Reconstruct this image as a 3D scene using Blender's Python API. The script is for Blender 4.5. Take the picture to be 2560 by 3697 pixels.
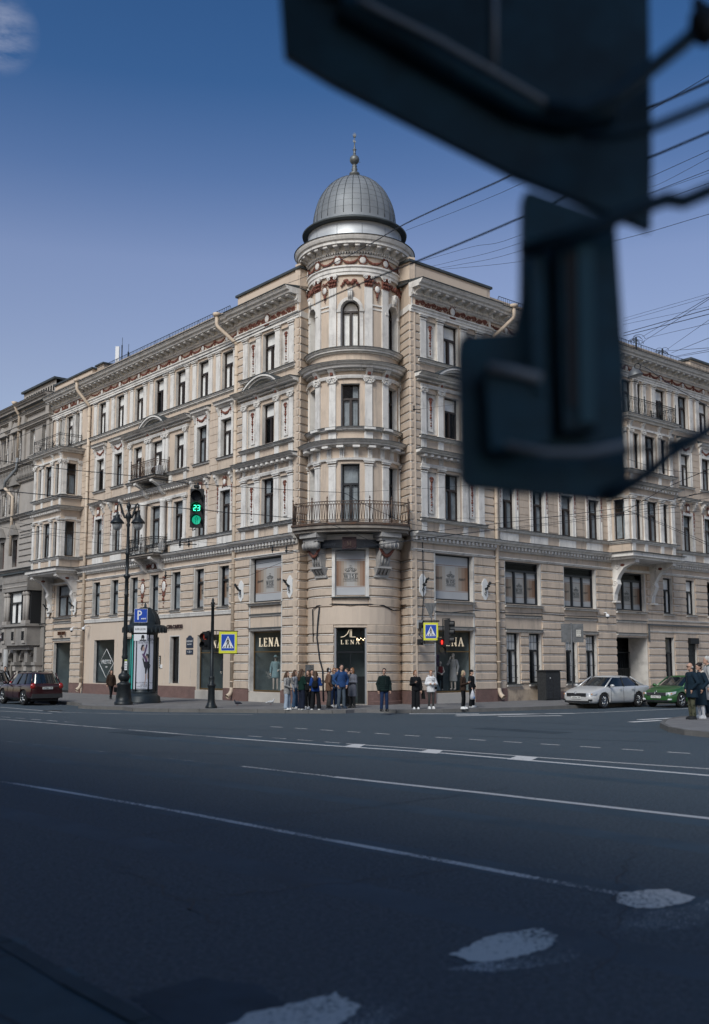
import bpy, bmesh, math, random
from mathutils import Vector, Matrix, noise
R_ = math.radians
sc = bpy.context.scene
for o in list(bpy.data.objects): bpy.data.objects.remove(o)
# ------------------------------------------------------------------ camera
PITCH = math.atan(.124)
cam_d = bpy.data.cameras.new('camera'); cam = bpy.data.objects.new('camera', cam_d)
sc.collection.objects.link(cam); sc.camera = cam
cam.location = (0, 0, 2.0); cam.rotation_euler = (R_(90)+PITCH, 0, 0)
cam_d.sensor_fit = 'VERTICAL'; cam_d.sensor_height = 36; cam_d.sensor_width = 24.93
cam_d.lens = 3720/3697*36; cam_d.shift_y = 86.2/3697
cam_d.clip_start = .05; cam_d.clip_end = 3000
cam_d.dof.use_dof = True; cam_d.dof.focus_distance = 47; cam_d.dof.aperture_fstop = 1.2
# ------------------------------------------------------------------ world, sun, exposure
SUN_EL, SUN_AZ = 42, 205       # degrees; azimuth clockwise from +Y
w = bpy.data.worlds.new('World'); sc.world = w; w.use_nodes = True
nt = w.node_tree; nt.nodes.clear()
wo = nt.nodes.new('ShaderNodeOutputWorld'); bg = nt.nodes.new('ShaderNodeBackground')
sky = nt.nodes.new('ShaderNodeTexSky'); sky.sky_type = 'NISHITA'; sky.sun_disc = False
sky.sun_elevation = R_(SUN_EL); sky.sun_rotation = R_(SUN_AZ); sky.air_density = 1.0; sky.dust_density = 1.5; sky.ozone_density = 1.6
hs = nt.nodes.new('ShaderNodeHueSaturation'); hs.inputs['Saturation'].default_value = 1.05; hs.inputs['Hue'].default_value = .515
nt.links.new(sky.outputs[0], hs.inputs['Color'])
# one thin cloud wisp low in the west and soft cirrus veil
tc = nt.nodes.new('ShaderNodeTexCoord'); mp = nt.nodes.new('ShaderNodeMapping'); mp.inputs['Scale'].default_value = (1.2, 1.2, 3.5)
nz = nt.nodes.new('ShaderNodeTexNoise'); nz.inputs['Scale'].default_value = 14; nz.inputs['Detail'].default_value = 7; nz.inputs['Roughness'].default_value = .62
cr = nt.nodes.new('ShaderNodeValToRGB'); cr.color_ramp.elements[0].position = .38; cr.color_ramp.elements[1].position = .62
cr.color_ramp.elements[1].color = (1, 1, 1, 1)
mx = nt.nodes.new('ShaderNodeMix'); mx.data_type = 'RGBA'; mx.inputs['B'].default_value = (3.4, 3.5, 4.1, 1)
nt.links.new(tc.outputs['Generated'], mp.inputs[0]); nt.links.new(mp.outputs[0], nz.inputs['Vector'])
nt.links.new(nz.outputs['Fac'], cr.inputs[0])
vd = nt.nodes.new('ShaderNodeVectorMath'); vd.operation = 'DISTANCE'; vd.inputs[1].default_value = (-.298,.800,.522); vr = nt.nodes.new('ShaderNodeMapRange'); vr.inputs['From Min'].default_value = .0; vr.inputs['From Max'].default_value = .036; vr.inputs['To Min'].default_value = .42; vr.inputs['To Max'].default_value = 0; vm = nt.nodes.new('ShaderNodeMath'); vm.operation = 'MULTIPLY'
nt.links.new(tc.outputs['Generated'], vd.inputs[0]); nt.links.new(vd.outputs['Value'], vr.inputs['Value']); nt.links.new(vr.outputs[0], vm.inputs[0]); nt.links.new(cr.outputs[0], vm.inputs[1]); nt.links.new(vm.outputs[0], mx.inputs['Factor'])
# elevation grading of the clear sky: pale low down, deep blue higher up
sz = nt.nodes.new('ShaderNodeSeparateXYZ'); gr_ = nt.nodes.new('ShaderNodeValToRGB'); ml = nt.nodes.new('ShaderNodeMix'); ml.data_type = 'RGBA'; ml.blend_type = 'MULTIPLY'; ml.inputs['Factor'].default_value = 1; ml.clamp_result = False
nt.links.new(tc.outputs['Generated'], sz.inputs[0]); nt.links.new(sz.outputs['Z'], gr_.inputs[0])
e_ = gr_.color_ramp.elements; e_[0].position = .27; e_[0].color = (.83,.72,.63,1); e_[1].position = .60; e_[1].color = (.17,.36,.46,1)
for p_,c_ in ((.37,(.78,.72,.66,1)),(.44,(.44,.53,.57,1)),(.51,(.22,.40,.49,1))): q_ = e_.new(p_); q_.color = c_
nt.links.new(hs.outputs[0], ml.inputs['A']); nt.links.new(gr_.outputs[0], ml.inputs['B']); nt.links.new(ml.outputs['Result'], mx.inputs['A']); nt.links.new(mx.outputs['Result'], bg.inputs[0])
bg.inputs[1].default_value = .111
nt.links.new(bg.outputs[0], wo.inputs[0])
sl = bpy.data.lights.new('sun', 'SUN'); sun = bpy.data.objects.new('sun', sl); sc.collection.objects.link(sun)
sl.energy = 1.68; sl.angle = R_(22); sl.color = (1, .95, .89)
_d = Vector((math.sin(R_(SUN_AZ))*math.cos(R_(SUN_EL)), math.cos(R_(SUN_AZ))*math.cos(R_(SUN_EL)), math.sin(R_(SUN_EL))))
sun.rotation_euler = _d.to_track_quat('Z', 'Y').to_euler(); sun.location = (-20, -20, 60)
sc.view_settings.view_transform = 'Standard'; sc.view_settings.look = 'None'
sc.view_settings.exposure = .85; sc.view_settings.gamma = 1; sc.view_settings.use_curve_mapping = False
sc.render.resolution_x = 709; sc.render.resolution_y = 1024
rnd = random.Random(7)
# ------------------------------------------------------------------ materials
MATS = {}
def mat(name, col, rough=.8, metal=0, var=.0, vs=1.5, stain=0, ss=.35, stcol=(.12,.1,.09), bump=0, bs=30, spec=.35, alpha=None, emit=None, es=0, coat=0, speck=None, streak=0, strcol=(.2,.18,.165)):
    """procedural material: base colour with fine variation, larger stains and bump, all in object-independent position space"""
    if name in MATS: return MATS[name]
    m = bpy.data.materials.new(name); m.use_nodes = True; n = m.node_tree; L = n.links
    p = n.nodes['Principled BSDF']; p.inputs['Roughness'].default_value = rough; p.inputs['Metallic'].default_value = metal
    p.inputs['Specular IOR Level'].default_value = spec; p.inputs['Base Color'].default_value = (*col, 1)
    if coat: p.inputs['Coat Weight'].default_value = coat; p.inputs['Coat Roughness'].default_value = .06
    if alpha is not None: p.inputs['Alpha'].default_value = alpha
    if emit: p.inputs['Emission Color'].default_value = (*emit, 1); p.inputs['Emission Strength'].default_value = es
    g = n.nodes.new('ShaderNodeNewGeometry'); out = None
    def mixc(fac, a, b):
        x = n.nodes.new('ShaderNodeMix'); x.data_type = 'RGBA'; L.new(fac, x.inputs['Factor'])
        if isinstance(a, tuple): x.inputs['A'].default_value = (*a, 1)
        else: L.new(a, x.inputs['A'])
        if isinstance(b, tuple): x.inputs['B'].default_value = (*b, 1)
        else: L.new(b, x.inputs['B'])
        return x.outputs['Result']
    def noi(scale, det=4, ro=.6):
        t = n.nodes.new('ShaderNodeTexNoise'); t.inputs['Scale'].default_value = scale; t.inputs['Detail'].default_value = det; t.inputs['Roughness'].default_value = ro
        L.new(g.outputs['Position'], t.inputs['Vector']); return t.outputs['Fac']
    def ramp(f, a, b, lo=0, hi=1):
        r = n.nodes.new('ShaderNodeMapRange'); r.inputs['From Min'].default_value = a; r.inputs['From Max'].default_value = b
        r.inputs['To Min'].default_value = lo; r.inputs['To Max'].default_value = hi; r.clamp = True; L.new(f, r.inputs['Value']); return r.outputs[0]
    cur = tuple(col)
    if var: cur = mixc(ramp(noi(vs), .3, .7), tuple(c*(1-var) for c in col), tuple(min(1, c*(1+var)) for c in col))
    if speck: cur = mixc(ramp(noi(speck[0], 2, .7), .5, .62), cur, speck[1])
    if streak:
        mp_ = n.nodes.new('ShaderNodeMapping'); mp_.inputs['Scale'].default_value = (2.6,2.6,.28); t_ = n.nodes.new('ShaderNodeTexNoise'); t_.inputs['Scale'].default_value = 1.6; t_.inputs['Detail'].default_value = 9; t_.inputs['Roughness'].default_value = .7
        L.new(g.outputs['Position'], mp_.inputs[0]); L.new(mp_.outputs[0], t_.inputs['Vector']); cur = mixc(ramp(t_.outputs['Fac'], .52, .78, 0, streak), cur, strcol)
    if stain: cur = mixc(ramp(noi(ss, 8, .68), .5, .74, 0, stain), cur, stcol)
    if not isinstance(cur, tuple): L.new(cur, p.inputs['Base Color'])
    if bump:
        b = n.nodes.new('ShaderNodeBump'); b.inputs['Strength'].default_value = bump; b.inputs['Distance'].default_value = .02
        L.new(noi(bs, 3), b.inputs['Height']); L.new(b.outputs[0], p.inputs['Normal'])
    MATS[name] = m; return m
beige = mat('plaster_beige', (.53,.435,.35), .85, var=.08, vs=.9, stain=.45, ss=.8, stcol=(.28,.23,.185), streak=.75, bump=.25, bs=14)
beige2 = mat('plaster_smooth', (.55,.455,.37), .85, var=.06, vs=.6, stain=.35, ss=.6, stcol=(.33,.27,.22), streak=.35, strcol=(.36,.31,.27), bump=.15, bs=9)
white = mat('trim_white', (.66,.64,.61), .8, var=.07, vs=1.4, stain=.6, ss=1.3, stcol=(.25,.235,.225), streak=.9, strcol=(.26,.25,.245), bump=.2, bs=18)
joint = mat('joint_white', (.54,.52,.49), .85, var=.1, vs=2, stain=.6, ss=1.2, stcol=(.14,.13,.13))
zincl = mat('ledge_zinc', (.06,.07,.075), .55, .3, var=.25, vs=2)
terra = mat('terracotta', (.165,.062,.045), .8, var=.3, vs=9, bump=.3, bs=40)
granite = mat('granite_red', (.19,.115,.1), .65, var=.18, vs=3, speck=(60,(.07,.05,.05)), stain=.4, ss=1.2, stcol=(.09,.07,.07))
marble = mat('marble_grey', (.46,.43,.39), .6, var=.12, vs=2.2, stain=.5, ss=1.1, stcol=(.2,.17,.14))
zinc = mat('dome_zinc', (.205,.22,.235), .6, .3, var=.14, vs=1.3, stain=.35, ss=1.0, stcol=(.17,.19,.2), bump=.1, bs=3)
zinc2 = mat('drum_zinc', (.50,.52,.54), .5, .35, var=.12, vs=1.0, stain=.3, ss=.9, stcol=(.3,.32,.34), bump=.12, bs=2.2)
seam = mat('dome_seam', (.07,.08,.09), .6, .4)
frame_m = mat('window_frame', (.028,.02,.018), .45, var=.3)
frame_b = mat('window_frame_black', (.012,.014,.018), .4)
glass = mat('window_glass', (.02,.025,.03), .04, spec=.9, alpha=.12)
glass_d = mat('dark_glass', (.012,.016,.02), .05, spec=.8, alpha=.62)
shopglass = mat('shop_glass', (.02,.03,.035), .03, spec=.7, alpha=.22)
curt = mat('curtain', (.85,.85,.83), .9, var=.14, vs=2.5)  # curtain cloth, made paler to include some sky reflection in the panes
curt_d = mat('curtain_dim', (.24,.27,.29), .9, var=.3, vs=2)
dark = mat('dark_interior', (.012,.013,.015), .9)
stone = mat('console_shaded', (.33,.32,.31), .85, var=.12, vs=2, stain=.6, ss=1.5, stcol=(.12,.115,.11), bump=.3, bs=15)  # trim of the balcony consoles, their shade darkened into the colour
iron = mat('cast_iron', (.015,.019,.022), .45, .2, var=.3, vs=5)
rust = mat('rusty_iron', (.085,.062,.05), .75, .2, var=.3, vs=4, stain=.9, ss=1.9, stcol=(.19,.075,.03))
pipe_m = mat('pipe_paint', (.52,.43,.34), .6, var=.08, vs=2, stain=.5, ss=1.8, stcol=(.25,.18,.13))
concrete = mat('balcony_concrete', (.24,.215,.19), .9, var=.15, vs=2, stain=.7, ss=1.4, stcol=(.1,.07,.05))
black = mat('black_plastic', (.012,.013,.015), .5)
paint = mat('road_paint', (.62,.61,.59), .8, var=.1, vs=3, stain=.8, ss=5, stcol=(.17,.17,.175))
whitep = mat('white_paint', (.72,.72,.72), .5, stain=.2, ss=4)
# ------------------------------------------------------------------ scene graph helpers
ORG = {}; CNT = {}
def meta(o, label=None, cat=None, group=None, kind=None):
    if label: o['label'] = label
    if cat: o['category'] = cat
    if group: o['group'] = group
    if kind: o['kind'] = kind
    return o
def thing(name, loc, label, cat, group=None):
    o = bpy.data.objects.new(name, None); sc.collection.objects.link(o); o.empty_display_size = .2
    o.location = loc; ORG[o.name] = Vector(loc); return meta(o, label, cat, group)
class MB:
    """mesh builder; tf maps local (u, out, z) to the world"""
    def __init__(s, tf=None, flip=False): s.v = []; s.f = []; s.m = []; s.sm = []; s.tf = tf; s.flip = flip; s.mats = []
    def mi(s, m):
        if m not in s.mats: s.mats.append(m)
        return s.mats.index(m)
    def add(s, vs, fs, m, smooth=False, raw=False):
        b = len(s.v); i = s.mi(m)
        s.v += [tuple(v) if (raw or not s.tf) else tuple(s.tf(*v)) for v in vs]
        for f in fs:
            f = [b+k for k in f]
            if s.flip and not raw: f.reverse()
            s.f.append(f); s.m.append(i); s.sm.append(smooth)
        return s
    def box(s, x0, x1, y0, y1, z0, z1, m, nu=1):
        vs = []; fs = []
        for i in range(nu+1):
            x = x0+(x1-x0)*i/nu; vs += [(x,y0,z0),(x,y1,z0),(x,y1,z1),(x,y0,z1)]
        for i in range(nu):
            a = 4*i
            for k in range(4): fs.append([a+k, a+(k+1)%4, a+4+(k+1)%4, a+4+k][::-1])
        fs.append([0,1,2,3][::-1]); fs.append([4*nu+k for k in range(4)])
        fs = [f[::-1] for f in fs]
        return s.add(vs, fs, m)
    def run(s, u0, u1, prof, m, nu=1, capm=None):
        """extrude a closed (out,z) profile along u"""
        n = len(prof); vs = []; fs = []
        for i in range(nu+1):
            u = u0+(u1-u0)*i/nu; vs += [(u,o,z) for o,z in prof]
        for i in range(nu):
            for k in range(n): a = i*n; fs.append([a+k, a+n+k, a+n+(k+1)%n, a+(k+1)%n])
        fs.append(list(range(n))); fs.append([nu*n+k for k in range(n)][::-1])
        return s.add(vs, fs, m)
    def poly(s, pts, d, m, axis=1):
        """prism: pts are (u,z), extruded along out from d[0] to d[1]"""
        n = len(pts)
        vs = [(a,d[0],b) for a,b in pts]+[(a,d[1],b) for a,b in pts]
        fs = [list(range(n))[::-1], [n+k for k in range(n)]]+[[k,(k+1)%n,n+(k+1)%n,n+k] for k in range(n)]
        return s.add(vs, fs, m)
    def wall(s, u0, u1, z0, z1, ops, out, depth, m, rm=None, nu=None):
        """wall sheet with rectangular openings (ua,ub,za,zb[,depth]) and their reveals"""
        us = sorted({u0,u1,*[min(max(o[k],u0),u1) for o in ops for k in (0,1)]}); zs = sorted({z0,z1,*[o[k] for o in ops for k in (2,3) if z0<o[k]<z1]})
        if nu:
            us2 = []
            for a,b in zip(us, us[1:]):
                k = max(1, math.ceil((b-a)/nu)); us2 += [a+(b-a)*i/k for i in range(k)]
            us = us2+[us[-1]]
        for a,b in zip(us, us[1:]):
            for c,d in zip(zs, zs[1:]):
                mu, mz = (a+b)/2, (c+d)/2
                if any(o[0]<mu<o[1] and o[2]<mz<o[3] for o in ops): continue
                s.add([(a,out,c),(b,out,c),(b,out,d),(a,out,d)], [[3,2,1,0]], m)
        for o in ops:
            a,b,c,d = o[:4]; dd = o[4] if len(o)>4 else depth; i = out-dd; r = rm or m; k = max(1, math.ceil((b-a)/nu)) if nu else 1
            s.add([(a,out,c),(a,out,d),(a,i,d),(a,i,c)], [[3,2,1,0]], r); s.add([(b,out,c),(b,out,d),(b,i,d),(b,i,c)], [[0,1,2,3]], r)
            for j in range(k):
                p, q = a+(b-a)*j/k, a+(b-a)*(j+1)/k
                s.add([(p,out,d),(q,out,d),(q,i,d),(p,i,d)], [[3,2,1,0]], r); s.add([(p,out,c),(q,out,c),(q,i,c),(p,i,c)], [[0,1,2,3]], r)
        return s
    def lathe(s, c, prof, m, seg=24, a0=0, a1=360, smooth=True, raw=True, axis=None):
        full = abs(a1-a0) >= 360; ns = seg if full else seg+1; vs = []; fs = []; n = len(prof)
        for i in range(ns):
            a = R_(a0+(a1-a0)*i/seg)
            for r,z in prof: vs.append((c[0]+r*math.cos(a), c[1]+r*math.sin(a), c[2]+z))
        for i in range(seg):
            j = (i+1)%ns
            for k in range(n-1): fs.append([i*n+k, j*n+k, j*n+k+1, i*n+k+1])
        if axis:
            M_ = axis; vs = [tuple(Vector(c)+M_@(Vector(v)-Vector(c))) for v in vs]
        return s.add(vs, fs, m, smooth, raw)
    def sph(s, c, r, m, seg=10, ring=7, raw=False, sq=(1,1,1), smooth=True):
        vs = []; fs = []
        for i in range(ring+1):
            t = math.pi*i/ring
            for j in range(seg):
                a = 2*math.pi*j/seg; vs.append((c[0]+r*sq[0]*math.sin(t)*math.cos(a), c[1]+r*sq[1]*math.sin(t)*math.sin(a), c[2]+r*sq[2]*math.cos(t)))
        for i in range(ring):
            for j in range(seg): fs.append([i*seg+j, (i+1)*seg+j, (i+1)*seg+(j+1)%seg, i*seg+(j+1)%seg])
        return s.add(vs, fs, m, smooth, raw)
    def tube(s, pts, r, m, seg=6, raw=False, caps=True, smooth=True):
        P = [Vector(p) for p in pts]; n = len(P); rr = r if isinstance(r,(list,tuple)) else [r]*n; vs = []; fs = []; up = None
        for i,p in enumerate(P):
            t = (P[min(i+1,n-1)]-P[max(i-1,0)]);
            if t.length < 1e-9: t = Vector((0,0,1))
            t.normalize()
            if up is None: up = Vector((0,0,1)) if abs(t.z)<.9 else Vector((1,0,0))
            a = t.cross(up);
            if a.length < 1e-6: a = t.orthogonal()
            a.normalize(); b = a.cross(t).normalized(); up = b
            for j in range(seg):
                g = 2*math.pi*j/seg; vs.append(p+(a*math.cos(g)+b*math.sin(g))*rr[i])
        for i in range(n-1):
            for j in range(seg): fs.append([i*seg+j, i*seg+(j+1)%seg, (i+1)*seg+(j+1)%seg, (i+1)*seg+j])
        if caps: fs.append(list(range(seg))[::-1]); fs.append([(n-1)*seg+j for j in range(seg)])
        return s.add(vs, fs, m, smooth, raw)
    def split(s, gap):
        """separate clusters of islands lying further than gap apart"""
        n = len(s.v); up = list(range(n))
        def fd(a):
            while up[a] != a: up[a] = up[up[a]]; a = up[a]
            return a
        for f in s.f:
            r = fd(f[0])
            for k in f[1:]: up[fd(k)] = r
        bb = {}
        for i,v in enumerate(s.v):
            r = fd(i); b = bb.get(r)
            if b is None: bb[r] = [v[0],v[0],v[1],v[1],v[2],v[2]]
            else: b[0] = min(b[0],v[0]); b[1] = max(b[1],v[0]); b[2] = min(b[2],v[1]); b[3] = max(b[3],v[1]); b[4] = min(b[4],v[2]); b[5] = max(b[5],v[2])
        ks = sorted(bb, key=lambda r: bb[r][0]); par = {r: r for r in ks}
        def fp(a):
            while par[a] != a: par[a] = par[par[a]]; a = par[a]
            return a
        act = []
        for r in ks:
            b = bb[r]; act = [q for q in act if bb[q][1]+gap >= b[0]]
            for q in act:
                c = bb[q]
                if b[2]-gap <= c[3] and c[2]-gap <= b[3] and b[4]-gap <= c[5] and c[4]-gap <= b[5]: par[fp(q)] = fp(r)
            act.append(r)
        G = {}
        for f,m,sm in zip(s.f, s.m, s.sm): G.setdefault(fp(fd(f[0])), []).append((f,m,sm))
        out = []
        for fl in G.values():
            M = MB(); mp_ = {}
            for f,m,sm in fl:
                g = []
                for k in f:
                    if k not in mp_: mp_[k] = len(M.v); M.v.append(s.v[k])
                    g.append(mp_[k])
                M.f.append(g); M.m.append(M.mi(s.mats[m])); M.sm.append(sm)
            out.append(M)
        return sorted(out, key=lambda M: -len(M.f))
    def build(s, name, parent=None, label=None, cat=None, group=None, kind=None, auto=None):
        if name in ('cornice','stucco_ornament') and parent is not None and kind is None and not getattr(s, 'done', False):
            for M in s.split(.1 if name == 'cornice' else .13): M.done = True; part(M, name, parent)
            return None
        me = bpy.data.meshes.new(name)
        if parent is not None: org = ORG.get(parent.name, Vector((0,0,0)))
        else:
            xs = [v[0] for v in s.v]; ys = [v[1] for v in s.v]; zs = [v[2] for v in s.v]
            org = Vector(((min(xs)+max(xs))/2, (min(ys)+max(ys))/2, min(zs)))
        me.from_pydata([(v[0]-org.x, v[1]-org.y, v[2]-org.z) for v in s.v], [], s.f)
        for m in s.mats: me.materials.append(m)
        me.polygons.foreach_set('material_index', s.m); me.polygons.foreach_set('use_smooth', s.sm); me.update()
        o = bpy.data.objects.new(name, me); sc.collection.objects.link(o); ORG[o.name] = org
        if parent is not None: o.parent = parent
        else: o.location = org
        return meta(o, label, cat, group, kind)
CAP = {}
def part(mb, name, parent):
    """child part; past 96 of one kind on one thing the rest goes into one 'stuff' part"""
    k = (parent.name, name); CAP[k] = CAP.get(k, 0)+1
    if CAP[k] <= 99: return mb.build(name, parent)
    REST.setdefault(k, []).append((mb, parent)); return None
REST = {}
def flush_rest():
    for (pn, name), lst in REST.items():
        M = MB()
        for mb,_ in lst:
            b = len(M.v); M.v += mb.v
            for f,mi_,sm in zip(mb.f, mb.m, mb.sm): M.f.append([b+k for k in f]); M.m.append(M.mi(mb.mats[mi_])); M.sm.append(sm)
        M.build(name, lst[0][1], kind='stuff')
# frames -----------------------------------------------------------------
UL = Vector((-.64812, .76154, 0)); UR = Vector((.76154, .64812, 0)); A0, B0 = 29.7, 34.9
def FLt(u, o, z): return UR*(A0-o)+UL*u+Vector((0,0,z))
def FRt(u, o, z): return UL*(B0-o)+UR*u+Vector((0,0,z))
TC = Vector((0, 49.4, 0)); TR = 2.2; TH = R_(-5.2)
def FTt(u, o, z):      # u = arc length from the tower's centre line at radius TR
    a = TH+u/TR; r = TR+o; return TC+Vector((math.sin(a)*r, -math.cos(a)*r, z))
def L_(): return MB(FLt, False)
def Rr(): return MB(FRt, True)
def Tt(): return MB(FTt, True)
def ztw(z): return 2+(z-2)*.969
# text ---------------------------------------------------------------------
def text_geo(body, size, extrude=.004):
    c = bpy.data.curves.new('t', 'FONT'); c.body = body; c.size = size; c.extrude = extrude; c.align_x = 'CENTER'; c.align_y = 'CENTER'; c.resolution_u = 3
    o = bpy.data.objects.new('t', c); sc.collection.objects.link(o); bpy.context.view_layer.update()
    me = bpy.data.meshes.new_from_object(o.evaluated_get(bpy.context.evaluated_depsgraph_get()))
    g = ([v.co.copy() for v in me.vertices], [list(p.vertices) for p in me.polygons])
    bpy.data.objects.remove(o); bpy.data.curves.remove(c); bpy.data.meshes.remove(me); return g
def put_text(mb, body, size, org, right, up, m, extrude=.004, sx=1):
    vs, fs = text_geo(body, size, extrude); n = right.cross(up)
    mb.add([Vector(org)+right*(v.x*sx)+up*v.y+n*v.z for v in vs], fs, m, raw=True)
# serif glyphs as thick/thin strokes on a 1-high cell: (x0,y0,x1,y1,width)
SER = {'L': (.75,[(.2,0,.2,1,.16),(.05,.97,.38,.97,.06),(.05,.03,.7,.03,.06),(.68,0,.68,.25,.06)]),
 'E': (.78,[(.2,0,.2,1,.16),(.05,.97,.68,.97,.06),(.05,.03,.7,.03,.06),(.2,.51,.5,.51,.06),(.69,.0,.69,.22,.06),(.66,.78,.66,1,.06),(.5,.4,.5,.62,.05)]),
 'N': (.95,[(.18,0,.18,1,.07),(.78,0,.78,1,.07),(.16,1,.8,0,.17),(.04,.97,.3,.97,.06),(.04,.03,.32,.03,.06),(.65,.97,.92,.97,.06)]),
 'A': (.92,[(.1,0,.44,1,.07),(.42,1,.8,0,.16),(.22,.35,.66,.35,.06),(0,.03,.26,.03,.06),(.62,.03,.95,.03,.06)]),
 'W': (1.3,[(.14,1,.4,0,.15),(.4,0,.64,.95,.06),(.6,1,.88,0,.15),(.88,0,1.12,1,.06),(.02,.97,.34,.97,.06),(.5,.97,.78,.97,.06),(1,.97,1.25,.97,.06)]),
 'I': (.42,[(.21,0,.21,1,.16),(.06,.97,.36,.97,.06),(.06,.03,.36,.03,.06)]),
 'S': (.65,[(.52,.95,.52,.72,.06),(.5,.93,.25,.97,.08),(.27,.97,.12,.78,.12),(.12,.8,.5,.38,.15),(.5,.4,.48,.1,.13),(.5,.1,.28,.03,.08),(.3,.03,.1,.08,.08),(.09,.05,.09,.3,.06)]),
 'M': (1.1,[(.18,0,.18,1,.07),(.18,1,.52,.1,.14),(.52,.1,.86,1,.06),(.88,0,.88,1,.15),(.04,.03,.32,.03,.06),(.72,.03,1.04,.03,.06)]),
 ' ': (.5,[])}
def put_serif(mb, body, h, org, right, up, m, ext=.006, gap=.12):
    W_ = sum(SER[c][0]+gap for c in body)-gap; x = -W_/2; n = right.cross(up); org = Vector(org)
    for c in body:
        wd, st = SER[c]
        for x0,y0,x1,y1,t in st:
            a = Vector((x+x0, y0-.5)); b = Vector((x+x1, y1-.5)); d = (b-a).normalized(); q = Vector((-d.y, d.x))*t/2
            P = [a+q, a-q, b-q, b+q]; vs = []
            for e in (-ext, ext): vs += [org+right*(p.x*h)+up*(p.y*h)+n*e for p in P]
            mb.add(vs, [[0,1,2,3],[7,6,5,4],[0,4,5,1],[1,5,6,2],[2,6,7,3],[3,7,4,0]], m, raw=True)
        x += wd+gap
# =========================================================== corner building
BLD = thing('apartment_building', (0, 49.4, 0), 'four-storey beige and white plastered corner building with a round domed turret', 'building')
# ---- ornaments in the local (u, out, z) frame
def blob(mb, u, o, z, r, m=terra): mb.sph((u,o,z), r, m, 6, 4, sq=(1,.7,1))
def garland(mb, u0, u1, z, sag, o, r=.05, n=11):
    for i in range(n+1):
        t = i/n; k = 4*t*(1-t); blob(mb, u0+(u1-u0)*t+rnd.uniform(-.01,.01), o, z-sag*k+rnd.uniform(-.012,.012), r*(.7+.75*k)*rnd.uniform(.85,1.15))
def medal(mb, u, o, z, r, rz=None, ring=terra, n=14):
    rz = rz or r*1.25
    for i in range(n):
        a = 2*math.pi*i/n; blob(mb, u+math.cos(a)*r*1.22, o+.01, z+math.sin(a)*rz*1.2, r*.27, ring)
    mb.sph((u,o+.02,z), 1, white, 12, 7, sq=(r,.05,rz))
def drop(mb, u, o, z1, z0, r=.055):
    n = max(4, int((z1-z0)/(r*1.5)))
    for i in range(n):
        t = i/(n-1); blob(mb, u+rnd.uniform(-.012,.012), o, z1-(z1-z0)*t, r*(1.15-.65*t+.25*math.sin(i*2.1)))
def bow(mb, u, o, z, s=.12):
    for d in (-1,1):
        for i in range(5): blob(mb, u+d*s*(.25+i*.22), o, z+s*.35*math.sin(i*1.1), s*.3*(1-i*.1))
def scroll(mb, u, o, z, r, m, d=1, turns=1.6, th=.03, seg=6):
    pts = []
    for i in range(18):
        t = i/17; a = t*turns*2*math.pi; q = r*(1-t*.82); pts.append((u+d*math.cos(a)*q, o, z+math.sin(a)*q))
    mb.tube(pts, [th*(1-.4*i/17) for i in range(18)], m, seg)
def rinceau(mb, u0, u1, z, h, o, m=terra):
    n = max(3, round((u1-u0)/.42)); s = (u1-u0)/n
    for i in range(n):
        u = u0+s*(i+.5); d = 1 if i%2 else -1
        scroll(mb, u, o, z+d*h*.08, h*.36, m, d, 1.5, .035); blob(mb, u+s*.45, o, z-d*h*.15, .06, m); blob(mb, u-s*.3, o+.01, z+d*h*.28, .045, m)
        for k in range(3): blob(mb, u+rnd.uniform(-s/2,s/2), o, z+rnd.uniform(-h*.32,h*.32), .04, m)
def capital(mb, u, z0, z1, w, kind, o=.08):
    h = z1-z0
    if kind == 'doric':
        mb.box(u-w*.5-.02, u+w*.5+.02, 0, o+.03, z0, z0+h*.22, white); mb.box(u-w*.5-.05, u+w*.5+.05, 0, o+.07, z0+h*.5, z0+h*.75, white); mb.box(u-w*.5-.08, u+w*.5+.08, 0, o+.1, z0+h*.77, z1, white)
    elif kind == 'ionic':
        mb.box(u-w*.5-.06, u+w*.5+.06, 0, o+.1, z1-h*.25, z1, white); mb.box(u-w*.5, u+w*.5, 0, o+.05, z0, z1-h*.28, white)
        for d in (-1,1): scroll(mb, u+d*w*.5, o+.07, z0+h*.35, h*.34, white, d, 1.5, .03); blob(mb, u+d*w*.15, o+.07, z0+h*.5, .04, white)
        blob(mb, u, o+.09, z1-h*.12, .045, white)
    else:
        mb.box(u-w*.5-.07, u+w*.5+.07, 0, o+.12, z1-h*.14, z1, white); mb.box(u-w*.5+.01, u+w*.5-.01, 0, o+.03, z0, z1-h*.15, terra)
        for r_ in range(2):
            for k in range(3+r_): blob(mb, u+(k-(2+r_)/2)*w*.33, o+.06+.03*r_, z0+h*(.18+.27*r_), .06, terra)
        for d in (-1,1): scroll(mb, u+d*w*.42, o+.1, z0+h*.7, h*.16, white, d, 1.4, .03)
        blob(mb, u, o+.12, z1-h*.2, .05, terra)
def pilaster(F, u, z0, z1, w, kind='doric', o=.08, ch=.24, base=True):
    mb = F(); mb.box(u-w/2, u+w/2, -.02, o, z0, z1-ch+.005, white)
    if base: mb.box(u-w/2-.03, u+w/2+.03, -.02, o+.03, z0, z0+.08, white)
    capital(mb, u, z1-ch, z1, w, kind, o); return part(mb, 'pilaster', BLD)
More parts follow.
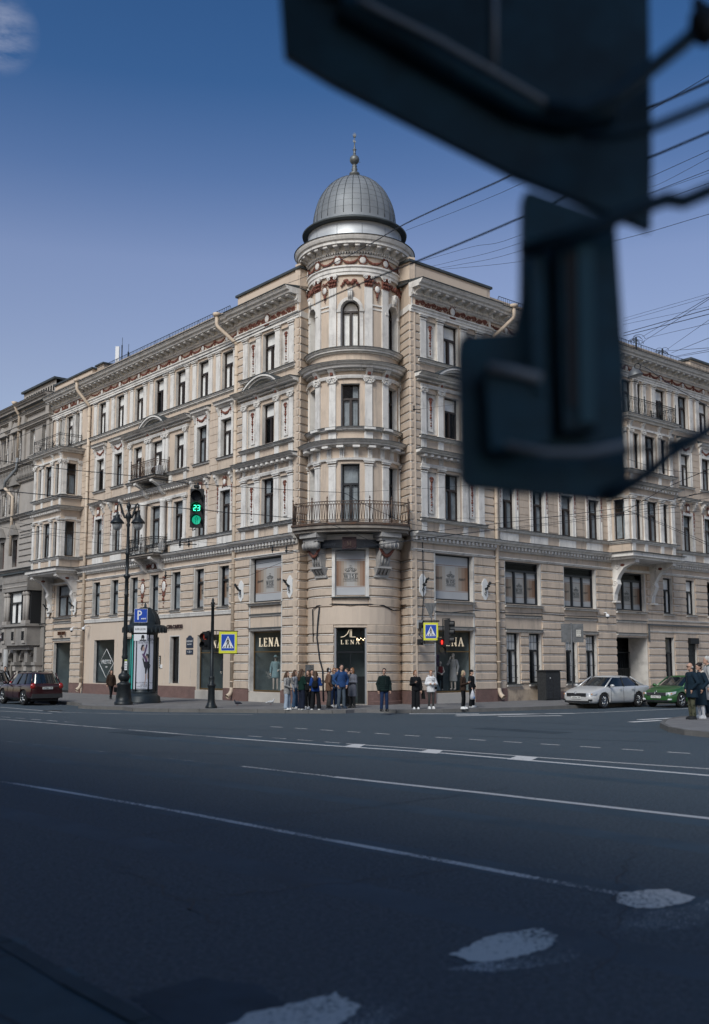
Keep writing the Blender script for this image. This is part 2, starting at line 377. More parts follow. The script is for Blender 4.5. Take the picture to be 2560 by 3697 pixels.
def modillions(mb, u0, u1, z0, z1, o0, o1, sp, m=white, w=.2):
    n = round((u1-u0)/sp); s = (u1-u0)/n; h = z1-z0
    for i in range(n):
        u = u0+s*(i+.5)
        mb.add([(u-w/2,o0,z0),(u-w/2,o0,z1),(u-w/2,o1,z1),(u-w/2,o1,z0+h*.55),(u-w/2,o0+(o1-o0)*.45,z0+h*.35),
                (u+w/2,o0,z0),(u+w/2,o0,z1),(u+w/2,o1,z1),(u+w/2,o1,z0+h*.55),(u+w/2,o0+(o1-o0)*.45,z0+h*.35)],
               [[0,1,2,3,4],[9,8,7,6,5],[0,4,9,5],[4,3,8,9],[3,2,7,8],[2,1,6,7]], m)
        mb.tube([(u-w*.55,o1-.04,z0+h*.66),(u+w*.55,o1-.04,z0+h*.66)], h*.2, m, 8)
def beads(mb, u0, u1, z, r, o, sp, m=white):
    n = round((u1-u0)/sp)
    for i in range(n): mb.sph((u0+(u1-u0)*(i+.5)/n, o, z), r, m, 5, 3, sq=(.8,1,1.3))
def dentils(mb, u0, u1, z0, z1, o0, o1, w, sp, m=white):
    n = max(1, round((u1-u0)/sp))
    for i in range(n):
        u = u0+(u1-u0)*(i+.5)/n; mb.box(u-w/2, u+w/2, o0, o1, z0, z1, m)
ZJ = [1.16+.4333*i for i in range(15)]     # joints of the ground and mezzanine rustication
def rustic(mb, u0, u1, z0, z1, o, m=beige, nu=1, zs=ZJ, gap=.12, th=.07):
    """raised plaster blocks with moulded joints between them"""
    e = [z0]+[z for z in zs if z0+.12 < z < z1-.12]+[z1]
    for a,b in zip(e, e[1:]):
        g0 = gap/2 if a != z0 else .01; g1 = gap/2 if b != z1 else .01
        mb.run(u0, u1, [(o-.005,a+g0-.012),(o+th*.6,a+g0),(o+th,a+g0+.02),(o+th,b-g1-.02),(o+th*.6,b-g1),(o-.005,b-g1+.012)], m, nu)
        if b != z1: mb.run(u0, u1, [(o-.004,b-.03),(o+.03,b-.024),(o+.03,b+.01),(o-.004,b+.014)], white, nu)
def joints(mb, u0, u1, z0, z1, o, sp=.4, m=beige, nu=1):
    """shallow ashlar courses"""
    n = max(1, round((z1-z0)/sp)); h = (z1-z0)/n
    for i in range(n): mb.box(u0, u1, o-.003, o+.03, z0+h*i+.022, z0+h*(i+1)-.002, m, nu)
# ---- windows
def window(F, u, w, z0, z1, rec, base=0, tr=.34, mull=1, m=frame_m, g=glass, cur='side', arch=False, nu=1, name='window', tilt=False):
    f = F(); o0, o1 = base-rec-.05, base-rec+.03; a, b = u-w/2, u+w/2; t = .055; nn = 6 if F is Tt else 1
    if arch: z1 = z1-w/2
    f.box(a-.03, a+t, o0, o1, z0, z1, m); f.box(b-t, b+.03, o0, o1, z0, z1, m); f.box(a+t, b-t, o0, o1, z0, z0+t*1.3, m, nn)
    if not arch: f.box(a+t, b-t, o0, o1, z1-t, z1, m, nn)
    zt = z1-(z1-z0)*tr if tr else z1
    if arch: zt = z1-.05
    if tr: f.box(a+t, b-t, o0+.003, o1+.015, zt-.05, zt+.05, m, nn)
    if mull:
        for k in range(mull):
            x = a+(b-a)*(k+1)/(mull+1); f.box(x-.05, x+.05, o0+.003, o1+.01, z0+t, zt-.05, m)
        for k in range(mull+1):
            x0 = a+(b-a)*k/(mull+1)+.045; x1 = a+(b-a)*(k+1)/(mull+1)-.045
            for p,q in ((x0,x0+.03),(x1-.03,x1)): f.box(p, q, o0+.006, o1-.01, z0+t, zt-.05, m)
    if arch:
        P = []; n = 14
        for r_ in (w/2+.02, w/2-t): P.append([(u+r_*math.cos(math.pi*i/n), z1+r_*math.sin(math.pi*i/n)) for i in range(n+1)])
        for i in range(n): f.poly([P[0][i],P[0][i+1],P[1][i+1],P[1][i]], (o0,o1), m)
    fo = part(f, name, BLD)
    if fo is None: return
    p = F(); og = base-rec-.02; dz = w/2-t if arch else 0
    if arch:
        n = 14; vs = [(a+t,og,z0+t),(b-t,og,z0+t)]+[(u+(w/2-t)*math.cos(math.pi*i/n),og,z1+(w/2-t)*math.sin(math.pi*i/n)) for i in range(n+1)]
        p.add(vs, [list(range(len(vs)))[::-1]], g)
    else:
        k = nn
        for i in range(k): p.add([(a+t+(b-a-2*t)*i/k,og,z0+t),(a+t+(b-a-2*t)*(i+1)/k,og,z0+t),(a+t+(b-a-2*t)*(i+1)/k,og,z1-t),(a+t+(b-a-2*t)*i/k,og,z1-t)], [[3,2,1,0]], g)
    p.build('pane', fo)
    # curtain or dark room behind the glass
    c = F(); oc = base-rec-.075; top = z1+dz
    def sheet(x0, x1, za, zb, m, wav=True):
        n = max(2, int((x1-x0)/.035)); vs = []; fs = []
        for i in range(n+1):
            x = x0+(x1-x0)*i/n; oo = oc+(.014*math.sin(i*1.7+x*9) if wav else 0); vs += [(x,oo,za),(x,oo,zb)]
        for i in range(n): fs.append([2*i+1, 2*i+3, 2*i+2, 2*i])
        c.add(vs, fs, m, True)
    if cur == 'blind': sheet(a, b, z0, top, curt, False)
    elif cur == 'top': sheet(a, b, zt, top, curt, False); sheet(a, a+(b-a)*.3, z0, zt, curt)
    elif cur == 'sash':
        sheet(a, b, zt+.03, top, curt, False); k_ = mull+1
        for i_ in range(k_): x0 = a+(b-a)*i_/k_; q_ = (b-a)/k_; e_ = rnd.choice((0,.12,.3)); sheet(x0+q_*e_*.5, x0+q_*(1-e_*.5), z0, zt, curt)
    elif cur == 'side':
        sheet(a, a+(b-a)*rnd.uniform(.32,.5), z0, zt, curt); sheet(b-(b-a)*rnd.uniform(.2,.4), b, z0, zt, curt); sheet(a, b, zt+.04, top, curt, False)
    elif cur == 'dim': sheet(a, b, z0, top, curt_d)
    elif cur == 'half': sheet(a, a+(b-a)*.5, z0, zt, curt_d); sheet(a+(b-a)*.62, b, z0, top, curt_d)
    if c.v: c.build('curtain', fo)
    return fo
def sill(mb, u, w, z, o=.14, m=zincl): mb.run(u-w/2, u+w/2, [(-.05,z-.12),(o*.6,z-.12),(o*.75,z-.05),(o-.01,z-.045),(o,z-.03),(-.05,z)], white); mb.run(u-w/2-.02, u+w/2+.02, [(-.05,z+.003),(o+.03,z-.03),(o+.03,z-.015),(-.05,z+.02)], m)
def surround(mb, u, w, z0, z1, t=.2, o=.05, head=True):
    mb.box(u-w/2-t, u-w/2, 0, o, z0, z1+(t if head else 0), white); mb.box(u+w/2, u+w/2+t, 0, o, z0, z1+(t if head else 0), white)
    for d in (-1,1): mb.box(u+d*(w/2+t)-.025, u+d*(w/2+t)+.025, 0, o+.03, z0, z1+t*.9, white)
    if head: mb.box(u-w/2, u+w/2, 0, o-.002, z1, z1+t, white)
def hood(mb, u, w, z, o=.38, th=.3):
    mb.run(u-w/2, u+w/2, [(0,z-th),(o*.35,z-th),(o*.4,z-th*.75),(o*.8,z-th*.6),(o*.85,z-th*.25),(o,z-th*.15),(o,z-.02),(0,z-.02)], white)
    mb.run(u-w/2-.02, u+w/2+.02, [(0,z-.015),(o+.03,z-.015),(o+.03,z+.01),(0,z+.14)], zincl); dentils(mb, u-w/2+.08, u+w/2-.08, z-th-.05, z-th, 0, o*.3, .03, .06)
def arched_pediment(F, mb, u, half, z, o=.55):
    """segmental pediment"""
    n = 16; R = (half*half+.55*.55)/(2*.55); cz = z+.55-R; a1 = math.asin(half/R)
    P = [(u+math.sin(-a1+2*a1*i/n)*R, cz+math.cos(-a1+2*a1*i/n)*R) for i in range(n+1)]
    def off(d): return [(u+math.sin(-a1+2*a1*i/n)*(R-d), cz+math.cos(-a1+2*a1*i/n)*(R-d)) for i in range(n+1)]
    for d0,d1,oo in ((-.0,.1,o),(.1,.2,o*.8),(.2,.27,o*.45)):
        A_, B_ = off(d0), off(d1)
        for i in range(n): mb.poly([A_[i],A_[i+1],B_[i+1],B_[i]], (0,oo), white)
    A_, B_ = off(-.03), off(0)
    for i in range(n): mb.poly([A_[i],A_[i+1],B_[i+1],B_[i]], (0,o+.02), zincl)
    C_ = off(.26); mb.add([(p[0],.03,p[1]) for p in C_]+[(u,.03,z-.02)], [[n+1]+list(range(n+1))], beige)
def prof_cornice(z, h, o, b=0):   # classical cyma profile, top at z
    return [(b-.04,z-h),(b+o*.15,z-h),(b+o*.2,z-h*.78),(b+o*.62,z-h*.7),(b+o*.64,z-h*.38),(b+o*.8,z-h*.33),(b+o*.9,z-h*.12),(b+o,z-h*.08),(b+o,z),(b-.04,z)]
def cap_line(mb, u0, u1, z, o, b=0, nu=1): mb.run(u0, u1, [(b-.03,z+.003),(b+o+.03,z+.003),(b+o+.03,z+.03),(b-.03,z+.07)], zincl, nu)
def ledge(mb, u0, u1, z, h, o, b=0, nu=1):
    mb.run(u0, u1, prof_cornice(z, h, o, b), white, nu); cap_line(mb, u0-.02, u1+.02, z, o, b, nu)
def entab_top(mb, u0, u1, b=0, frieze='garland', centers=()):
    mb.run(u0, u1, [(b-.05,18.86),(b+.09,18.86),(b+.09,18.98),(b+.13,18.99),(b+.13,19.1),(b+.2,19.14),(b+.2,19.19),(b-.05,19.19)], white)
    mb.box(u0, u1, b-.05, b+.03, 19.2, 19.62, beige); mb.run(u0, u1, [(b-.05,19.6),(b+.12,19.6),(b+.16,19.66),(b+.16,19.68),(b-.05,19.68)], white)
    beads(mb, u0, u1, 19.73, .055, b+.2, .12); mb.box(u0, u1, b-.05, b+.2, 19.77, 20.03, white); mb.box(u0, u1, b-.05, b+.14, 19.68, 19.77, white)
    modillions(mb, u0, u1, 19.8, 20.0, b+.19, b+.6, .605)
    mb.run(u0, u1, [(b-.05,20.0),(b+.66,20.0),(b+.68,20.1),(b+.8,20.14),(b+.86,20.24),(b+.9,20.26),(b+.9,20.3),(b-.05,20.3)], white)
    mb.run(u0, u1, [(b-.05,20.303),(b+.95,20.303),(b+.95,20.34),(b-1.2,20.62),(b-1.2,20.3)], zincl)
def cornice1(mb, u0, u1, b=0, nu=1):
    mb.run(u0, u1, [(b-.05,7.26),(b+.07,7.26),(b+.09,7.32),(b+.14,7.34),(b+.14,7.38),(b-.05,7.38)], white, nu)
    dentils(mb, u0, u1, 7.78, 7.92, b, b+.26, .13, .27); mb.box(u0, u1, b, b+.12, 7.7, 7.96, joint, nu); beads(mb, u0, u1, 7.69, .03, b+.1, .09, joint)
    mb.run(u0, u1, [(b-.05,7.94),(b+.3,7.94),(b+.32,8.0),(b+.46,8.06),(b+.5,8.12),(b+.5,8.15),(b-.05,8.15)], white, nu); cap_line(mb, u0, u1, 8.15, .5, b, nu)
# ================= flat wings
def storeys(F, u0, u1, cen, grp=None, skip3=(), nar=()):
    ops = []; big = grp[1] if grp else -1
    for i,u in enumerate(cen):
        w = 1.35 if i == big else 1.0; w4 = .6 if u in nar else 1.04; ops.append((u-w4/2, u+w4/2, 16.64, 18.72))
        if u not in skip3: ops.append((u-w/2, u+w/2, 12.98, 15.0)); ops.append((u-w/2, u+w/2, 8.9, 11.12))
    mb = F(); mb.wall(u0, u1, 7.38, 21.0, ops, 0, .2, beige, joint)
    # fourth storey
    orn = F()
    for i,u in enumerate(cen):
        w4 = .6 if u in nar else 1.04; window(F, u, w4, 16.66, 18.72, .2, cur=(['sash','top','sash','blind','side'][(i*2)%5] if F is L_ else ['side','top','half'][i%3]), mull=0 if u in nar else 1)
        for d in (-1,1): pilaster(F, u+d*(.5 if u in nar else .83), 16.56, 18.86, .3 if u in nar else .38)
        medal(orn, u, .05, 19.4, .13, .17); bow(orn, u, .07, 19.58, .14)
    for a,b in zip(sorted(cen), sorted(cen)[1:]):
        m_ = (a+b)/2; garland(orn, a+.18, m_-.05, 19.52, .18, .06, .055); garland(orn, m_+.05, b-.18, 19.52, .18, .06, .055); blob(orn, m_, .08, 19.5, .1); blob(orn, m_, .07, 19.35, .07)
    e0, e1 = sorted(cen)[0], sorted(cen)[-1]; garland(orn, u0+.05, e0-.18, 19.52, .16, .06, .05, 9); garland(orn, e1+.18, u1-.05, 19.52, .16, .06, .05, 9)
    c = F(); entab_top(c, u0, u1); ledge(c, u0, u1, 16.55, .2, .2)
    # third storey
    singles = [i for i,u in enumerate(cen) if (not grp or i not in grp) and u not in skip3]
    for i in singles:
        u = cen[i]; surround(mb, u, 1.0, 12.98, 15.0, .2, .05); sill(mb, u, 1.7, 12.95); hood(mb, u, 1.75, 15.95, .36, .26)
        mb.box(u-.62, u+.62, 0, .04, 15.2, 15.62, white); garland(orn, u-.42, u+.42, 15.5, .22, .06, .06, 9); drop(orn, u-.44, .06, 15.5, 15.2, .05); drop(orn, u+.44, .06, 15.5, 15.2, .05)
        for d in (-1,1): mb.run(u+d*.7-.07, u+d*.7+.07, [(0,15.25),(.06,15.25),(.1,15.4),(.2,15.62),(.2,15.68),(0,15.68)], white)
        window(F, u, 1.0, 13.0, 15.0, .2, cur=['side','half','top','sash'][i%4])
        # second storey head with cartouche
        surround(mb, u, .98, 8.9, 11.12, .2, .05); window(F, u, 1.0, 8.92, 11.12, .2, cur=['dim','half'][i%2])
        medal(orn, u, .07, 11.55, .12, .16); bow(orn, u, .08, 11.78, .18); bow(orn, u, .07, 11.35, .2)
        for d in (-1,1): drop(orn, u+d*.66, .07, 11.3, 9.9, .05); mb.run(u+d*.72-.09, u+d*.72+.09, [(0,11.45),(.08,11.45),(.14,11.6),(.16,11.75),(.3,11.85),(.3,11.98),(0,11.98)], white); scroll(mb, u+d*.72, .2, 11.72, .1, white, d, 1.3, .03)
        mb.run(u-1.0, u+1.0, prof_cornice(12.14, .16, .36), white); cap_line(mb, u-1.02, u+1.02, 12.14, .36)
    segs = []; lim = [u0]+sorted([v for i in (grp or ()) for v in (cen[i],)])+[u1]
    rects = sorted([(cen[i]-.75, cen[i]+.75) for i in singles]+([(min(cen[i] for i in grp)-1.15, max(cen[i] for i in grp)+1.15)] if grp else []))
    x = u0
    for a,b in rects+[(u1,u1)]:
        if a-x > .15: joints(mb, x+.02, a-.04, 12.2, 15.95 if True else 0, 0); joints(mb, x+.02, a-.04, 8.95, 12.0, 0, .4)
        x = max(x, b+.04)
    mb.box(u0, u1, -.02, .02, 15.98, 16.34, beige)
    if grp:
        gs = sorted(cen[i] for i in grp); uc = gs[1]; a, b = gs[0]-1.05, gs[2]+1.05
        mb.run(a, b, [(0,15.24),(.1,15.24),(.14,15.36),(.14,15.4),(0,15.4)], white); orn2 = F()
        ledge(c, a-.4, b+.4, 15.84, .24, .55); dentils(c, a-.3, b+.3, 15.52, 15.58, 0, .2, .035, .07); arched_pediment(F, c, uc, 1.45, 15.86)
        ps = [gs[0]-.78, uc-.98-.16, uc-.98+.2, uc+.98-.2, uc+.98+.16, gs[2]+.78]; ps[2]=uc-.8; ps[3]=uc+.8; ps[1]=uc-1.16; ps[4]=uc+1.16
        for p in ps: pilaster(F, p, 12.9, 15.24, .28, 'ionic', .1, .26)
        for d in (-1,1): mb.run(uc+d*.98-.12, uc+d*.98+.12, [(0,15.4),(.1,15.4),(.16,15.5),(.3,15.6),(0,15.6)], white); mb.box(uc+d*.98-.06, uc+d*.98+.06, .1, .2, 15.42, 15.55, terra)
        for k,i in enumerate(grp):
            w = 1.35 if i == big else 1.0; window(F, cen[i], w, 13.0, 15.0, .2, cur='side'); window(F, cen[i], w, 8.92, 11.12, .2, cur='dim')
        ledge(c, a-.1, b+.1, 12.84, .14, .22); ledge(c, a-.3, b+.3, 12.12, .2, .42)
        dentils(c, a-.1, b+.1, 11.86, 11.93, 0, .28, .12, .26); mb.run(a, b, [(0,11.34),(.1,11.34),(.14,11.46),(.14,11.5),(0,11.5)], white)
        for p in (gs[0]-.8, gs[0]+.8, gs[2]-.8, gs[2]+.8): pilaster(F, p, 8.9, 11.34, .3, 'doric', .09); mb.box(p-.14, p+.14, 0, .1, 12.2, 12.68, white)
        for p in (uc-1.15, uc+1.15): mb.lathe(F().tf(p,.26,8.9) if False else tuple((FLt if F is L_ else FRt)(p,.24,8.4)), [(.2,0),(.2,.4),(.17,.45),(.17,2.75),(.2,2.8),(.22,2.95),(0,2.95)], white, 14)
    # second-storey ledge with white panels, cornice over the mezzanine
    ledge(c, u0, u1, 8.84, .15, .18)
    for i,u in enumerate(cen):
        if u in skip3: continue
        mb.box(u-.72, u+.72, 0, .05, 8.24, 8.66, white)
    cornice1(c, u0, u1); mb.build('wall', BLD); c.build('cornice', BLD); orn.build('stucco_ornament', BLD)
def end_bay(F, u0, u1, uc, b=.1):
    """projecting bay next to the turret: niches with fruit drops, arched pediment, shop window"""
    def G(): return MB(lambda u,o,z: F().tf(u, o+b, z), F().flip)
    mb = G(); ops = [(uc-.52,uc+.52,16.66,18.74),(uc-.5,uc+.5,12.98,15.04),(uc-.5,uc+.5,8.92,11.2),(uc-1.3,uc+1.3,5.02,7.24),(uc-1.3,uc+1.3,.62,3.58)]
    for d in (-1,1):
        x = sorted((uc+d*1.05, uc+d*1.78)); ops += [(x[0],x[1],16.7,18.62,.1),(x[0],x[1],13.0,15.0,.1),(x[0],x[1],8.95,11.15,.1)]
    mb.wall(u0, u1, .1, 21.0, ops, 0, .22, beige, joint)
    orn = G(); c = G()
    for z0,z1,kind in ((16.62,18.86,'doric'),(12.9,15.24,'ionic'),(8.9,11.34,'doric')):
        for d in (-1,1):
            for q in (.83,2.0): pilaster(G, uc+d*q, z0, z1, .4 if kind=='doric' else .34, kind, .08, .25)
            x = sorted((uc+d*1.05, uc+d*1.78)); mb.add([(x[0],-.1,z0),(x[1],-.1,z0),(x[1],-.1,z1-.2),(x[0],-.1,z1-.2)], [[3,2,1,0]], joint)
            m_ = uc+d*1.42; mb.box(m_-.16, m_+.16, -.1, -.05, z0+.25, z1-.42, white); drop(orn, m_, -.03, z1-.5, z0+.4, .075); bow(orn, m_, -.02, z1-.5, .13)
    for (z0,z1,cu) in ((16.66,18.74,'side'),(13.0,15.04,'top'),(8.94,11.2,'half')): window(G, uc, 1.04, z0, z1, .22, cur=cu)
    # entablature with framed rinceau
    entab_top(c, u0-.0, u1, 0); mb.box(u0+.1, u1-.1, .03, .06, 19.2, 19.24, white); mb.box(u0+.1, u1-.1, .03, .06, 19.56, 19.6, white)
    for u in (u0+.06, u1-.12): mb.box(u, u+.08, .03, .07, 19.2, 19.6, white)
    rinceau(orn, u0+.25, uc-.25, 19.4, .4, .06); rinceau(orn, uc+.25, u1-.25, 19.4, .4, .06); medal(orn, uc, .12, 19.42, .17, .2)
    for k in range(7): blob(orn, uc+(k-3)*.06, .14, 19.72, .07); blob(orn, uc+(k-3)*.05, .14, 19.12, .07)
    # parapet attic
    mb.box(u0, u1, -1.0, .02, 20.35, 21.34, beige2); mb.box(u0+.25, u1-.25, -.8, .06, 20.6, 21.2, beige2); mb.box(u0-.1, u1+.1, -1.1, .12, 21.34, 21.46, zincl)
    # ledges and pediment
    ledge(c, uc-2.35, uc+2.35, 16.6, .18, .22); ledge(c, uc-2.6, uc+2.6, 15.84, .24, .6); dentils(c, uc-2.5, uc+2.5, 15.52, 15.58, 0, .2, .035, .07); arched_pediment(G, c, uc, 1.5, 15.86, .6)
    mb.run(uc-2.25, uc+2.25, [(0,15.24),(.1,15.24),(.14,15.36),(.14,15.4),(0,15.4)], white)
    for d in (-1,1): mb.run(uc+d*.83-.14, uc+d*.83+.14, [(0,15.38),(.1,15.38),(.16,15.48),(.3,15.6),(0,15.6)], white); mb.box(uc+d*.83-.06, uc+d*.83+.06, .1, .2, 15.4, 15.54, terra)
    ledge(c, uc-2.3, uc+2.3, 12.84, .14, .24); ledge(c, uc-2.55, uc+2.55, 12.12, .2, .55); ledge(c, uc-2.3, uc+2.3, 8.84, .14, .24)
    mb.run(uc-2.2, uc+2.2, [(0,11.34),(.1,11.34),(.14,11.46),(.14,11.5),(0,11.5)], white); dentils(c, uc-2.4, uc+2.4, 11.8, 11.9, 0, .4, .18, .42)
    for d in (-1,1):
        for q in (.83,2.0):
            p = uc+d*q; mb.box(p-.18, p+.18, 0, .07, 12.2, 12.68, white); mb.box(p-.17, p+.17, 0, .07, 8.22, 8.68, white)
            for k in (-1,0,1): mb.box(p+k*.1-.03, p+k*.1+.03, 0, .07, 11.5, 11.82, white)
    # quoins
    zq = [8.3+.4*i for i in range(27)]
    for a,bb in ((u0, uc-2.22), (uc+2.22, u1)):
        rustic(mb, a, bb, 8.2, 18.8, 0, zs=zq, gap=.085)
        rustic(mb, a, uc-1.42 if a == u0 else bb, .75, 7.24, 0) if a == u0 else rustic(mb, uc+1.42, bb, .75, 7.24, 0)
    cornice1(c, u0, u1)
    # mezzanine window, panel and shop front trims
    f = G()
    for d in (-1,1): x = sorted((uc+d*1.3, uc+d*1.4)); mb.box(x[0], x[1], 0, .05, 3.6, 7.26, joint); mb.box(x[0], x[1], 0, .04, .62, 3.6, joint)
    sill(mb, uc, 2.75, 4.98, .2); ledge(mb, uc-1.32, uc+1.32, 4.4, .1, .1); ledge(mb, uc-1.34, uc+1.34, 3.72, .12, .14)
    mb.box(u0-.02, uc-1.36, 0, .1, .1, .74, granite); mb.box(uc+1.36, u1+.02, 0, .1, .1, .74, granite); mb.box(uc-1.355, uc+1.355, 0, .05, .1, .6, marble)
    mb.build('wall', BLD); c.build('cornice', BLD); orn.build('stucco_ornament', BLD)
CL = [45.42+2.425*k for k in range(7)]; CRc = [40.12+2.41*k for k in range(4)]
end_bay(L_, 38.9, 44.35, 41.5); end_bay(Rr, 33.1, 38.85, 35.93)
storeys(L_, 44.35, 61.55, CL, (2,3,4))
storeys(Rr, 38.85, 63.2, [40.12,42.5,44.9,47.3,49.6,50.85,52.1,54.4,56.85,59.25], None, skip3=(49.6,50.85,52.1), nar=(49.6,52.1))
storeys(L_, 61.55, 67.35, [63.45,64.75,66.05], None, skip3=(63.45,64.75,66.05), nar=(63.45,66.05))
# ---- oriels (bay windows carried on consoles)
def oriel(F, u0, u1, base, d=1.5):
    uc = (u0+u1)/2; sg = F().tf
    def P_(o): return lambda u,oo,z: sg(u, oo+o, z)
    def G(): return MB(lambda u,o,z: sg(u, o+d, z), F().flip)
    def S0(): return MB(lambda u,o,z: sg(u0-o, u, z), not F().flip)      # side faces: local u runs away from the wall
    def S1(): return MB(lambda u,o,z: sg(u1+o, u, z), F().flip)
    top = 16.2; wb = F(); mb = G(); c = G()
    fz = ((8.92,11.2,'doric',11.34),(12.98,15.02,'ionic',15.24))
    ops = []
    for z0,z1,_,_2 in fz: ops += [(uc-.5,uc+.5,z0,z1),(uc-1.6,uc-1.1,z0,z1),(uc+1.1,uc+1.6,z0,z1)]
    mb.wall(u0, u1, 8.2, 16.0, ops, 0, .18, beige, joint)
    for z0,z1,kind,zp in fz:
        window(G, uc, 1.0, z0, z1, .18, cur='half'); window(G, uc-1.35, .5, z0, z1, .18, mull=0, cur='dim'); window(G, uc+1.35, .5, z0, z1, .18, mull=0, cur='dim')
        for q in (-1.98,-.8,.8,1.98): pilaster(G, uc+q, z0-.05, zp, .3, kind, .08, .25)
    for SF in (S0, S1):
        s = SF(); s.wall(0, d, 8.2, 16.0, [(d*.3,d*.3+.8,z0,z1) for z0,z1,_,_2 in fz], 0, .12, beige, joint)
        for z0,z1,kind,zp in fz:
            if SF is S0: window(SF, d*.3+.4, .8, z0, z1, .12, cur='half', mull=0); pilaster(SF, d-.17, z0-.05, zp, .26, kind, .06, .25); pilaster(SF, .17, z0-.05, zp, .26, kind, .06, .25)
            s.box(.3, d-.3, 0, .04, zp-.02, zp+.16, white)
        s.build('wall', BLD)
    for z,h,o in ((8.84,.16,.16),(12.12,.2,.42),(12.84,.15,.2),(16.0,.26,.42)):
        e = .0
        for frame,a,b in ((F(), u0-o*.9, u1+o*.9),):
            frame.box(u0-o*.35, u1+o*.35, 0, d+o*.35, z-h, z-h*.5, white); frame.box(u0-o*.8, u1+o*.8, 0, d+o*.8, z-h*.5, z-h*.15, white); frame.box(u0-o, u1+o, 0, d+o, z-h*.15, z, white); frame.box(u0-o-.03, u1+o+.03, 0, d+o+.03, z, z+.03, zincl); frame.build('cornice', BLD)
    dentils(c, u0-.1, u1+.1, 11.8, 11.92, 0, .25, .12, .3)
    for z0,z1 in ((11.4,11.5),(15.24,15.36)): c.box(u0, u1, 0, .08, z0, z1, white)
    for q in (-1.98,-.8,.8,1.98): c.box(uc+q-.15, uc+q+.15, 0, .06, 8.25, 8.68, white); c.box(uc+q-.13, uc+q+.13, 0, .06, 12.2, 12.66, white); c.run(uc+q-.1, uc+q+.1, [(0,15.36),(.08,15.36),(.12,15.5),(.25,15.66),(0,15.66)], white)
    # slab with canted soffit and scrolled consoles
    wb.box(u0-.3, u1+.3, 0, d+.35, 7.93, 8.16, white); wb.box(u0-.4, u1+.4, 0, d+.45, 8.16, 8.19, zincl); wb.box(u0-.15, u1+.15, 0, d+.2, 7.8, 7.93, white)
    for e in (-1,1):
        q = uc+e*1.85
        k = MB(sg, F().flip); w_ = .17
        side = [(0,7.8),(d+.12,7.8),(d+.12,7.62),(d-.15,7.55),(d*.55,7.35),(.5,6.98),(.36,6.72),(.42,6.45),(.3,6.2),(.16,5.9),(.12,5.55),(0,5.5)]
        n = len(side); vs = [(q-w_,a,b) for a,b in side]+[(q+w_,a,b) for a,b in side]
        k.add(vs, [list(range(n))[::-1], [n+i for i in range(n)]]+[[i,(i+1)%n,n+(i+1)%n,n+i] for i in range(n)], white)
        for x in (-1,1):
            for (oo,zz,rr) in ((.42,7.42,.2),(d,7.62,.12),(.22,6.5,.16)):
                pts = [];
                for i in range(15): t = i/14; a = t*9.5; pts.append((q+x*(w_+.012), oo+math.cos(a)*rr*(1-t*.85), zz+math.sin(a)*rr*(1-t*.85)))
                k.tube(pts, .028, white, 5)
            k.sph((q+x*w_, .75, 7.5), .1, terra, 8, 5, sq=(.2,1.5,.8))
        k.box(q-w_-.04, q+w_+.04, 0, .3, 5.42, 5.52, white); k.build('console', BLD)
    mb.build('wall', BLD); c.build('cornice', BLD); wb.build('balcony_slab', BLD)
def scrap_rail(F, pts, z, h, m, name='railing', parent=None, sp=.34, dense=False):
    """wrought-iron railing along (u,out) points: posts, rings under the rail, paired slanting bars"""
    mb = MB(F().tf, F().flip) if F else MB()
    for (a,b) in zip(pts, pts[1:]):
        A_, B_ = Vector((a[0],a[1],0)), Vector((b[0],b[1],0)); L = (B_-A_).length; n = max(1, round(L/sp)); q = lambda t,zz: tuple(A_+(B_-A_)*t+Vector((0,0,zz)))
        for zz,r in ((z+.06,.014),(z+.13,.012),(z+h,.02),(z+h-.12,.012)): mb.tube([q(0,zz),q(1,zz)], r, m, 5)
        for i in range(n):
            t0,t1 = i/n,(i+1)/n; tm = (t0+t1)/2
            for c0,c1 in ((t0+.12/n,tm-.06/n),(t1-.12/n,tm+.06/n)): mb.tube([q(c0,z+.13),q(c1,z+h-.12)], .0095, m, 4); mb.tube([q(c1,z+.13),q(c0,z+h-.12)], .0095, m, 4)
            for (tt,zz,rr) in ((tm,z+h-.06,.045),(t0,z+h-.06,.045),(tm,z+.095,.03)):
                ring = [tuple(Vector(q(tt,zz))+(B_-A_).normalized()*math.cos(g*math.pi/4)*rr+Vector((0,0,math.sin(g*math.pi/4)*rr))) for g in range(9)]
                mb.tube(ring, .008, m, 4, caps=False)
    for p in [pts[0]]+list(pts[1:]):
        mb.tube([(p[0],p[1],z-.02),(p[0],p[1],z+h+.1)], .03, m, 6); mb.sph((p[0],p[1],z+h+.16), .04, m, 6, 5); mb.tube([(p[0],p[1],z+h+.19),(p[0],p[1],z+h+.26)], [.02,.002], m, 5)
    return mb.build(name, parent or BLD)
oriel(Rr, 48.6, 53.1, None, 1.5); oriel(L_, 62.6, 66.85, None, 1.4)
def pts_box(u0, u1, d, n=2): return [(u0,.05),(u0,d)]+[(u0+(u1-u0)*i/n, d) for i in range(1,n)]+[(u1,d),(u1,.05)]
scrap_rail(Rr, [(48.5,.1),(48.5,1.75),(50.05,1.75),(51.6,1.75),(53.2,1.75),(53.2,.1)], 16.05, .95, iron)
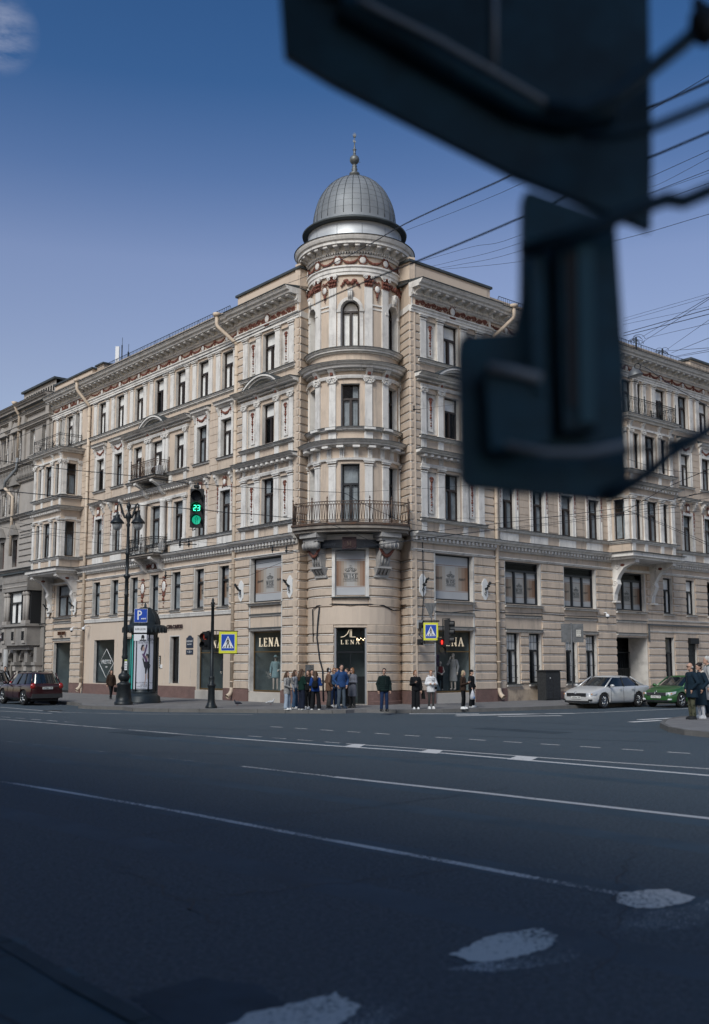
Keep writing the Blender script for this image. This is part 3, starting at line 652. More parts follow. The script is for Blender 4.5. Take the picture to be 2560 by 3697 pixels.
# fan-pattern railing over the left oriel
mbf = L_()
for a,b in (((62.7,.1),(62.7,1.6)),((62.7,1.6),(64.7,1.6)),((64.7,1.6),(66.75,1.6)),((66.75,1.6),(66.75,.1))):
    A_,B_ = Vector((*a,0)),Vector((*b,0)); d_ = B_-A_
    for zz in (16.08,16.22,16.86,16.98): mbf.tube([A_+Vector((0,0,zz)),B_+Vector((0,0,zz))], .016, iron, 5)
    for e in (A_,B_): mbf.tube([e+Vector((0,0,16.0)),e+Vector((0,0,17.05))], .028, iron, 5)
    for i in range(1,10):
        t = i/10; mbf.tube([A_+d_*t+Vector((0,0,16.86)),A_+d_*t+Vector((0,0,16.98))], .009, iron, 4)
    for i in range(-3,4):
        mbf.tube([A_+d_*.5+Vector((0,0,16.22)),A_+d_*(.5+i*.05)+Vector((0,0,16.62-abs(i)*.03))], .01, iron, 4)
    for e in (.22,.78):
        mbf.tube([A_+d_*(e+.1*math.cos(g*.6)*(1-g/16))+Vector((0,0,16.5+.2*math.sin(g*.6)*(1-g/16))) for g in range(14)], .01, iron, 4)
mbf.build('railing', BLD)
# ---- left balconies on the grouped bay
def balcony(u, z, w, d, m):
    s = L_(); s.box(u-w/2, u+w/2, 0, d, z-.12, z, concrete); s.box(u-w/2-.05, u+w/2+.05, 0, d+.06, z, z+.03, zincl); s.box(u-w/2+.1, u+w/2-.1, 0, d-.08, z-.2, z-.12, concrete)
    so = s.build('balcony_slab', BLD); scrap_rail(L_, pts_box(u-w/2+.05, u+w/2-.05, d-.05), z+.03, .9, m, sp=.3)
    for e in (-1,1):
        k = L_(); q = u+e*(w/2-.5); w_ = .14; side = [(0,z-.2),(d-.05,z-.2),(d-.05,z-.32),(d*.7,z-.42),(d*.45,z-.55),(.3,z-.85),(.1,z-1.0),(0,z-1.0)]; n = len(side)
        vs = [(q-w_,a,b) for a,b in side]+[(q+w_,a,b) for a,b in side]
        k.add(vs, [list(range(n))[::-1], [n+i for i in range(n)]]+[[i,(i+1)%n,n+(i+1)%n,n+i] for i in range(n)], white)
        for x in (-1,1):
            pts = [(q+x*(w_+.01), .3+math.cos(i*.6)*.17*(1-i/17), z-.42+math.sin(i*.6)*.17*(1-i/17)) for i in range(15)]; k.tube(pts, .025, white, 5)
        k.build('console', BLD)
    o = L_(); medal(o, u, .12, z-.62, .14, .16); rinceau(o, u-.9, u-.2, z-.6, .3, .1); rinceau(o, u+.2, u+.9, z-.6, .3, .1); o.build('stucco_ornament', BLD)
balcony(52.7, 12.68, 2.9, 1.0, rust); balcony(52.7, 8.22, 2.9, 1.0, iron)
ac = L_(); ac.box(51.5, 52.2, .3, .62, 12.74, 13.3, whitep); ac.lathe(tuple(FLt(51.85,.64,13.02)), [(.22,0),(.22,.02),(0,.02)], black, 14, axis=Matrix.Rotation(R_(90),3,'X'))
ac.build('air_conditioner', None, 'small white air conditioner on the rusty upper balcony', 'air conditioner')
# ================= turret (u = arc length, radius TR)
HW = math.pi*TR*.5
def arc(deg): return R_(deg)*TR
def turret():
    t = Tt(); z = ztw; ops = []
    side = [arc(-62.5), 0, arc(62.5)]
    for u in side:
        ops += [(u-.46,u+.46,z(17.3),z(19.7)),(u-.45,u+.45,z(13.39),z(15.5)),(u-.45,u+.45,z(8.72) if u == 0 else z(9.0),z(11.55))]
    ops += [(-.71,.71,z(5.2),z(7.4)),(-.76,.76,.16,z(3.7))]
    U0, U1 = arc(-100), arc(105)
    t.wall(U0, U1, .1, z(21.5), ops, 0, .28, beige, joint, nu=.22)
    # arch heads fill: thin spandrels round the arched window
    for u in side:
        zc = z(19.7)-.0; w = .46; n = 8; zt = z(19.7)
        for i in range(n):
            a0,a1 = math.pi*i/n, math.pi*(i+1)/n
            p0,p1 = (u+w*math.cos(a0), zt-w+w*math.sin(a0)),(u+w*math.cos(a1), zt-w+w*math.sin(a1))
            t.add([(p0[0],.0,p0[1]),(p1[0],0,p1[1]),(p1[0],0,zt+.001),(p0[0],0,zt+.001)], [[0,1,2,3]], beige); t.add([(p0[0],0,p0[1]),(p1[0],0,p1[1]),(p1[0],-.28,p1[1]),(p0[0],-.28,p0[1])], [[0,1,2,3]], joint)
            q0,q1 = [(u+(w+.15)*math.cos(a), zt-w+(w+.15)*math.sin(a)) for a in (a0,a1)]; t.poly([p0,p1,q1,q0], (-.02,.07), white)
        for d in (-1,1):
            x = sorted((u+d*w, u+d*(w+.15))); t.box(x[0], x[1], -.02, .05, z(17.3), zt-w-.12, white); t.box(x[0]-.02, x[1]+.02, -.02, .1, zt-w-.12, zt-w, white)
        t.run(u-.11, u+.11, [(0,zt-.05),(.1,zt-.05),(.14,zt+.25),(.24,zt+.42),(.24,zt+.52),(0,zt+.52)], white)
        for k in (-1,0,1): t.tube([(u+k*.07,.15,zt+.02),(u+k*.07,.2,zt+.4)], .025, white, 5)
        window(Tt, u, .92, z(17.3), z(19.7), .28, arch=True, cur='sash' if u == 0 else 'dim', nu=4)
        window(Tt, u, .9, z(13.39), z(15.5), .28, cur='half' if u==0 else 'dim')
        window(Tt, u, .9, z(8.72) if u == 0 else z(9.0), z(11.55), .28, cur='dim', m=frame_b)
    orn = Tt(); c = Tt(); N = 40
    # top entablature
    c.run(U0-.5, U1+.5, [(-.05,z(20.97)),(.1,z(20.97)),(.1,z(21.1)),(.14,z(21.13)),(.14,z(21.3)),(.2,z(21.34)),(.2,z(21.42)),(-.05,z(21.42))], white, N)
    c.run(U0-.5, U1+.5, [(-.05,z(21.42)),(.06,z(21.42)),(.06,z(21.93)),(-.05,z(21.93))], beige, N)
    c.run(U0-.5, U1+.5, [(-.05,z(21.9)),(.14,z(21.9)),(.17,z(21.98)),(.17,z(22.0)),(-.05,z(22.0))], white, N); beads(c, U0-.4, U1+.4, z(22.06), .06, .2, .12)
    c.run(U0-.5, U1+.5, [(-.05,z(22.1)),(.2,z(22.1)),(.2,z(22.42)),(-.05,z(22.42))], white, N)
    modillions(c, U0-.4, U1+.4, z(22.12), z(22.38), .19, .56, .44, w=.17)
    c.run(U0-2, U1+2, [(-.05,z(22.38)),(.62,z(22.38)),(.62,z(22.52)),(.7,z(22.56)),(.76,z(22.68)),(.78,z(22.76)),(-.05,z(22.76))], white, N+10); c.run(U0-2.2, U1+2.2, [(-.3,z(22.77)),(.82,z(22.77)),(.82,z(22.785)),(-.3,z(22.84))], zincl, N+10)
    for dg in (-75,-45,-15,15,45,75): medal(orn, arc(dg)+.0, .13, z(21.68), .15, .17); bow(orn, arc(dg), .14, z(21.86), .16)
    for dg in (-75,-45,-15,15,45): garland(orn, arc(dg)+.22, arc(dg+30)-.22, z(21.75), .2, .12, .055, 12)
    for dg in (-22.3,22.3,-46,46,-84,84): pilaster(Tt, arc(dg), z(17.25), z(21.0), .38, 'corinthian', .08, .6); pilaster(Tt, arc(dg), z(13.3), z(15.84), .34, 'ionic', .08, .3); pilaster(Tt, arc(dg), z(8.6), z(11.72), .36, 'doric', .08, .26)
    for d in (-1,1):
        u = arc(d*34); medal(orn, u, .06, z(20.3), .13, .17); drop(orn, u, .06, z(20.02), z(19.75), .07); bow(orn, u, .06, z(20.62), .16); c.box(u-.27, u+.27, 0, .06, z(19.45), z(19.52), white); c.box(u-.27, u+.27, 0, .04, z(19.25), z(19.33), white)
    for u in side: bow(orn, u, .07, z(20.55), .36)
    # ring ledges
    c.run(U0, U1, prof_cornice(z(17.27), .24, .3), white, N); c.run(U0, U1, [(-.05,z(17.27)),(.33,z(17.27)),(.33,z(17.29)),(-.05,z(17.36))], zincl, N)
    c.run(U0-.2, U1+.2, prof_cornice(z(16.48), .34, .6), white, N); c.run(U0-.2, U1+.2, [(-.05,z(16.48)),(.63,z(16.48)),(.63,z(16.5)),(-.05,z(16.62))], zincl, N); dentils(c, U0, U1, z(16.12), z(16.18), 0, .2, .035, .075)
    c.run(U0, U1, [(-.05,z(15.75)),(.1,z(15.75)),(.14,z(15.86)),(.14,z(15.9)),(-.05,z(15.9))], white, N)
    for dg in (-22.3,22.3,-46,46,-84,84): u = arc(dg); c.run(u-.14, u+.14, [(0,z(15.9)),(.1,z(15.9)),(.16,z(16.0)),(.32,z(16.22)),(0,z(16.22))], white); c.box(u-.07, u+.07, .1, .2, z(15.92), z(16.1), terra); c.box(u-.2, u+.2, 0, .08, z(12.75), z(13.12), white)
    c.run(U0, U1, prof_cornice(z(13.32), .16, .24), white, N); c.run(U0, U1, [(-.05,z(13.32)),(.27,z(13.32)),(.27,z(13.34)),(-.05,z(13.42))], zincl, N)
    for dg in (-22.3,22.3,-46,46,-84,84): u = arc(dg); c.box(u-.24, u+.24, .2, .3, z(13.2), z(13.31), white, 2)
    c.run(U0-.1, U1+.1, prof_cornice(z(12.64), .26, .58), white, N); c.run(U0-.1, U1+.1, [(-.05,z(12.64)),(.61,z(12.64)),(.61,z(12.66)),(-.05,z(12.78))], zincl, N)
    for dg in range(-95,100,17): u = arc(dg)+.0; c.box(u-.14, u+.14, 0, .42, z(12.28), z(12.38), white); [c.box(u+k*.08-.025, u+k*.08+.025, 0, .07, z(11.84), z(12.27), white) for k in (-1,0,1)]
    c.run(U0, U1, [(-.05,z(11.72)),(.1,z(11.72)),(.13,z(11.82)),(-.05,z(11.82))], white, N)
    # band below balcony, rusticated base
    c.run(U0, U1, [(-.05,z(7.55)),(.1,z(7.55)),(.18,z(7.7)),(.3,z(8.0)),(.3,z(8.1)),(-.05,z(8.1))], joint, N)
    zr = [z(1.09+.47*i) if False else 1.16+.4333*i for i in range(15)]
    for a,b in ((U0,-.78),(.78,U1)): rustic(t, a, b, .75, 3.77, 0, nu=14)
    for a,b in ((U0,-.86),(.86,U1)): rustic(t, a, b, 4.6, 7.3, 0, nu=14)
    c.box(-.86, -.71, -.02, .06, z(5.1), z(7.5), white); c.box(.71, .86, -.02, .06, z(5.1), z(7.5), white); c.run(-.86, .86, [(-.1,z(7.4)),(.07,z(7.4)),(.1,z(7.5)),(-.1,z(7.5))], white, 6); c.run(-.86, .86, [(-.2,z(5.1)),(.16,z(5.1)),(.16,z(5.14)),(-.2,z(5.2))], zincl, 6)
    t.run(U0, U1, [(-.02,4.58),(.045,4.58),(.045,3.78),(-.02,3.78)], beige2, 20)
    for a,b in ((U0,-.8),(.8,U1)): t.run(a, b, [(-.02,.1),(.1,.1),(.1,.28),(.07,.3),(.07,.73),(-.02,.75)], granite, 12)
    t.build('wall', BLD); c.build('cornice', BLD); orn.build('stucco_ornament', BLD)
turret()
# returns between the bays and the turret
def edge(P, Q, zt=21.0):
    ax = (Vector(Q)-Vector(P)); L = ax.length; ax.normalize(); n = Vector((ax.y, -ax.x, 0))
    if n.y > 0: n = -n
    if abs(n.x) > abs(n.y) and n.x*P[0] > 0 and False: n = -n
    f = lambda u,o,z: Vector(P)+ax*u+n*o+Vector((0,0,z)); mb = MB(f, False)
    mb.box(-.02, L, -.3, 0, .1, zt, beige); zq = [8.3+.4*i for i in range(27)]; rustic(mb, .0, L, .75, 7.24, 0); rustic(mb, .0, L, 8.2, 18.8, 0, zs=zq, gap=.085); mb.box(0, L, 0, .05, 18.9, 19.2, white)
    mb.box(-.02, L, -.3, .02, zt, zt+.6, beige2); mb.box(0, L, 0, .1, .1, .74, granite); mb.build('wall', BLD)
E_L = FLt(38.9, .1, 0); E_R = FRt(33.1, .1, 0)
edge(E_L, Vector((-2.15, 49.5, 0))); edge(Vector((2.19, 49.15, 0)), E_R)
# dome, drum, finial
d = MB(); z = ztw; R0 = 2.32
d.lathe((*TC.xy, 0), [(2.34,z(22.85)),(2.34,z(23.74)),(2.28,z(23.76))], zinc2, 64)
for i in range(12): a = R_(i*30+9); d.box(0,0,0,0,0,0,zinc2) if False else d.tube([(TC.x+2.345*math.cos(a),TC.y+2.345*math.sin(a),z(22.9)),(TC.x+2.345*math.cos(a),TC.y+2.345*math.sin(a),z(23.6))], .008, seam, 4)
d.build('drum', BLD)
rm = MB(); rm.lathe((*TC.xy, 0), [(2.3,z(23.74)),(2.46,z(23.75)),(2.56,z(23.77)),(2.6,z(23.78)),(2.62,z(23.86)),(2.55,z(23.92)),(2.3,z(24.02)),(2.16,z(24.12))], zincl, 64); rm.build('dome_rim', BLD)
dm = MB(); zb = z(24.05); ht = 26.28-zb; prof = [(2.14,zb),(2.1,zb+.12),(2.07,zb+.25)]
for i in range(1,19): t_ = i/18*math.pi/2; prof.append((2.07*math.cos(t_)**.92 if i<18 else .15, zb+.25+(ht-.25)*math.sin(t_)))
dm.lathe((*TC.xy, 0), prof, zinc, 96); dm.build('dome', BLD)
ss = MB()
def dome_pt(a, h):   # radius at relative height
    zz = zb+.25+(ht-.25)*h; return 2.07*max(1e-4,(1-h*h))**.46, zz
for i in range(30):
    a = R_(i*12+3); ss.tube([(TC.x+(dome_pt(0,math.sin(k/14*1.5))[0]+.008)*math.cos(a), TC.y+(dome_pt(0,math.sin(k/14*1.5))[0]+.008)*math.sin(a), dome_pt(0,math.sin(k/14*1.5))[1]) for k in range(15)], .016, seam, 4)
for k in range(1,11):
    r_, zz = dome_pt(0, math.sin(k*.13)); off_ = 0
    ss.tube([(TC.x+(r_+.004)*math.cos(R_(g*6)), TC.y+(r_+.004)*math.sin(R_(g*6)), zz) for g in range(61)], .003, seam, 4, caps=False)
ss.build('seam', BLD)
fn = MB(); fp = [(.0,26.2),(.2,26.2),(.17,26.35),(.16,26.42),(.23,26.48),(.23,26.56),(.14,26.64),(.1,26.68),(.13,26.75),(.13,26.82),(.08,26.86),(.11,26.92),(.11,26.97),(.07,27.02),(.06,27.05),(.13,27.09),(.2,27.2),(.215,27.3),(.19,27.42),(.1,27.52),(.04,27.54),(.05,27.6),(.07,27.64),(.04,27.68),(.06,27.74),(.04,27.78),(.085,27.82),(.085,27.85),(.03,27.88),(.045,27.95),(.03,28.0),(.02,28.2),(.045,28.24),(.02,28.28),(.018,28.5),(.03,28.54),(0,28.55)]
fn.lathe((*TC.xy, 0), [(a_*1.15,b_) for a_,b_ in fp], mat('finial_zinc', (.14,.15,.15), .5, .5, var=.3, vs=5), 18)
fn.add([(TC.x-.08,TC.y-.01,28.25),(TC.x+.08,TC.y-.01,28.22),(TC.x+.05,TC.y-.01,28.34),(TC.x,TC.y-.01,28.27),(TC.x-.07,TC.y-.01,28.4)], [[0,1,2,3,4]], zinc)
for k,(dx,h) in enumerate(((-.08,.1),(-.035,.17),(.01,.19),(.05,.16),(.09,.08))): fn.tube([(TC.x+dx*.3,TC.y,28.5),(TC.x+dx*.8,TC.y,28.58+h*.3),(TC.x+dx*1.1,TC.y,28.58+h)], [.03,.02,.006], zinc, 5)
fn.tube([(TC.x+.18,TC.y,27.2),(TC.x+.3,TC.y,27.16)], .012, zinc, 4); fn.build('finial', BLD)
# corner balcony
def corner_balcony():
    n = 22; zt = ztw(8.57)-.0
    # slab: broad shallow arc in front of the turret, ends against the bays
    th = TH; front = lambda s: 1.25-.42*abs(s)**2.2     # offset beyond turret radius
    P = []
    dirx = Vector((math.cos(th), math.sin(th), 0)); fwd = Vector((math.sin(th), -math.cos(th), 0)); fc = TC+fwd*TR
    for i in range(n+1):
        s = -1+2*i/n; P.append(fc+dirx*(s*2.72)+fwd*(.98-1.0*abs(s)**2.5))
    mb = MB(); back = [TC+dirx*2.72+fwd*.6, TC-dirx*2.72+fwd*.6]
    for (z0,z1,g,m) in ((zt-.1,zt,.06,rust),(zt-.26,zt-.1,0,concrete),(zt-.4,zt-.26,-.12,concrete)):
        pp = []
        for p in P: v = (p-TC); v.z = 0; v.normalize(); pp.append(p+v*g)
        pp += back; k = len(pp); mb.add([(p.x,p.y,z0) for p in pp]+[(p.x,p.y,z1) for p in pp], [list(range(k))[::-1], [k+i for i in range(k)]]+[[i,(i+1)%k,k+(i+1)%k,k+i] for i in range(k)], m)
    so = mb.build('balcony_slab', BLD)
    q = [P[i]*.985+TC*.015 for i in range(n+1)]
    pts = [(p.x,p.y) for p in [q[0]+fwd*-.9, q[0]]+q[1:]+[q[-1]+fwd*-.9]]
    mb = MB()
    def rail(A_, B_, nb):
        for zz,r in ((zt+.06,.014),(zt+.14,.012),(zt+.98,.02),(zt+.85,.012)): mb.tube([(*A_,zz),(*B_,zz)], r, rust, 5)
        for i in range(nb):
            t0,t1 = i/nb,(i+1)/nb; f = lambda t,zz: (A_[0]+(B_[0]-A_[0])*t, A_[1]+(B_[1]-A_[1])*t, zz)
            tm = (t0+t1)/2
            mb.tube([f(t0,zt+.14),f(tm-.1/nb,zt+.85)], .011, rust, 4); mb.tube([f(t1,zt+.14),f(tm+.1/nb,zt+.85)], .011, rust, 4)
            d_ = (Vector(B_)-Vector(A_)).normalized()
            for tt,zz,rr in ((tm,zt+.915,.055),(tm,zt+.1,.035)): mb.tube([(f(tt,zz)[0]+d_.x*math.cos(g*.785)*rr, f(tt,zz)[1]+d_.y*math.cos(g*.785)*rr, zz+math.sin(g*.785)*rr) for g in range(9)], .009, rust, 4, caps=False)
            mb.tube([f(t0,zt+.85)]+[f(t0+(t1-t0)*g/4,zt+.85-.06*math.sin(g/4*math.pi)) for g in range(1,4)]+[f(t1,zt+.85)], .008, rust, 4)
    for a,b in zip(pts, pts[1:]): rail(a, b, max(1, round((Vector(a)-Vector(b)).length/.16)))
    for i in (0,1,5,1+7,16,n+1-3,n+1,n+2):
        p = pts[i] if i < len(pts) else pts[-1]
        mb.tube([(*p,zt),(*p,zt+1.08)], .035, rust, 6); mb.sph((*p,zt+1.14), .045, rust, 6, 5); mb.tube([(*p,zt+1.16),(*p,zt+1.26)], [.025,.003], rust, 5)
    mb.build('railing', BLD)
    # great console brackets left and right of the sign
    for s in (-1,1):
        a = TH+R_(s*38); e = Vector((math.sin(a), -math.cos(a), 0)); r_ = Vector((math.cos(a), math.sin(a), 0)); k = MB(lambda u,o,z: TC+e*(TR+o)+r_*u+Vector((0,0,z)), True)
        k.box(-.55,.55,-.1,.95,zt-.62,zt-.4,stone); k.box(-.48,.48,-.1,.8,zt-.78,zt-.62,stone)
        side = [(-.1,zt-.78),(.85,zt-.78),(.85,zt-1.0),(.6,zt-1.15),(.42,zt-1.5),(.34,zt-1.9),(-.1,zt-1.95)]; n_ = len(side)
        k.add([(-.28,x,y) for x,y in side]+[(.28,x,y) for x,y in side], [list(range(n_))[::-1],[n_+i for i in range(n_)]]+[[i,(i+1)%n_,n_+(i+1)%n_,n_+i] for i in range(n_)], stone)
        k.tube([(-.38,.72,zt-.98),(.38,.72,zt-.98)], .16, stone, 12)
        for b_ in (-.42,-.2,0,.2,.42): k.tube([(b_-.02,.72,zt-.98),(b_+.02,.72,zt-.98)], .185, stone, 12)
        for g in range(12): blob(k, -.34+.68*g/11, .55, zt-1.15-.3*math.sin(g/11*math.pi), .09)
        for g in (-.16,0,.16): k.tube([(g,.44,zt-1.45),(g,.37,zt-1.85)], .05, stone, 6)
        k.box(-.36,.36,-.1,.42,zt-2.02,zt-1.93,stone)
        for g in range(4): k.add([(-.3+g*.2-.08,.36,zt-2.03),(-.3+g*.2+.08,.36,zt-2.03),(-.3+g*.2+.03,.1,zt-2.35),(-.3+g*.2-.03,.1,zt-2.35),(-.3+g*.2-.08,-.05,zt-2.03),(-.3+g*.2+.08,-.05,zt-2.03)], [[0,1,2,3],[1,5,2],[0,3,4]], stone)
        k.box(-.38,.38,-.1,.12,zt-2.42,zt-2.3,stone); k.build('console', BLD)
corner_balcony()
# =========================================================== ground floor, shop fronts, roof, pipes
film_t = mat('film_grey', (.36,.37,.39), .35, spec=.5, var=.05)
FB = [mat('film_brown_%d'%i, c, .35, spec=.5) for i,c in enumerate(((.2,.115,.075),(.25,.17,.125),(.29,.235,.19),(.33,.3,.27),(.35,.34,.33)))]
film_ink = mat('film_ink', (.035,.045,.05), .5); gold = mat('shop_letter', (.75,.66,.5), .4, emit=(.9,.72,.5), es=.12)
bronze = mat('bronze_bar', (.17,.11,.05), .4, .6); lamp_w = mat('bulb', (1,.8,.5), .5, emit=(1,.72,.4), es=6)
def RGT(F): return -UL if F is L_ else UR
def nrm(F): return -UR if F is L_ else -UL
Z = Vector((0,0,1))
def lotus(mb, org, right, s, m):
    """crown of curling petals over the spa's name"""
    def T(pts, r): mb.tube([Vector(org)+right*(x*s)+Z*(y*s) for x,y in pts], [r*s*(1-.6*abs(2*i/(len(pts)-1)-1)) for i in range(len(pts))], m, 5, raw=True)
    T([(0,.75),(-.12,.5),(0,.2),(.12,.5),(0,.75)], .035)
    for d in (-1,1):
        T([(d*.1,.15),(d*.35,.3),(d*.32,.6),(d*.16,.62),(d*.14,.4)], .04); T([(d*.12,.1),(d*.55,.15),(d*.72,.45),(d*.52,.52),(d*.45,.35)], .04)
        T([(d*.1,.04),(d*.6,.02),(d*.95,.3),(d*.85,.5)], .04); T([(0,.9),(d*.05,1.0),(d*.14,.85),(d*.22,.98)], .03)
def wise(F, uc, w, z0, z1, o, parent, beauty=True, right=None, org=None, s=1):
    """printed window film: grey bands, bronze field fading to grey, lotus crest and WISE lettering"""
    f = F(); k = 11; hb = (z1-z0)*.2
    za, zb = z0+hb, z1-hb*1.15
    for a,b,m in ((z0,za-.05,film_t),(za-.05,za-.02,FB[1]),(za-.02,za,film_t),(zb+.06,z1,film_t),(zb+.03,zb+.06,FB[0]),(zb,zb+.03,film_t)):
        for j in range(4): f.add([(uc-w/2+w*j/4,o,a),(uc-w/2+w*(j+1)/4,o,a),(uc-w/2+w*(j+1)/4,o,b),(uc-w/2+w*j/4,o,b)], [[3,2,1,0]], m)
    for i in range(k):
        t = abs((i+.5)/k-.5)*2; m = FB[max(0, min(4, int((1-t)*5.6)))]
        f.add([(uc-w/2+w*i/k,o,za),(uc-w/2+w*(i+1)/k,o,za),(uc-w/2+w*(i+1)/k,o,zb),(uc-w/2+w*i/k,o,zb)], [[3,2,1,0]], m)
    R = right or RGT(F); c = Vector(org) if org is not None else Vector(F().tf(uc, o+.01, (za+zb)/2)); c2 = c+(nrm(F) if right is None else R.cross(Z))*.006
    lotus(f, c2+Z*.06*s, R, .3*s, film_ink); put_serif(f, 'WISE', .2*s, c2-Z*.16*s, R, Z, film_ink, .003)
    for zz in (-.02,-.3,-.4): f.tube([c2-R*.36*s+Z*zz*s, c2+R*.36*s+Z*zz*s], .006, film_ink, 4, raw=True)
    put_text(f, 'R O Y A L  S P A', .075*s, c2-Z*.35*s, R, Z, film_ink, .002)
    if beauty:
        for d,t in ((-1,'Beauty'),(1,'Palace')): put_text(f, t, .2*s, c2+R*d*w*.33+Z*.0, (R+Z*.12).normalized(), (Z+R*.25).normalized(), film_ink, .002)
    return f.build('window_film', parent)
def shop_window(F, u, w, z0, z1, rec, tz=2.58, base=0, name='shop_window', dep=1.5, frm=bronze):
    f = F(); a,b = u-w/2,u+w/2; o = base-rec
    for x in ((a,a+.04),(b-.04,b)): f.box(x[0], x[1], o-.03, o+.03, z0, z1, frm)
    f.box(a+.04, b-.04, o-.03, o+.03, z0, z0+.07, frm); f.box(a+.04, b-.04, o-.03, o+.03, z1-.04, z1, frm)
    if tz: f.box(a+.04, b-.04, o-.033, o+.033, tz-.025, tz+.025, frm)
    fo = f.build(name, BLD); p = F(); p.add([(a+.03,o,z0+.05),(b-.03,o,z0+.05),(b-.03,o,z1-.03),(a+.03,o,z1-.03)], [[3,2,1,0]], shopglass); p.build('pane', fo)
    i = F(); gm = mat('shop_wall', (.15,.19,.2), .8, var=.3, vs=1.2)
    o1 = o-dep; i.box(a-.02, b+.02, o1-.02, o1, z0-.1, z1+.1, gm); i.box(a-.04, a-.02, o1, o-.04, z0-.1, z1, gm); i.box(b+.02, b+.04, o1, o-.04, z0-.1, z1, gm); i.box(a, b, o1, o-.04, z0-.06, z0, mat('shop_floor', (.2,.19,.18), .5)); i.build('shop_interior', fo)
    return fo
# ---- left main wall below the first cornice
mb = L_(); c = L_()
ops = [(u-.47,u+.47,4.98,7.1) for u in CL]+[(45.4,47.95,.62,3.52),(49.8,50.75,.92,3.5),(52.05,53.1,.14,3.5),(53.9,56.3,.8,3.5),(57.42,60.1,.8,3.46)]
mb.wall(44.35, 61.55, .1, 7.38, ops, 0, .2, beige2, joint)
e = [44.45]+[x for u in CL for x in (u-.55,u+.55)]+[61.5]
for a,b in zip(e[::2], e[1::2]): rustic(mb, a, b, 4.88, 7.22, 0)
for u in CL: mb.box(u-.54, u-.47, 0, .03, 4.9, 7.2, joint); mb.box(u+.47, u+.54, 0, .03, 4.9, 7.2, joint); sill(mb, u, 1.1, 4.96, .14)
mb.run(44.35, 61.55, [(0,4.56),(.07,4.56),(.1,4.68),(.12,4.72),(.12,4.76),(0,4.78)], white)
for u in (48.6,51.4,53.5,57.0,60.6): mb.box(u-.008, u+.008, 0, .006, .8, 4.5, joint)
for a,b in ((44.35,45.35),(48.05,52.0),(53.15,61.5)): mb.box(a, b, 0, .05, .1, .3, granite); mb.box(a, b, 0, .04, .3, .78 if a<48.1 and a>48 else .76, granite)
mb.box(45.35, 48.05, 0, .045, .1, .6, marble)
def cheek(mb, ops_, t=.06):
    for a,b,z0,z1 in ops_: mb.box(a-t, a, 0, .03, z0, z1+t, joint); mb.box(b, b+t, 0, .03, z0, z1+t, joint); mb.box(a, b, 0, .028, z1, z1+t, joint)
cheek(mb, [(49.8,50.75,.92,3.5)])
mb.build('wall', BLD)
for i,u in enumerate(CL):
    wo = window(L_, u, .92, 5.0, 7.08, .2, mull=0, cur='dim' if i>1 else None, m=frame_b)
    if i <= 1: wise(L_, u-.05, .78, 5.08, 7.02, -.26, wo, False, s=.62)
sw = shop_window(L_, 46.68, 2.5, .64, 3.5, .2); put = L_(); put_serif(put, 'LENA', .4, FLt(46.68,-.19,3.02), -UL, Z, gold, .015, .18); put.build('shop_lettering', sw)
nw = window(L_, 50.27, .93, .94, 3.48, .2, tr=0, mull=0, cur=None, g=glass_d)
fw = shop_window(L_, 58.76, 2.65, .82, 3.44, .2, tz=None, frm=frame_b); f = L_(); cc = FLt(58.76,-.185,2.02); R = -UL
for a,b in (((0,.88),(.78,0)),((.78,0),(0,-.88)),((0,-.88),(-.78,0)),((-.78,0),(0,.88))): f.tube([cc+R*a[0]*1.2+Z*a[1], cc+R*b[0]*1.2+Z*b[1]], .018, whitep, 4, raw=True)
put_text(f, 'FRETTE', .34, cc+Z*.08, R, Z, whitep, .004, 1.15); put_text(f, '1860', .13, cc-Z*.22, R, Z, whitep, .004); f.build('shop_lettering', fw)
teal = mat('teal_screen', (.02,.16,.15), .5, emit=(.02,.28,.25), es=.35)
gw = shop_window(L_, 55.1, 2.35, .82, 3.48, .2, tz=None, frm=frame_b); f = L_(); f.box(53.95, 56.25, -.5, -.45, .85, 3.45, teal); f.build('window_film', gw)
dr = L_(); dr.box(52.07, 53.08, -.26, -.2, .15, 2.5, black); dr.box(52.07,53.08,-.26,-.2,2.55,3.48,dark); dr.box(52.2,52.55,-.2,-.19,1.5,2.3,iron); dr.box(52.6,52.95,-.2,-.19,.5,1.3,iron); ddo = dr.build('door', BLD)
dh = L_(); dh.tube([(52.2,-.15,1.1),(52.2,-.12,1.2),(52.2,-.12,1.5),(52.2,-.15,1.6)], .018, whitep, 5); dh.build('handle', ddo)
ip = L_(); ip.box(51.8, 51.92, 0, .05, 1.75, 2.45, black); [ip.box(51.83,51.89,.05,.055,1.8+.1*k,1.86+.1*k,whitep) for k in range(6)]; ip.box(51.6,51.78,0,.04,1.75,1.95,whitep); ip.build('intercom', BLD)
# raised shop letters on the wall
lt = L_()
put_text(lt, 'СПА САЛОН', .3, FLt(50.25,.08,4.02), -UL, Z, mat('dark_letter', (.05,.03,.03), .5), .03, .92); lt.build('sign_lettering', BLD)
lt = L_(); put_text(lt, 'АНТИКВАР', .28, FLt(53.2,.08,3.75), -UL, Z, MATS['dark_letter'], .03) if False else None
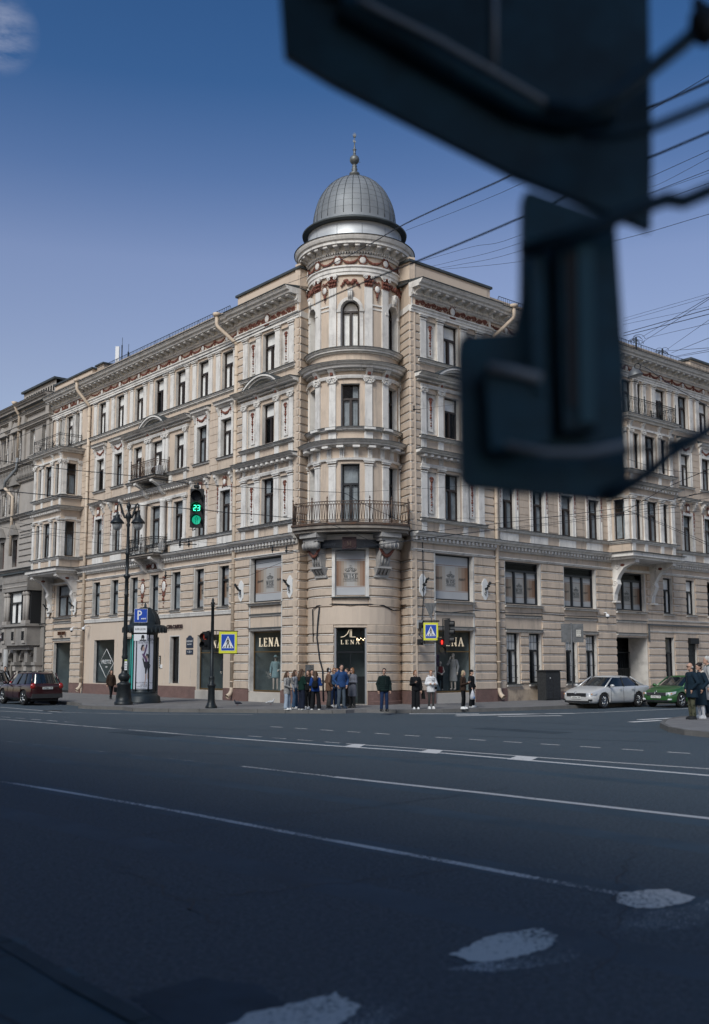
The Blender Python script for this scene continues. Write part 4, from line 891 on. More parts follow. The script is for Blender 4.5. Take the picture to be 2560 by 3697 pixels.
# street name plaque
pl = L_(); navy = mat('plaque_navy', (.015,.025,.05), .4); pl.box(48.35, 49.05, 0, .03, 2.85, 3.4, navy); pl.lathe(tuple(FLt(48.7,.015,3.4)), [(0,0)], navy, 3) if False else pl.poly([(48.45,3.4),(48.95,3.4),(48.8,3.52),(48.6,3.52)], (0,.03), navy); pl.box(48.35, 49.05, 0, .03, 2.5, 2.76, navy)
put_text(pl, 'НЕВСКИЙ', .13, FLt(48.7,.035,3.2), -UL, Z, whitep, .002); put_text(pl, 'ПРОСПЕКТ', .09, FLt(48.7,.035,3.04), -UL, Z, whitep, .002); put_text(pl, '< 18 >', .17, FLt(48.7,.035,2.63), -UL, Z, whitep, .002); pl.build('street_name_plaque', BLD)
# oval mirrors with grape clusters between mezzanine windows
o = L_()
for u in (51.5,53.95): medal(o, u, .07, 6.35, .2, .3); drop(o, u, .1, 5.85, 5.2, .09); bow(o, u, .09, 6.85, .16); bow(o, u, .1, 5.9, .14)
o.build('stucco_ornament', BLD)
# ---- far left bay
mb = L_(); mb.wall(61.55, 67.35, .05, 7.38, [(63.55,65.9,5.1,7.2),(63.5,66.05,.14,3.4)], 0, .22, beige, joint)
for a,b in ((61.95,63.4),(66.15,67.3)): rustic(mb, a, b, .75, 7.2, 0); mb.box(a-.1, b+.02, 0, .08, .05, .75, granite)
ledge(mb, 63.42, 66.1, 4.75, .12, .12); ledge(mb, 63.42, 66.1, 4.3, .08, .1); ledge(mb, 63.42, 66.1, 3.62, .14, .12); sill(mb, 64.7, 2.7, 5.08, .18); cornice1(mb, 61.55, 62.2); cornice1(mb, 67.2, 67.35); mb.build('wall', BLD)
window(L_, 64.72, 2.3, 5.12, 7.18, .22, mull=1, cur='dim')
fd = shop_window(L_, 64.78, 2.5, .2, 3.38, .22, tz=None, frm=frame_b)
lt = L_(); put_text(lt, 'FRETTE', .34, FLt(64.7,.1,3.98), -UL, Z, mat('bronze_letter', (.12,.05,.03), .4, .5), .04); put_text(lt, 'HOTELS', .1, FLt(64.7,.1,3.74), -UL, Z, MATS['bronze_letter'], .02); lt.build('sign_lettering', BLD)
# ---- right main wall below the cornice
mb = Rr(); W = [(39.75,42.5),(44.5,47.25),(49.2,51.95)]
ops = [(a,b,5.02,7.2) for a,b in W]+[(39.8,40.75,.98,3.55),(41.55,42.5,.98,3.55),(44.55,45.5,.98,3.55),(46.3,47.25,.98,3.55),(49.1,52.1,.1,3.5,1.3)]+[(u-.47,u+.47,4.98,7.1) for u in (54.4,56.85,59.25)]+[(u-.47,u+.47,.9,3.55) for u in (54.4,56.85,59.25)]
mb.wall(38.85, 63.2, .05, 7.38, ops, 0, .2, beige, joint)
for a,b in ((39.1,39.65),(42.6,44.4),(47.35,49.05)): rustic(mb, a, b, .72, 7.22, 0)
for a,b in ((40.85,41.45),(45.6,46.2)): rustic(mb, a, b, 1.0, 3.6, 0)
rustic(mb, 52.2, 53.85, .72, 3.75, 0); rustic(mb, 52.2, 53.85, 4.9, 7.22, 0)
for a,b in ((54.95,56.3),(57.4,58.7),(59.8,61.1)): rustic(mb, a, b, .8, 3.75, 0); rustic(mb, a, b, 4.9, 7.22, 0)
for a,b in W: x = (a+b)/2; ledge(mb, a-.05, b+.05, 4.42, .1, .1); ledge(mb, a-.05, b+.05, 3.7, .12, .14); sill(mb, x, b-a+.2, 4.98, .2); mb.box(a-.07, a, 0, .03, 5.0, 7.22, joint); mb.box(b, b+.07, 0, .03, 5.0, 7.22, joint)
mb.run(52.2, 63.2, [(0,4.5),(.05,4.5),(.07,4.58),(0,4.6)], joint); mb.run(52.2, 63.2, [(0,3.82),(.05,3.82),(.07,3.9),(0,3.92)], joint)
for u in (54.4,56.85,59.25): sill(mb, u, 1.15, 4.96, .16); sill(mb, u, 1.15, .95, .16)
for u in (40.28,42.02,45.02,46.78): sill(mb, u, 1.1, .97, .16)
base_m = mat('stained_base', (.42,.34,.26), .9, var=.12, vs=2, stain=.95, ss=1.7, stcol=(.15,.12,.105), bump=.4, bs=12)
mb.box(39.7, 63.2, 0, .03, .05, .7, base_m); mb.box(38.85, 39.7, 0, .1, .05, .78, granite); mb.box(42.5,44.45,.0,.06,.05,.55,granite)
mb.build('wall', BLD)
for (a,b) in W:
    x = (a+b)/2; fo = window(Rr, x, b-a-.06, 5.04, 7.18, .2, tr=.2, mull=2, cur=None, m=frame_b, g=glass); wise(Rr, x, b-a-.2, 5.12, 6.72, -.255, fo, True, s=.75)
for i,u in enumerate((40.28,42.02,45.02,46.78)):
    fo = window(Rr, u, .93, 1.0, 3.53, .2, cur='side', m=frame_b); g_ = Rr()
    for k in range(1,4): g_.tube([(u-.46+.23*k,-.1,1.0),(u-.46+.23*k,-.1,3.5)], .012, iron, 4)
    for zz in (1.3,1.9,3.1): g_.tube([(u-.46,-.1,zz),(u+.46,-.1,zz)], .012, iron, 4)
    g_.build('window_grille', fo)
for i,u in enumerate((54.4,56.85,59.25)): window(Rr, u, .92, 5.0, 7.08, .2, cur='side', m=frame_b); window(Rr, u, .92, .95, 3.5, .2, cur='dim' if i != 1 else None, m=frame_b, g=glass_d)
sh = Rr(); sh.box(56.38, 57.32, -.02, .2, 3.2, 3.55, black)
for k in range(28): sh.box(56.4, 57.3, -.12, -.1+.0, .95+k*.082, 1.02+k*.082, iron)
sh.build('roller_shutter', BLD)
gt = Rr()
for i in range(16): gt.tube([(49.2+i*.19,-1.2,.12),(49.2+i*.19,-1.2,2.7+.35*math.sin(i/15*math.pi))], .018, iron, 4)
for zz in (.3,1.7,2.65): gt.box(49.15,52.05,-1.23,-1.17,zz-.03,zz+.03,iron)
gt.box(49.15,52.05,-1.25,-1.24,.3,1.65,black); gt.build('gate', BLD)
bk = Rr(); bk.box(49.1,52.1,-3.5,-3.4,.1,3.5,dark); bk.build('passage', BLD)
# ---- turret shop windows
z = ztw
f = Tt(); f.box(-.74,-.69,-.32,-.24,z(5.22),z(7.38),frame_b); f.box(.69,.74,-.32,-.24,z(5.22),z(7.38),frame_b)
tw = f.build('window', BLD)
cen = TC+Vector((math.sin(TH),-math.cos(TH),0))*(TR-.2); rt = Vector((math.cos(TH),math.sin(TH),0)); nn_ = rt.cross(Z)
def FD(u,o,zz): return cen+rt*u+nn_*(o+.26)+Z*zz
def Dd(): return MB(FD, True)
f = Dd(); f.box(-.7,.7,-.34,-.3,z(5.22),z(7.38),dark); f.build('pane', tw); wise(Dd, 0, 1.36, z(5.24), z(7.36), -.28, tw, False, rt, FD(0,-.265,(z(5.24)+z(7.36))/2), .95)
dz = z(3.68); f = Dd(); f.box(-.74,-.66,-.36,-.22,.16,dz,mat('door_grey', (.3,.31,.33), .4, .4)); f.box(.66,.74,-.36,-.22,.16,dz,MATS['door_grey']); f.box(-.66,.66,-.36,-.24,dz-.05,dz,frame_b); f.box(-.66,.66,-.32,-.28,2.5,2.55,frame_b); f.box(-.015,.015,-.31,-.28,.2,2.5,frame_b)
do = f.build('shop_door', BLD); p = Dd(); p.add([(-.66,-.3,.18),(.66,-.3,.18),(.66,-.3,dz-.05),(-.66,-.3,dz-.05)], [[3,2,1,0]], shopglass); p.build('pane', do)
h = Dd(); h.tube([(.1,-.24,1.0),(.1,-.2,1.05),(.1,-.2,1.55),(.1,-.24,1.6)], .015, bronze, 5); h.build('handle', do)
f = Dd(); put_serif(f, 'LENA', .19, FD(-.02,-.26,2.98), rt, Z, gold, .012, .4)
f.tube([FD(-.45,-.26,3.2),FD(-.28,-.26,3.24),FD(-.14,-.26,3.36),FD(-.06,-.26,3.55)], .02, gold, 5, raw=True); f.box(-.03,.0,-.27,-.25,3.2,3.56,gold); f.box(.03,.06,-.27,-.25,3.2,3.56,gold); f.box(.03,.24,-.27,-.25,3.2,3.225,gold)
if dz > 3.6: pass
f.build('shop_lettering', do)
f = Dd(); f.box(-.9,.9,-2.4,-2.36,.1,3.7,MATS['shop_wall']); f.box(-.9,.9,-2.4,-.4,.1,.15,MATS['shop_floor']); f.box(-.6,-.1,-1.9,-1.4,.15,.95,dark); f.box(.2,.7,-2.0,-1.6,.15,1.4,dark); f.build('shop_interior', do)
# chandelier in the doorway and small lamps in the windows: lit bulbs
ch = MB(FD, True)
for k in range(12): a = k*.5236; ch.sph((.42+.2*math.cos(a),-1.0+.2*math.sin(a),3.1+.06*(k%2)), .017, lamp_w, 6, 4); ch.tube([(.42,-1.0,3.0),(.42+.12*math.cos(a),-1.0+.12*math.sin(a),2.97),(.42+.2*math.cos(a),-1.0+.2*math.sin(a),3.08)], .008, bronze, 4)
ch.tube([(.42,-1.0,2.75),(.42,-1.0,3.6)], .02, bronze, 5); ch.sph((.42,-1.0,2.9), .06, bronze, 8, 5); ch.build('chandelier', None, 'gilt chandelier with lit bulbs hanging inside the turret shop door', 'chandelier')
def bulbs(F, pts, lab):
    m = F()
    for u,o,zz in pts: m.sph((u,o,zz), .028, lamp_w, 6, 4); m.tube([(u,o,zz-.08),(u,o,zz-.03)], .012, bronze, 4)
    u,o,zz = pts[0]; m.tube([(p[0],p[1],p[2]-.08) for p in pts], .008, bronze, 4); m.tube([(u,o,zz-.08),(u,o,zz+.5)], .006, bronze, 4)
    m.build('wall_lamp', None, lab, 'lamp')
bulbs(L_, [(41.2,-1.1,2.9),(41.35,-1.1,2.93),(41.5,-1.1,2.88),(41.1,-1.0,2.86)], 'small cluster of lit bulbs behind the left corner shop window')
bulbs(L_, [(41.6,-1.1,2.35),(41.75,-1.1,2.38),(41.45,-1.1,2.3)], 'lower cluster of lit bulbs behind the hatted mannequin')
# bay windows: WISE film above, LENA shop windows below
for F,uc,lab in ((L_,41.5,'l'),(Rr,35.93,'r')):
    def G(F=F): return MB(lambda u,o,z_: F().tf(u, o+.1, z_), F().flip)
    f = G(); a,b = uc-1.28, uc+1.28
    for x0,x1 in ((a,a+.05),(b-.05,b)): f.box(x0,x1,-.26,-.18,5.04,7.22,frame_b)
    f.box(a+.05,b-.05,-.26,-.18,5.04,5.1,frame_b); f.box(a+.05,b-.05,-.26,-.18,7.17,7.22,frame_b); fo = f.build('window', BLD)
    p = G(); p.box(a+.05,b-.05,-.3,-.25,5.1,7.17,dark); p.build('pane', fo); wise(G, uc, 2.46, 5.1, 7.17, -.235, fo, True, -UL if F is L_ else UR, F().tf(uc,-.12,6.11), .92)
    so = shop_window(G, uc, 2.56, .64, 3.56, .22); f = G(); put_serif(f, 'LENA', .42, F().tf(uc+(0 if F is L_ else .0),-.09,3.05), -UL if F is L_ else UR, Z, gold, .015, .2); f.build('shop_lettering', so)
    if F is Rr:
        pu = mat('purple_backdrop', (.07,.045,.12), .9, var=.6, vs=9, bump=.5, bs=30); f = G(); f.box(uc-1.25, uc+.0, -1.1, -1.05, .7, 2.5, pu)
        for k in range(160): f.sph((uc-1.2+rnd.random()*1.15, -1.02, .8+rnd.random()*1.6), .05, pu, 5, 3)
        f.build('backdrop', so)
    else:
        pk = mat('pink_flowers', (.16,.05,.09), .9, var=.5, vs=9); f = G()
        for k in range(70): f.sph((uc-1.05+rnd.random()*.25, -.9, 1.5+rnd.random()*.9), .06, pk, 5, 3)
        f.build('backdrop', so)
# ---- downpipes, gutters
def downpipe(F, u, o=.16, label=None, kink=1, shoe=1):
    m = F(); r = .1
    m.tube([(u,o,.75),(u,o,18.75)], r, pipe_m, 10)
    for zz in range(1, 19): m.tube([(u,o,zz+.06),(u,o,zz+.12)], r*1.18, pipe_m, 10)
    for zz in (2.4,4.4,6.4,8.3,10.3,12.3,14.5,16.8): m.tube([(u,o-.16,zz),(u,o,zz)], .02, iron, 4)
    m.tube([(u,o,18.7),(u,o+.05,18.8),(u+kink*.75,o+.7,19.75),(u+kink*.8,o+.75,19.9),(u+kink*.8,o+.75,20.35)], r, pipe_m, 10); m.tube([(u+kink*.8,o+.75,20.3),(u+kink*.8,o+.75,20.36),(u+kink*.8,o+.75,20.5)], [r,.2,.22], pipe_m, 10)
    m.tube([(u,o,.8),(u,o+.02,.62),(u,o+.12,.45),(u,o+.28,.34)], [r,r*1.05,r*1.1,r*1.25], pipe_m, 10, caps=False); m.build('downpipe', BLD)
downpipe(L_, 44.28, .2, kink=1); downpipe(L_, 61.5, .16, kink=.5); downpipe(Rr, 38.97, .2, kink=1)
# ---- roof, attic details, dark rooms behind the windows
rf = MB()
def slab(m, pts, mt): m.add(pts, [list(range(len(pts)))], mt)
for F,(a,b) in ((L_,(38.9,67.35)),(Rr,(33.1,63.2))):
    t = F().tf; slab(rf, [t(a,-1.15,20.6),t(b,-1.15,20.6),t(b,-7,22.0),t(a,-7,22.0)], zincl); slab(rf, [t(a,-7,22.0),t(b,-7,22.0),t(b,-14,20.6),t(a,-14,20.6)], zincl); slab(rf, [t(a,-14,20.6),t(b,-14,20.6),t(b,-14,0),t(a,-14,0)], beige)
    slab(rf, [t(b,0,0),t(b,0,20.6),t(b,-14,20.6),t(b,-14,0)], beige)
slab(rf, [(-2.6,49.2,20.7),(2.6,48.9,20.7),(6,58,20.9),(-6,58,20.9)], zincl); rf.build('roof', BLD)
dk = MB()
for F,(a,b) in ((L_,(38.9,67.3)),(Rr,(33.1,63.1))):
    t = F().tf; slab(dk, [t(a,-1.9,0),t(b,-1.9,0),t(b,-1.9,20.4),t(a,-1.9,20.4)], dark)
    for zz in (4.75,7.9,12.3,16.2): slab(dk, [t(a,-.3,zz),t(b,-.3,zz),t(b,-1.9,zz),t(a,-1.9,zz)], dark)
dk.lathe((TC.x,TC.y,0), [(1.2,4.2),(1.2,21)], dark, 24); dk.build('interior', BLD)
# passage needs its own hole: it is closed by the gate leaf
# parapet of the far left bay and its neighbour
pm = L_(); pm.box(61.6,67.3,-1.0,0,20.4,21.3,beige2); pm.box(61.5,67.4,-1.1,.1,21.3,21.42,zincl); pm.box(60.6,61.6,-1.3,-.3,20.6,21.5,beige2); pm.box(60.5,61.7,-1.4,-.2,21.5,21.6,zincl); pm.build('parapet', BLD)
ck = Rr(); ck.box(60.0,62.5,-2.6,-1.2,20.6,22.0,beige2); ck.box(59.9,62.6,-2.7,-1.1,22.0,22.15,zincl); ck.build('chimney', BLD)
def roof_rail(F, a, b, o, z0, z1):
    m = F(); n = int((b-a)/.17)
    for zz in (z0+.08,z1-.02,(z0+z1)/2): m.tube([(a,o,zz),(b,o,zz)], .018, iron, 4)
    for i in range(n+1): u = a+(b-a)*i/n; m.tube([(u,o,z0),(u,o,z1)], .013, iron, 4)
    for i in range(int((b-a)/1.6)+1): u = a+1.6*i; m.tube([(u,o-.4,z0-.1),(u,o,z1),(u,o,z0-.1)], .013, iron, 4)
    m.build('roof_railing', BLD)
roof_rail(L_, 44.9, 60.3, .25, 20.42, 21.06); roof_rail(Rr, 39.4, 63, .25, 20.45, 21.08)
# =========================================================== ground, kerbs, markings
def at(x, y, Y):      # world point at depth Y seen at photograph pixel (x, y); used once to read positions off the photo
    dx = (x-1280)/3720; v = (1934.7-y)/3720; d = Vector((dx, math.cos(PITCH)-v*math.sin(PITCH), math.sin(PITCH)+v*math.cos(PITCH)))
    return Vector((0,0,2))+d*(Y/d.y)
asphalt = mat('asphalt', (.037,.057,.073), .78, var=.42, vs=16, stain=.5, ss=.12, stcol=(.026,.042,.058), bump=.9, bs=55, spec=.5, speck=(26,(.082,.1,.12)))
paving = mat('paving_slab', (.17,.165,.165), .85, var=.12, vs=1.2, stain=.5, ss=.5, stcol=(.1,.1,.105), bump=.2, bs=30)
kerbm = mat('kerb_granite', (.13,.125,.12), .8, var=.2, vs=2, speck=(70,(.08,.08,.08)), bump=.2, bs=40)
jointm = mat('paving_joint', (.05,.05,.052), .95)
S_ = lambda kw: kw
def sheet(name, pts, z, m, kind='structure', z0=None):
    mb = MB(); n = len(pts)
    if z0 is None: mb.add([(x,y,z) for x,y in pts], [list(range(n))], m)
    else: mb.add([(x,y,z) for x,y in pts]+[(x,y,z0) for x,y in pts], [list(range(n))]+[[i,(i+1)%n,n+(i+1)%n,n+i] for i in range(n)], m)
    o = mb.build(name, None, kind=kind)
    bm = bmesh.new(); bm.from_mesh(o.data); bmesh.ops.recalc_face_normals(bm, faces=bm.faces); bm.to_mesh(o.data); bm.free(); return o
g = MB(); N = 24
for i in range(N):
    for j in range(N):
        x0,x1 = -300+600*i/N, -300+600*(i+1)/N; y0,y1 = -100+800*j/N, -100+800*(j+1)/N; g.add([(x0,y0,0),(x1,y0,0),(x1,y1,0),(x0,y1,0)], [[0,1,2,3]], asphalt)
g.build('road', None, kind='structure')
WALK = [(-30,70.5),(-22,60.3),(-14.4,51.6),(-13.0,49.4),(-12.4,47.0),(-11.6,46.2),(-10.0,45.2),(-9.3,43.9),(-7.7,43.35),(-5.1,42.9),(-2.8,42.4),(-.9,42.15),(-.35,42.3),(.0,42.75),(.5,42.9),(1.2,42.5),(1.7,42.3),(2.3,42.35),(3.65,42.9),(5.2,43.65),(7.0,44.75),(9.6,46.75),(13.7,50.1),(30,64),(60,89.5)]
sheet('pavement', WALK+[(60,120),(-30,120)], .14, paving, z0=-.05)
ISL = [(34,56),(13.5,38.9),(11.6,37.0),(10.45,35.2),(9.65,32.9),(9.3,30.8),(9.35,29.5),(9.8,28.3),(12,25.6),(20,17.4),(44,-6)]
sheet('corner_pavement', ISL+[(60,20)], .14, paving, z0=-.05)
NEAR = [(-14,18.4),(-2.37,7.18),(-1.69,6.32),(-1.13,5.65),(.6,3.8),(4,.5),(6,-4)]
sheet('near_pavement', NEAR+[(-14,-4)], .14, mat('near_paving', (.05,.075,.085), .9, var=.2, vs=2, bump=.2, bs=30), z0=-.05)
def kerb(pts, name='kerb'):
    mb = MB(); rest = 0
    for a,b in zip(pts, pts[1:]):
        A_,B_ = Vector((*a,0)),Vector((*b,0)); d = B_-A_; L = d.length; d.normalize(); n_ = Vector((-d.y,d.x,0)); k = max(1, round(L/1.15))
        for i in range(k):
            p = A_+d*(L*i/k+.006); q = A_+d*(L*(i+1)/k-.006); h = .148+rnd.uniform(-.004,.004)
            vs = [p+n_*.09,p-n_*.05,q-n_*.05,q+n_*.09]; vs = [v+Vector((0,0,-.02)) for v in vs]+[v+Vector((0,0,h))+(n_*.015 if j in (1,2) else Vector()) for j,v in enumerate(vs)]
            mb.add(vs, [[3,2,1,0],[4,5,6,7],[0,1,5,4],[1,2,6,5],[2,3,7,6],[3,0,4,7]], kerbm)
    return mb.build(name, None, kind='structure')
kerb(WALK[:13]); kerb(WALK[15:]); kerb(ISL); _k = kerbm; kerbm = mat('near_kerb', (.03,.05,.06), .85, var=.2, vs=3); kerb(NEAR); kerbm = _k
# slab joints of the pavements: thin recessed-looking strips 4 mm above
jb = MB()
def jline(a, b, w=.018):
    A_,B_ = Vector((*a,.1435)),Vector((*b,.1435)); d = (B_-A_).normalized(); n_ = Vector((-d.y,d.x,0))*w/2; jb.add([A_-n_,B_-n_,B_+n_,A_+n_], [[0,1,2,3]], jointm)
def inside(p, poly):
    c = False; n = len(poly)
    for i in range(n):
        a,b = poly[i],poly[(i+1)%n]
        if (a[1]>p[1]) != (b[1]>p[1]) and p[0] < (b[0]-a[0])*(p[1]-a[1])/(b[1]-a[1])+a[0]: c = not c
    return c
def jgrid(poly, org, d1, s1, s2, n1, n2, test):
    d1 = Vector(d1).normalized(); d2 = Vector((-d1.y,d1.x))
    for i in range(-n1,n1):
        for j in range(-n2,n2):
            a = Vector(org)+d1*(i*s1)+d2*(j*s2)+(d1*s1*.5 if j%2 else Vector((0,0))); b = a+d1*s1; c_ = a+d2*s2
            for p,q in ((a,b),(a,c_)):
                if inside(p, poly) and inside(q, poly) and test(p): jline(p, q)
jgrid(WALK+[(60,120),(-30,120)], (0,44), (UR.x,UR.y), 1.5, .85, 34, 30, lambda p: abs(p[0])<26 and p[1]<66 and (p[0]*UR.x+p[1]*UR.y<A0+7 or p[0]*UL.x+p[1]*UL.y<B0+7))
jgrid(ISL+[(60,20)], (11,33), (.8,.6), 1.3, .8, 12, 12, lambda p: True)
jgrid(NEAR+[(-14,-4)], (-2,5), (.71,-.71), 1.0, .62, 12, 12, lambda p: True)
jb.build('paving_joints', None, kind='structure')
def worn(name, thr=.5, sc_=14, col=(.56,.55,.54)):
    m = bpy.data.materials.new(name); m.use_nodes = True; n = m.node_tree; p = n.nodes['Principled BSDF']; p.inputs['Base Color'].default_value = (*col,1); p.inputs['Roughness'].default_value = .8
    ge = n.nodes.new('ShaderNodeNewGeometry'); a = n.nodes.new('ShaderNodeTexNoise'); a.inputs['Scale'].default_value = sc_; a.inputs['Detail'].default_value = 8; a.inputs['Roughness'].default_value = .75
    b = n.nodes.new('ShaderNodeTexNoise'); b.inputs['Scale'].default_value = .8; b.inputs['Detail'].default_value = 2
    ad = n.nodes.new('ShaderNodeMath'); ad.operation = 'MULTIPLY_ADD'; ad.inputs[1].default_value = .45
    r = n.nodes.new('ShaderNodeMapRange'); r.inputs['From Min'].default_value = thr+.2; r.inputs['From Max'].default_value = thr+.29
    for t in (a,b): n.links.new(ge.outputs['Position'], t.inputs['Vector'])
    n.links.new(b.outputs['Fac'], ad.inputs[0]); n.links.new(a.outputs['Fac'], ad.inputs[2]); n.links.new(ad.outputs[0], r.inputs['Value']); n.links.new(r.outputs[0], p.inputs['Alpha']); return m
w_nr = worn('paint_near', .395, 22, (.66,.60,.54))
w_lt, w_md, w_hv = worn('paint_light_wear', .34), worn('paint_medium_wear', .44, 24), worn('paint_heavy_wear', .565, 55)
def mark(pts, w, m, z=.004):
    mb = MB()
    for a,b in zip(pts, pts[1:]):
        A_,B_ = Vector((*a,z)),Vector((*b,z)); d = (B_-A_).normalized(); n_ = Vector((-d.y,d.x,0))*w/2; mb.add([A_-n_,B_-n_,B_+n_,A_+n_], [[0,1,2,3]], m)
    return mb.build('lane_line', None, kind='structure')
mark([(-22,46.5),(-12.9,38.0),(-3.37,28.31)], .12, w_md); mark([(-3.37,28.31),(-.58,25.73),(2.02,23.58),(6.36,18.95),(11,14.4)], .16, w_lt)
mark([(-.2,26.35),(2.09,24.3),(3.86,22.62),(6.85,20.05),(11,16.2)], .1, w_lt)
mark([(-4.35,22.69),(-2.2,20.6)], .08, w_hv); mark([(-2.2,20.6),(-.38,18.73)], .1, w_md); mark([(-.36,18.7),(2.08,16.33),(4.62,13.74),(9,9.2)], .15, w_lt); mark([(-12,30),(-4.4,22.7)], .08, w_hv)
mark([(-9,21),(-6.07,18.03)], .1, w_hv); mark([(-6.07,18.03),(-4.32,16.33),(-2.41,14.4),(-.51,12.33),(.92,10.84),(2.3,9.33)], .12, w_md)
dl = [(-.85,31.68),(.28,30.47),(1.42,29.35),(2.65,28.14),(3.81,27.03),(4.99,25.85),(6.32,24.7),(7.57,23.47),(8.8,22.3)]
for i in range(16):
    a = Vector((-.9,31.7))+Vector((.71,-.69))*(i*1.15-2.5); mark([tuple(a), tuple(a+Vector((.4,-.385)))], .09, w_lt)
for i in range(4): a = Vector((-2.95,29.15))+Vector((.66,-.66))*i*1.1; mark([tuple(a), tuple(a+Vector((.4,-.4)))], .08, w_md)
def patch(pts, m, z=.005):
    mb = MB(); mb.add([(x,y,z) for x,y in pts], [list(range(len(pts)))], m); return mb.build('painted_block', None, kind='structure')
for q in ([(-.27,25.45),(0.0,26.3),(.27,26.1),(.1,25.1)], [(1.45,23.85),(1.74,24.6),(2.05,24.3),(1.85,23.45)], [(3.21,22.1),(3.55,22.9),(3.93,22.5),(3.63,21.7)]): patch(q, w_lt)
def ragged(c, pts, m, z):
    out = []; n = len(pts)
    for i in range(n):
        a,b = Vector(pts[i]),Vector(pts[(i+1)%n]); k = max(2, int((b-a).length/.045))
        for j in range(k): p = a+(b-a)*j/k; out.append((p.x+rnd.uniform(-.02,.02), p.y+rnd.uniform(-.02,.02)))
    patch(out, m, z)
ragged(0, [(2.22,8.98),(2.3,9.33),(2.55,9.45),(2.78,9.5),(2.93,9.2),(2.8,8.98),(2.5,8.8),(2.32,8.78)], w_nr, .006); ragged(0, [(1.9,8.5),(2.4,8.8),(2.7,8.8),(3.05,9.1),(3.0,8.6),(2.5,8.1),(1.6,7.9)], w_hv, .0045)
ragged(0, [(.66,7.42),(.84,7.66),(.96,7.88),(1.18,8.02),(1.4,8.15),(1.5,7.92),(1.42,7.66),(1.2,7.42),(.98,7.27),(.82,7.24)], w_nr, .006); ragged(0, [(.6,7.1),(.9,7.0),(1.5,7.3),(1.75,7.9),(1.95,8.4),(1.45,8.1),(1.1,7.4)], w_hv, .0045)
ragged(0, [(-.85,5.8),(-.6,6.2),(-.35,6.4),(-.12,6.6),(.05,6.35),(-.05,6.1),(-.25,5.85),(-.5,5.6)], w_nr, .006); ragged(0, [(-.2,6.4),(-.1,6.68),(.1,6.7),(.35,6.5),(.3,6.2),(.05,5.9),(-.1,6.1)], w_hv, .0045)
# tar-sealed cracks, repair patches and polished wheel tracks
tar = mat('tar_seam', (.014,.025,.035), .6); old = mat('asphalt_patch', (.033,.05,.066), .85, var=.2, vs=1.5, bump=.9, bs=50); trk = mat('wheel_track', (.04,.068,.092), .7, var=.25, vs=.8, bump=.7, bs=55)
def crack(p, q, n=22, w=.012, amp=.12):
    P_ = [Vector(p)+(Vector(q)-Vector(p))*(k/n)+Vector((rnd.uniform(-amp,amp),rnd.uniform(-amp,amp))) for k in range(n+1)]
    for a,b in zip(P_, P_[1:]): d = (b-a).normalized(); t_ = Vector((-d.y,d.x))*w*rnd.uniform(.5,1.3); crk.add([(a.x-t_.x,a.y-t_.y,.0022),(b.x-t_.x,b.y-t_.y,.0022),(b.x+t_.x,b.y+t_.y,.0022),(a.x+t_.x,a.y+t_.y,.0022)], [[0,1,2,3]], tar)
crk = MB()
for p,q,w_ in (((-8,34),(8,27),.03),((-15,40),(-2,27),.025),((2,34),(11,30),.03),((-6,24),(4,22),.02),((-3,12),(2.5,17),.014),((-1.5,9),(1.2,10.5),.009),((4,38),(9,33),.03),((-1,8.2),(-2.6,11),.01),((1.6,6.9),(3.0,11.5),.01)): crack(p, q, w=w_)
crk.build('road_crack', None, kind='structure')
pt_ = MB()
for c_,a_,b_ in (((5,31.5),.5,1.6),((-6,30),.45,1.4)):
    d1 = Vector((.68,-.73)); d2 = Vector((.73,.68)); q = Vector(c_); pp = [q+d1*x+d2*y for x,y in ((-b_,-a_),(b_,-a_*1.05),(b_*.98,a_),(-b_,a_*.9))]; pt_.add([(v.x,v.y,.0012) for v in pp], [[0,1,2,3]], old)
pt_.build('road_patch', None, kind='structure')
wt = MB()
for off_ in (1.0,2.7,5.2,6.9,10.4,12.2): 
    d1 = Vector((.70,-.714)); n1 = Vector((.714,.70)); q0 = Vector((-1.5,11))+n1*(off_-1)
    for k in range(24): a = q0+d1*(-16+k*1.4); b = a+d1*1.4; h_ = .26; wt.add([(a.x-n1.x*h_,a.y-n1.y*h_,.0006),(b.x-n1.x*h_,b.y-n1.y*h_,.0006),(b.x+n1.x*h_,b.y+n1.y*h_,.0006),(a.x+n1.x*h_,a.y+n1.y*h_,.0006)], [[0,1,2,3]], trk)
wt.build('wheel_track', None, kind='structure')
mark([(-16.4,48.3),(-12.2,43.3)], .1, w_lt); mark([(-15.1,44.4),(-12.2,42.1)], .1, w_lt); mark([(-12.2,43.3),(-9.3,41.9),(-4,41.2)], .1, w_md)
for a,b in (((2.2,41.9),(5.0,41.9)),((4.0,41.2),(8.9,42.3)),((3.9,40.2),(7.7,42.0)),((5.5,39.9),(8.0,40.4)),((9.5,36.0),(10.9,37.1)),((10.2,37.5),(12.2,39.0)),((8.9,42.3),(15.2,47.0))): mark([a,b], .3 if b[0] != 15.2 else .12, w_lt)
for i in range(5): a = Vector((-13.4,39.6))+Vector((.7,-.71))*i*1.2; mark([tuple(a), tuple(a+Vector((.5,-.5)))], .09, w_md)
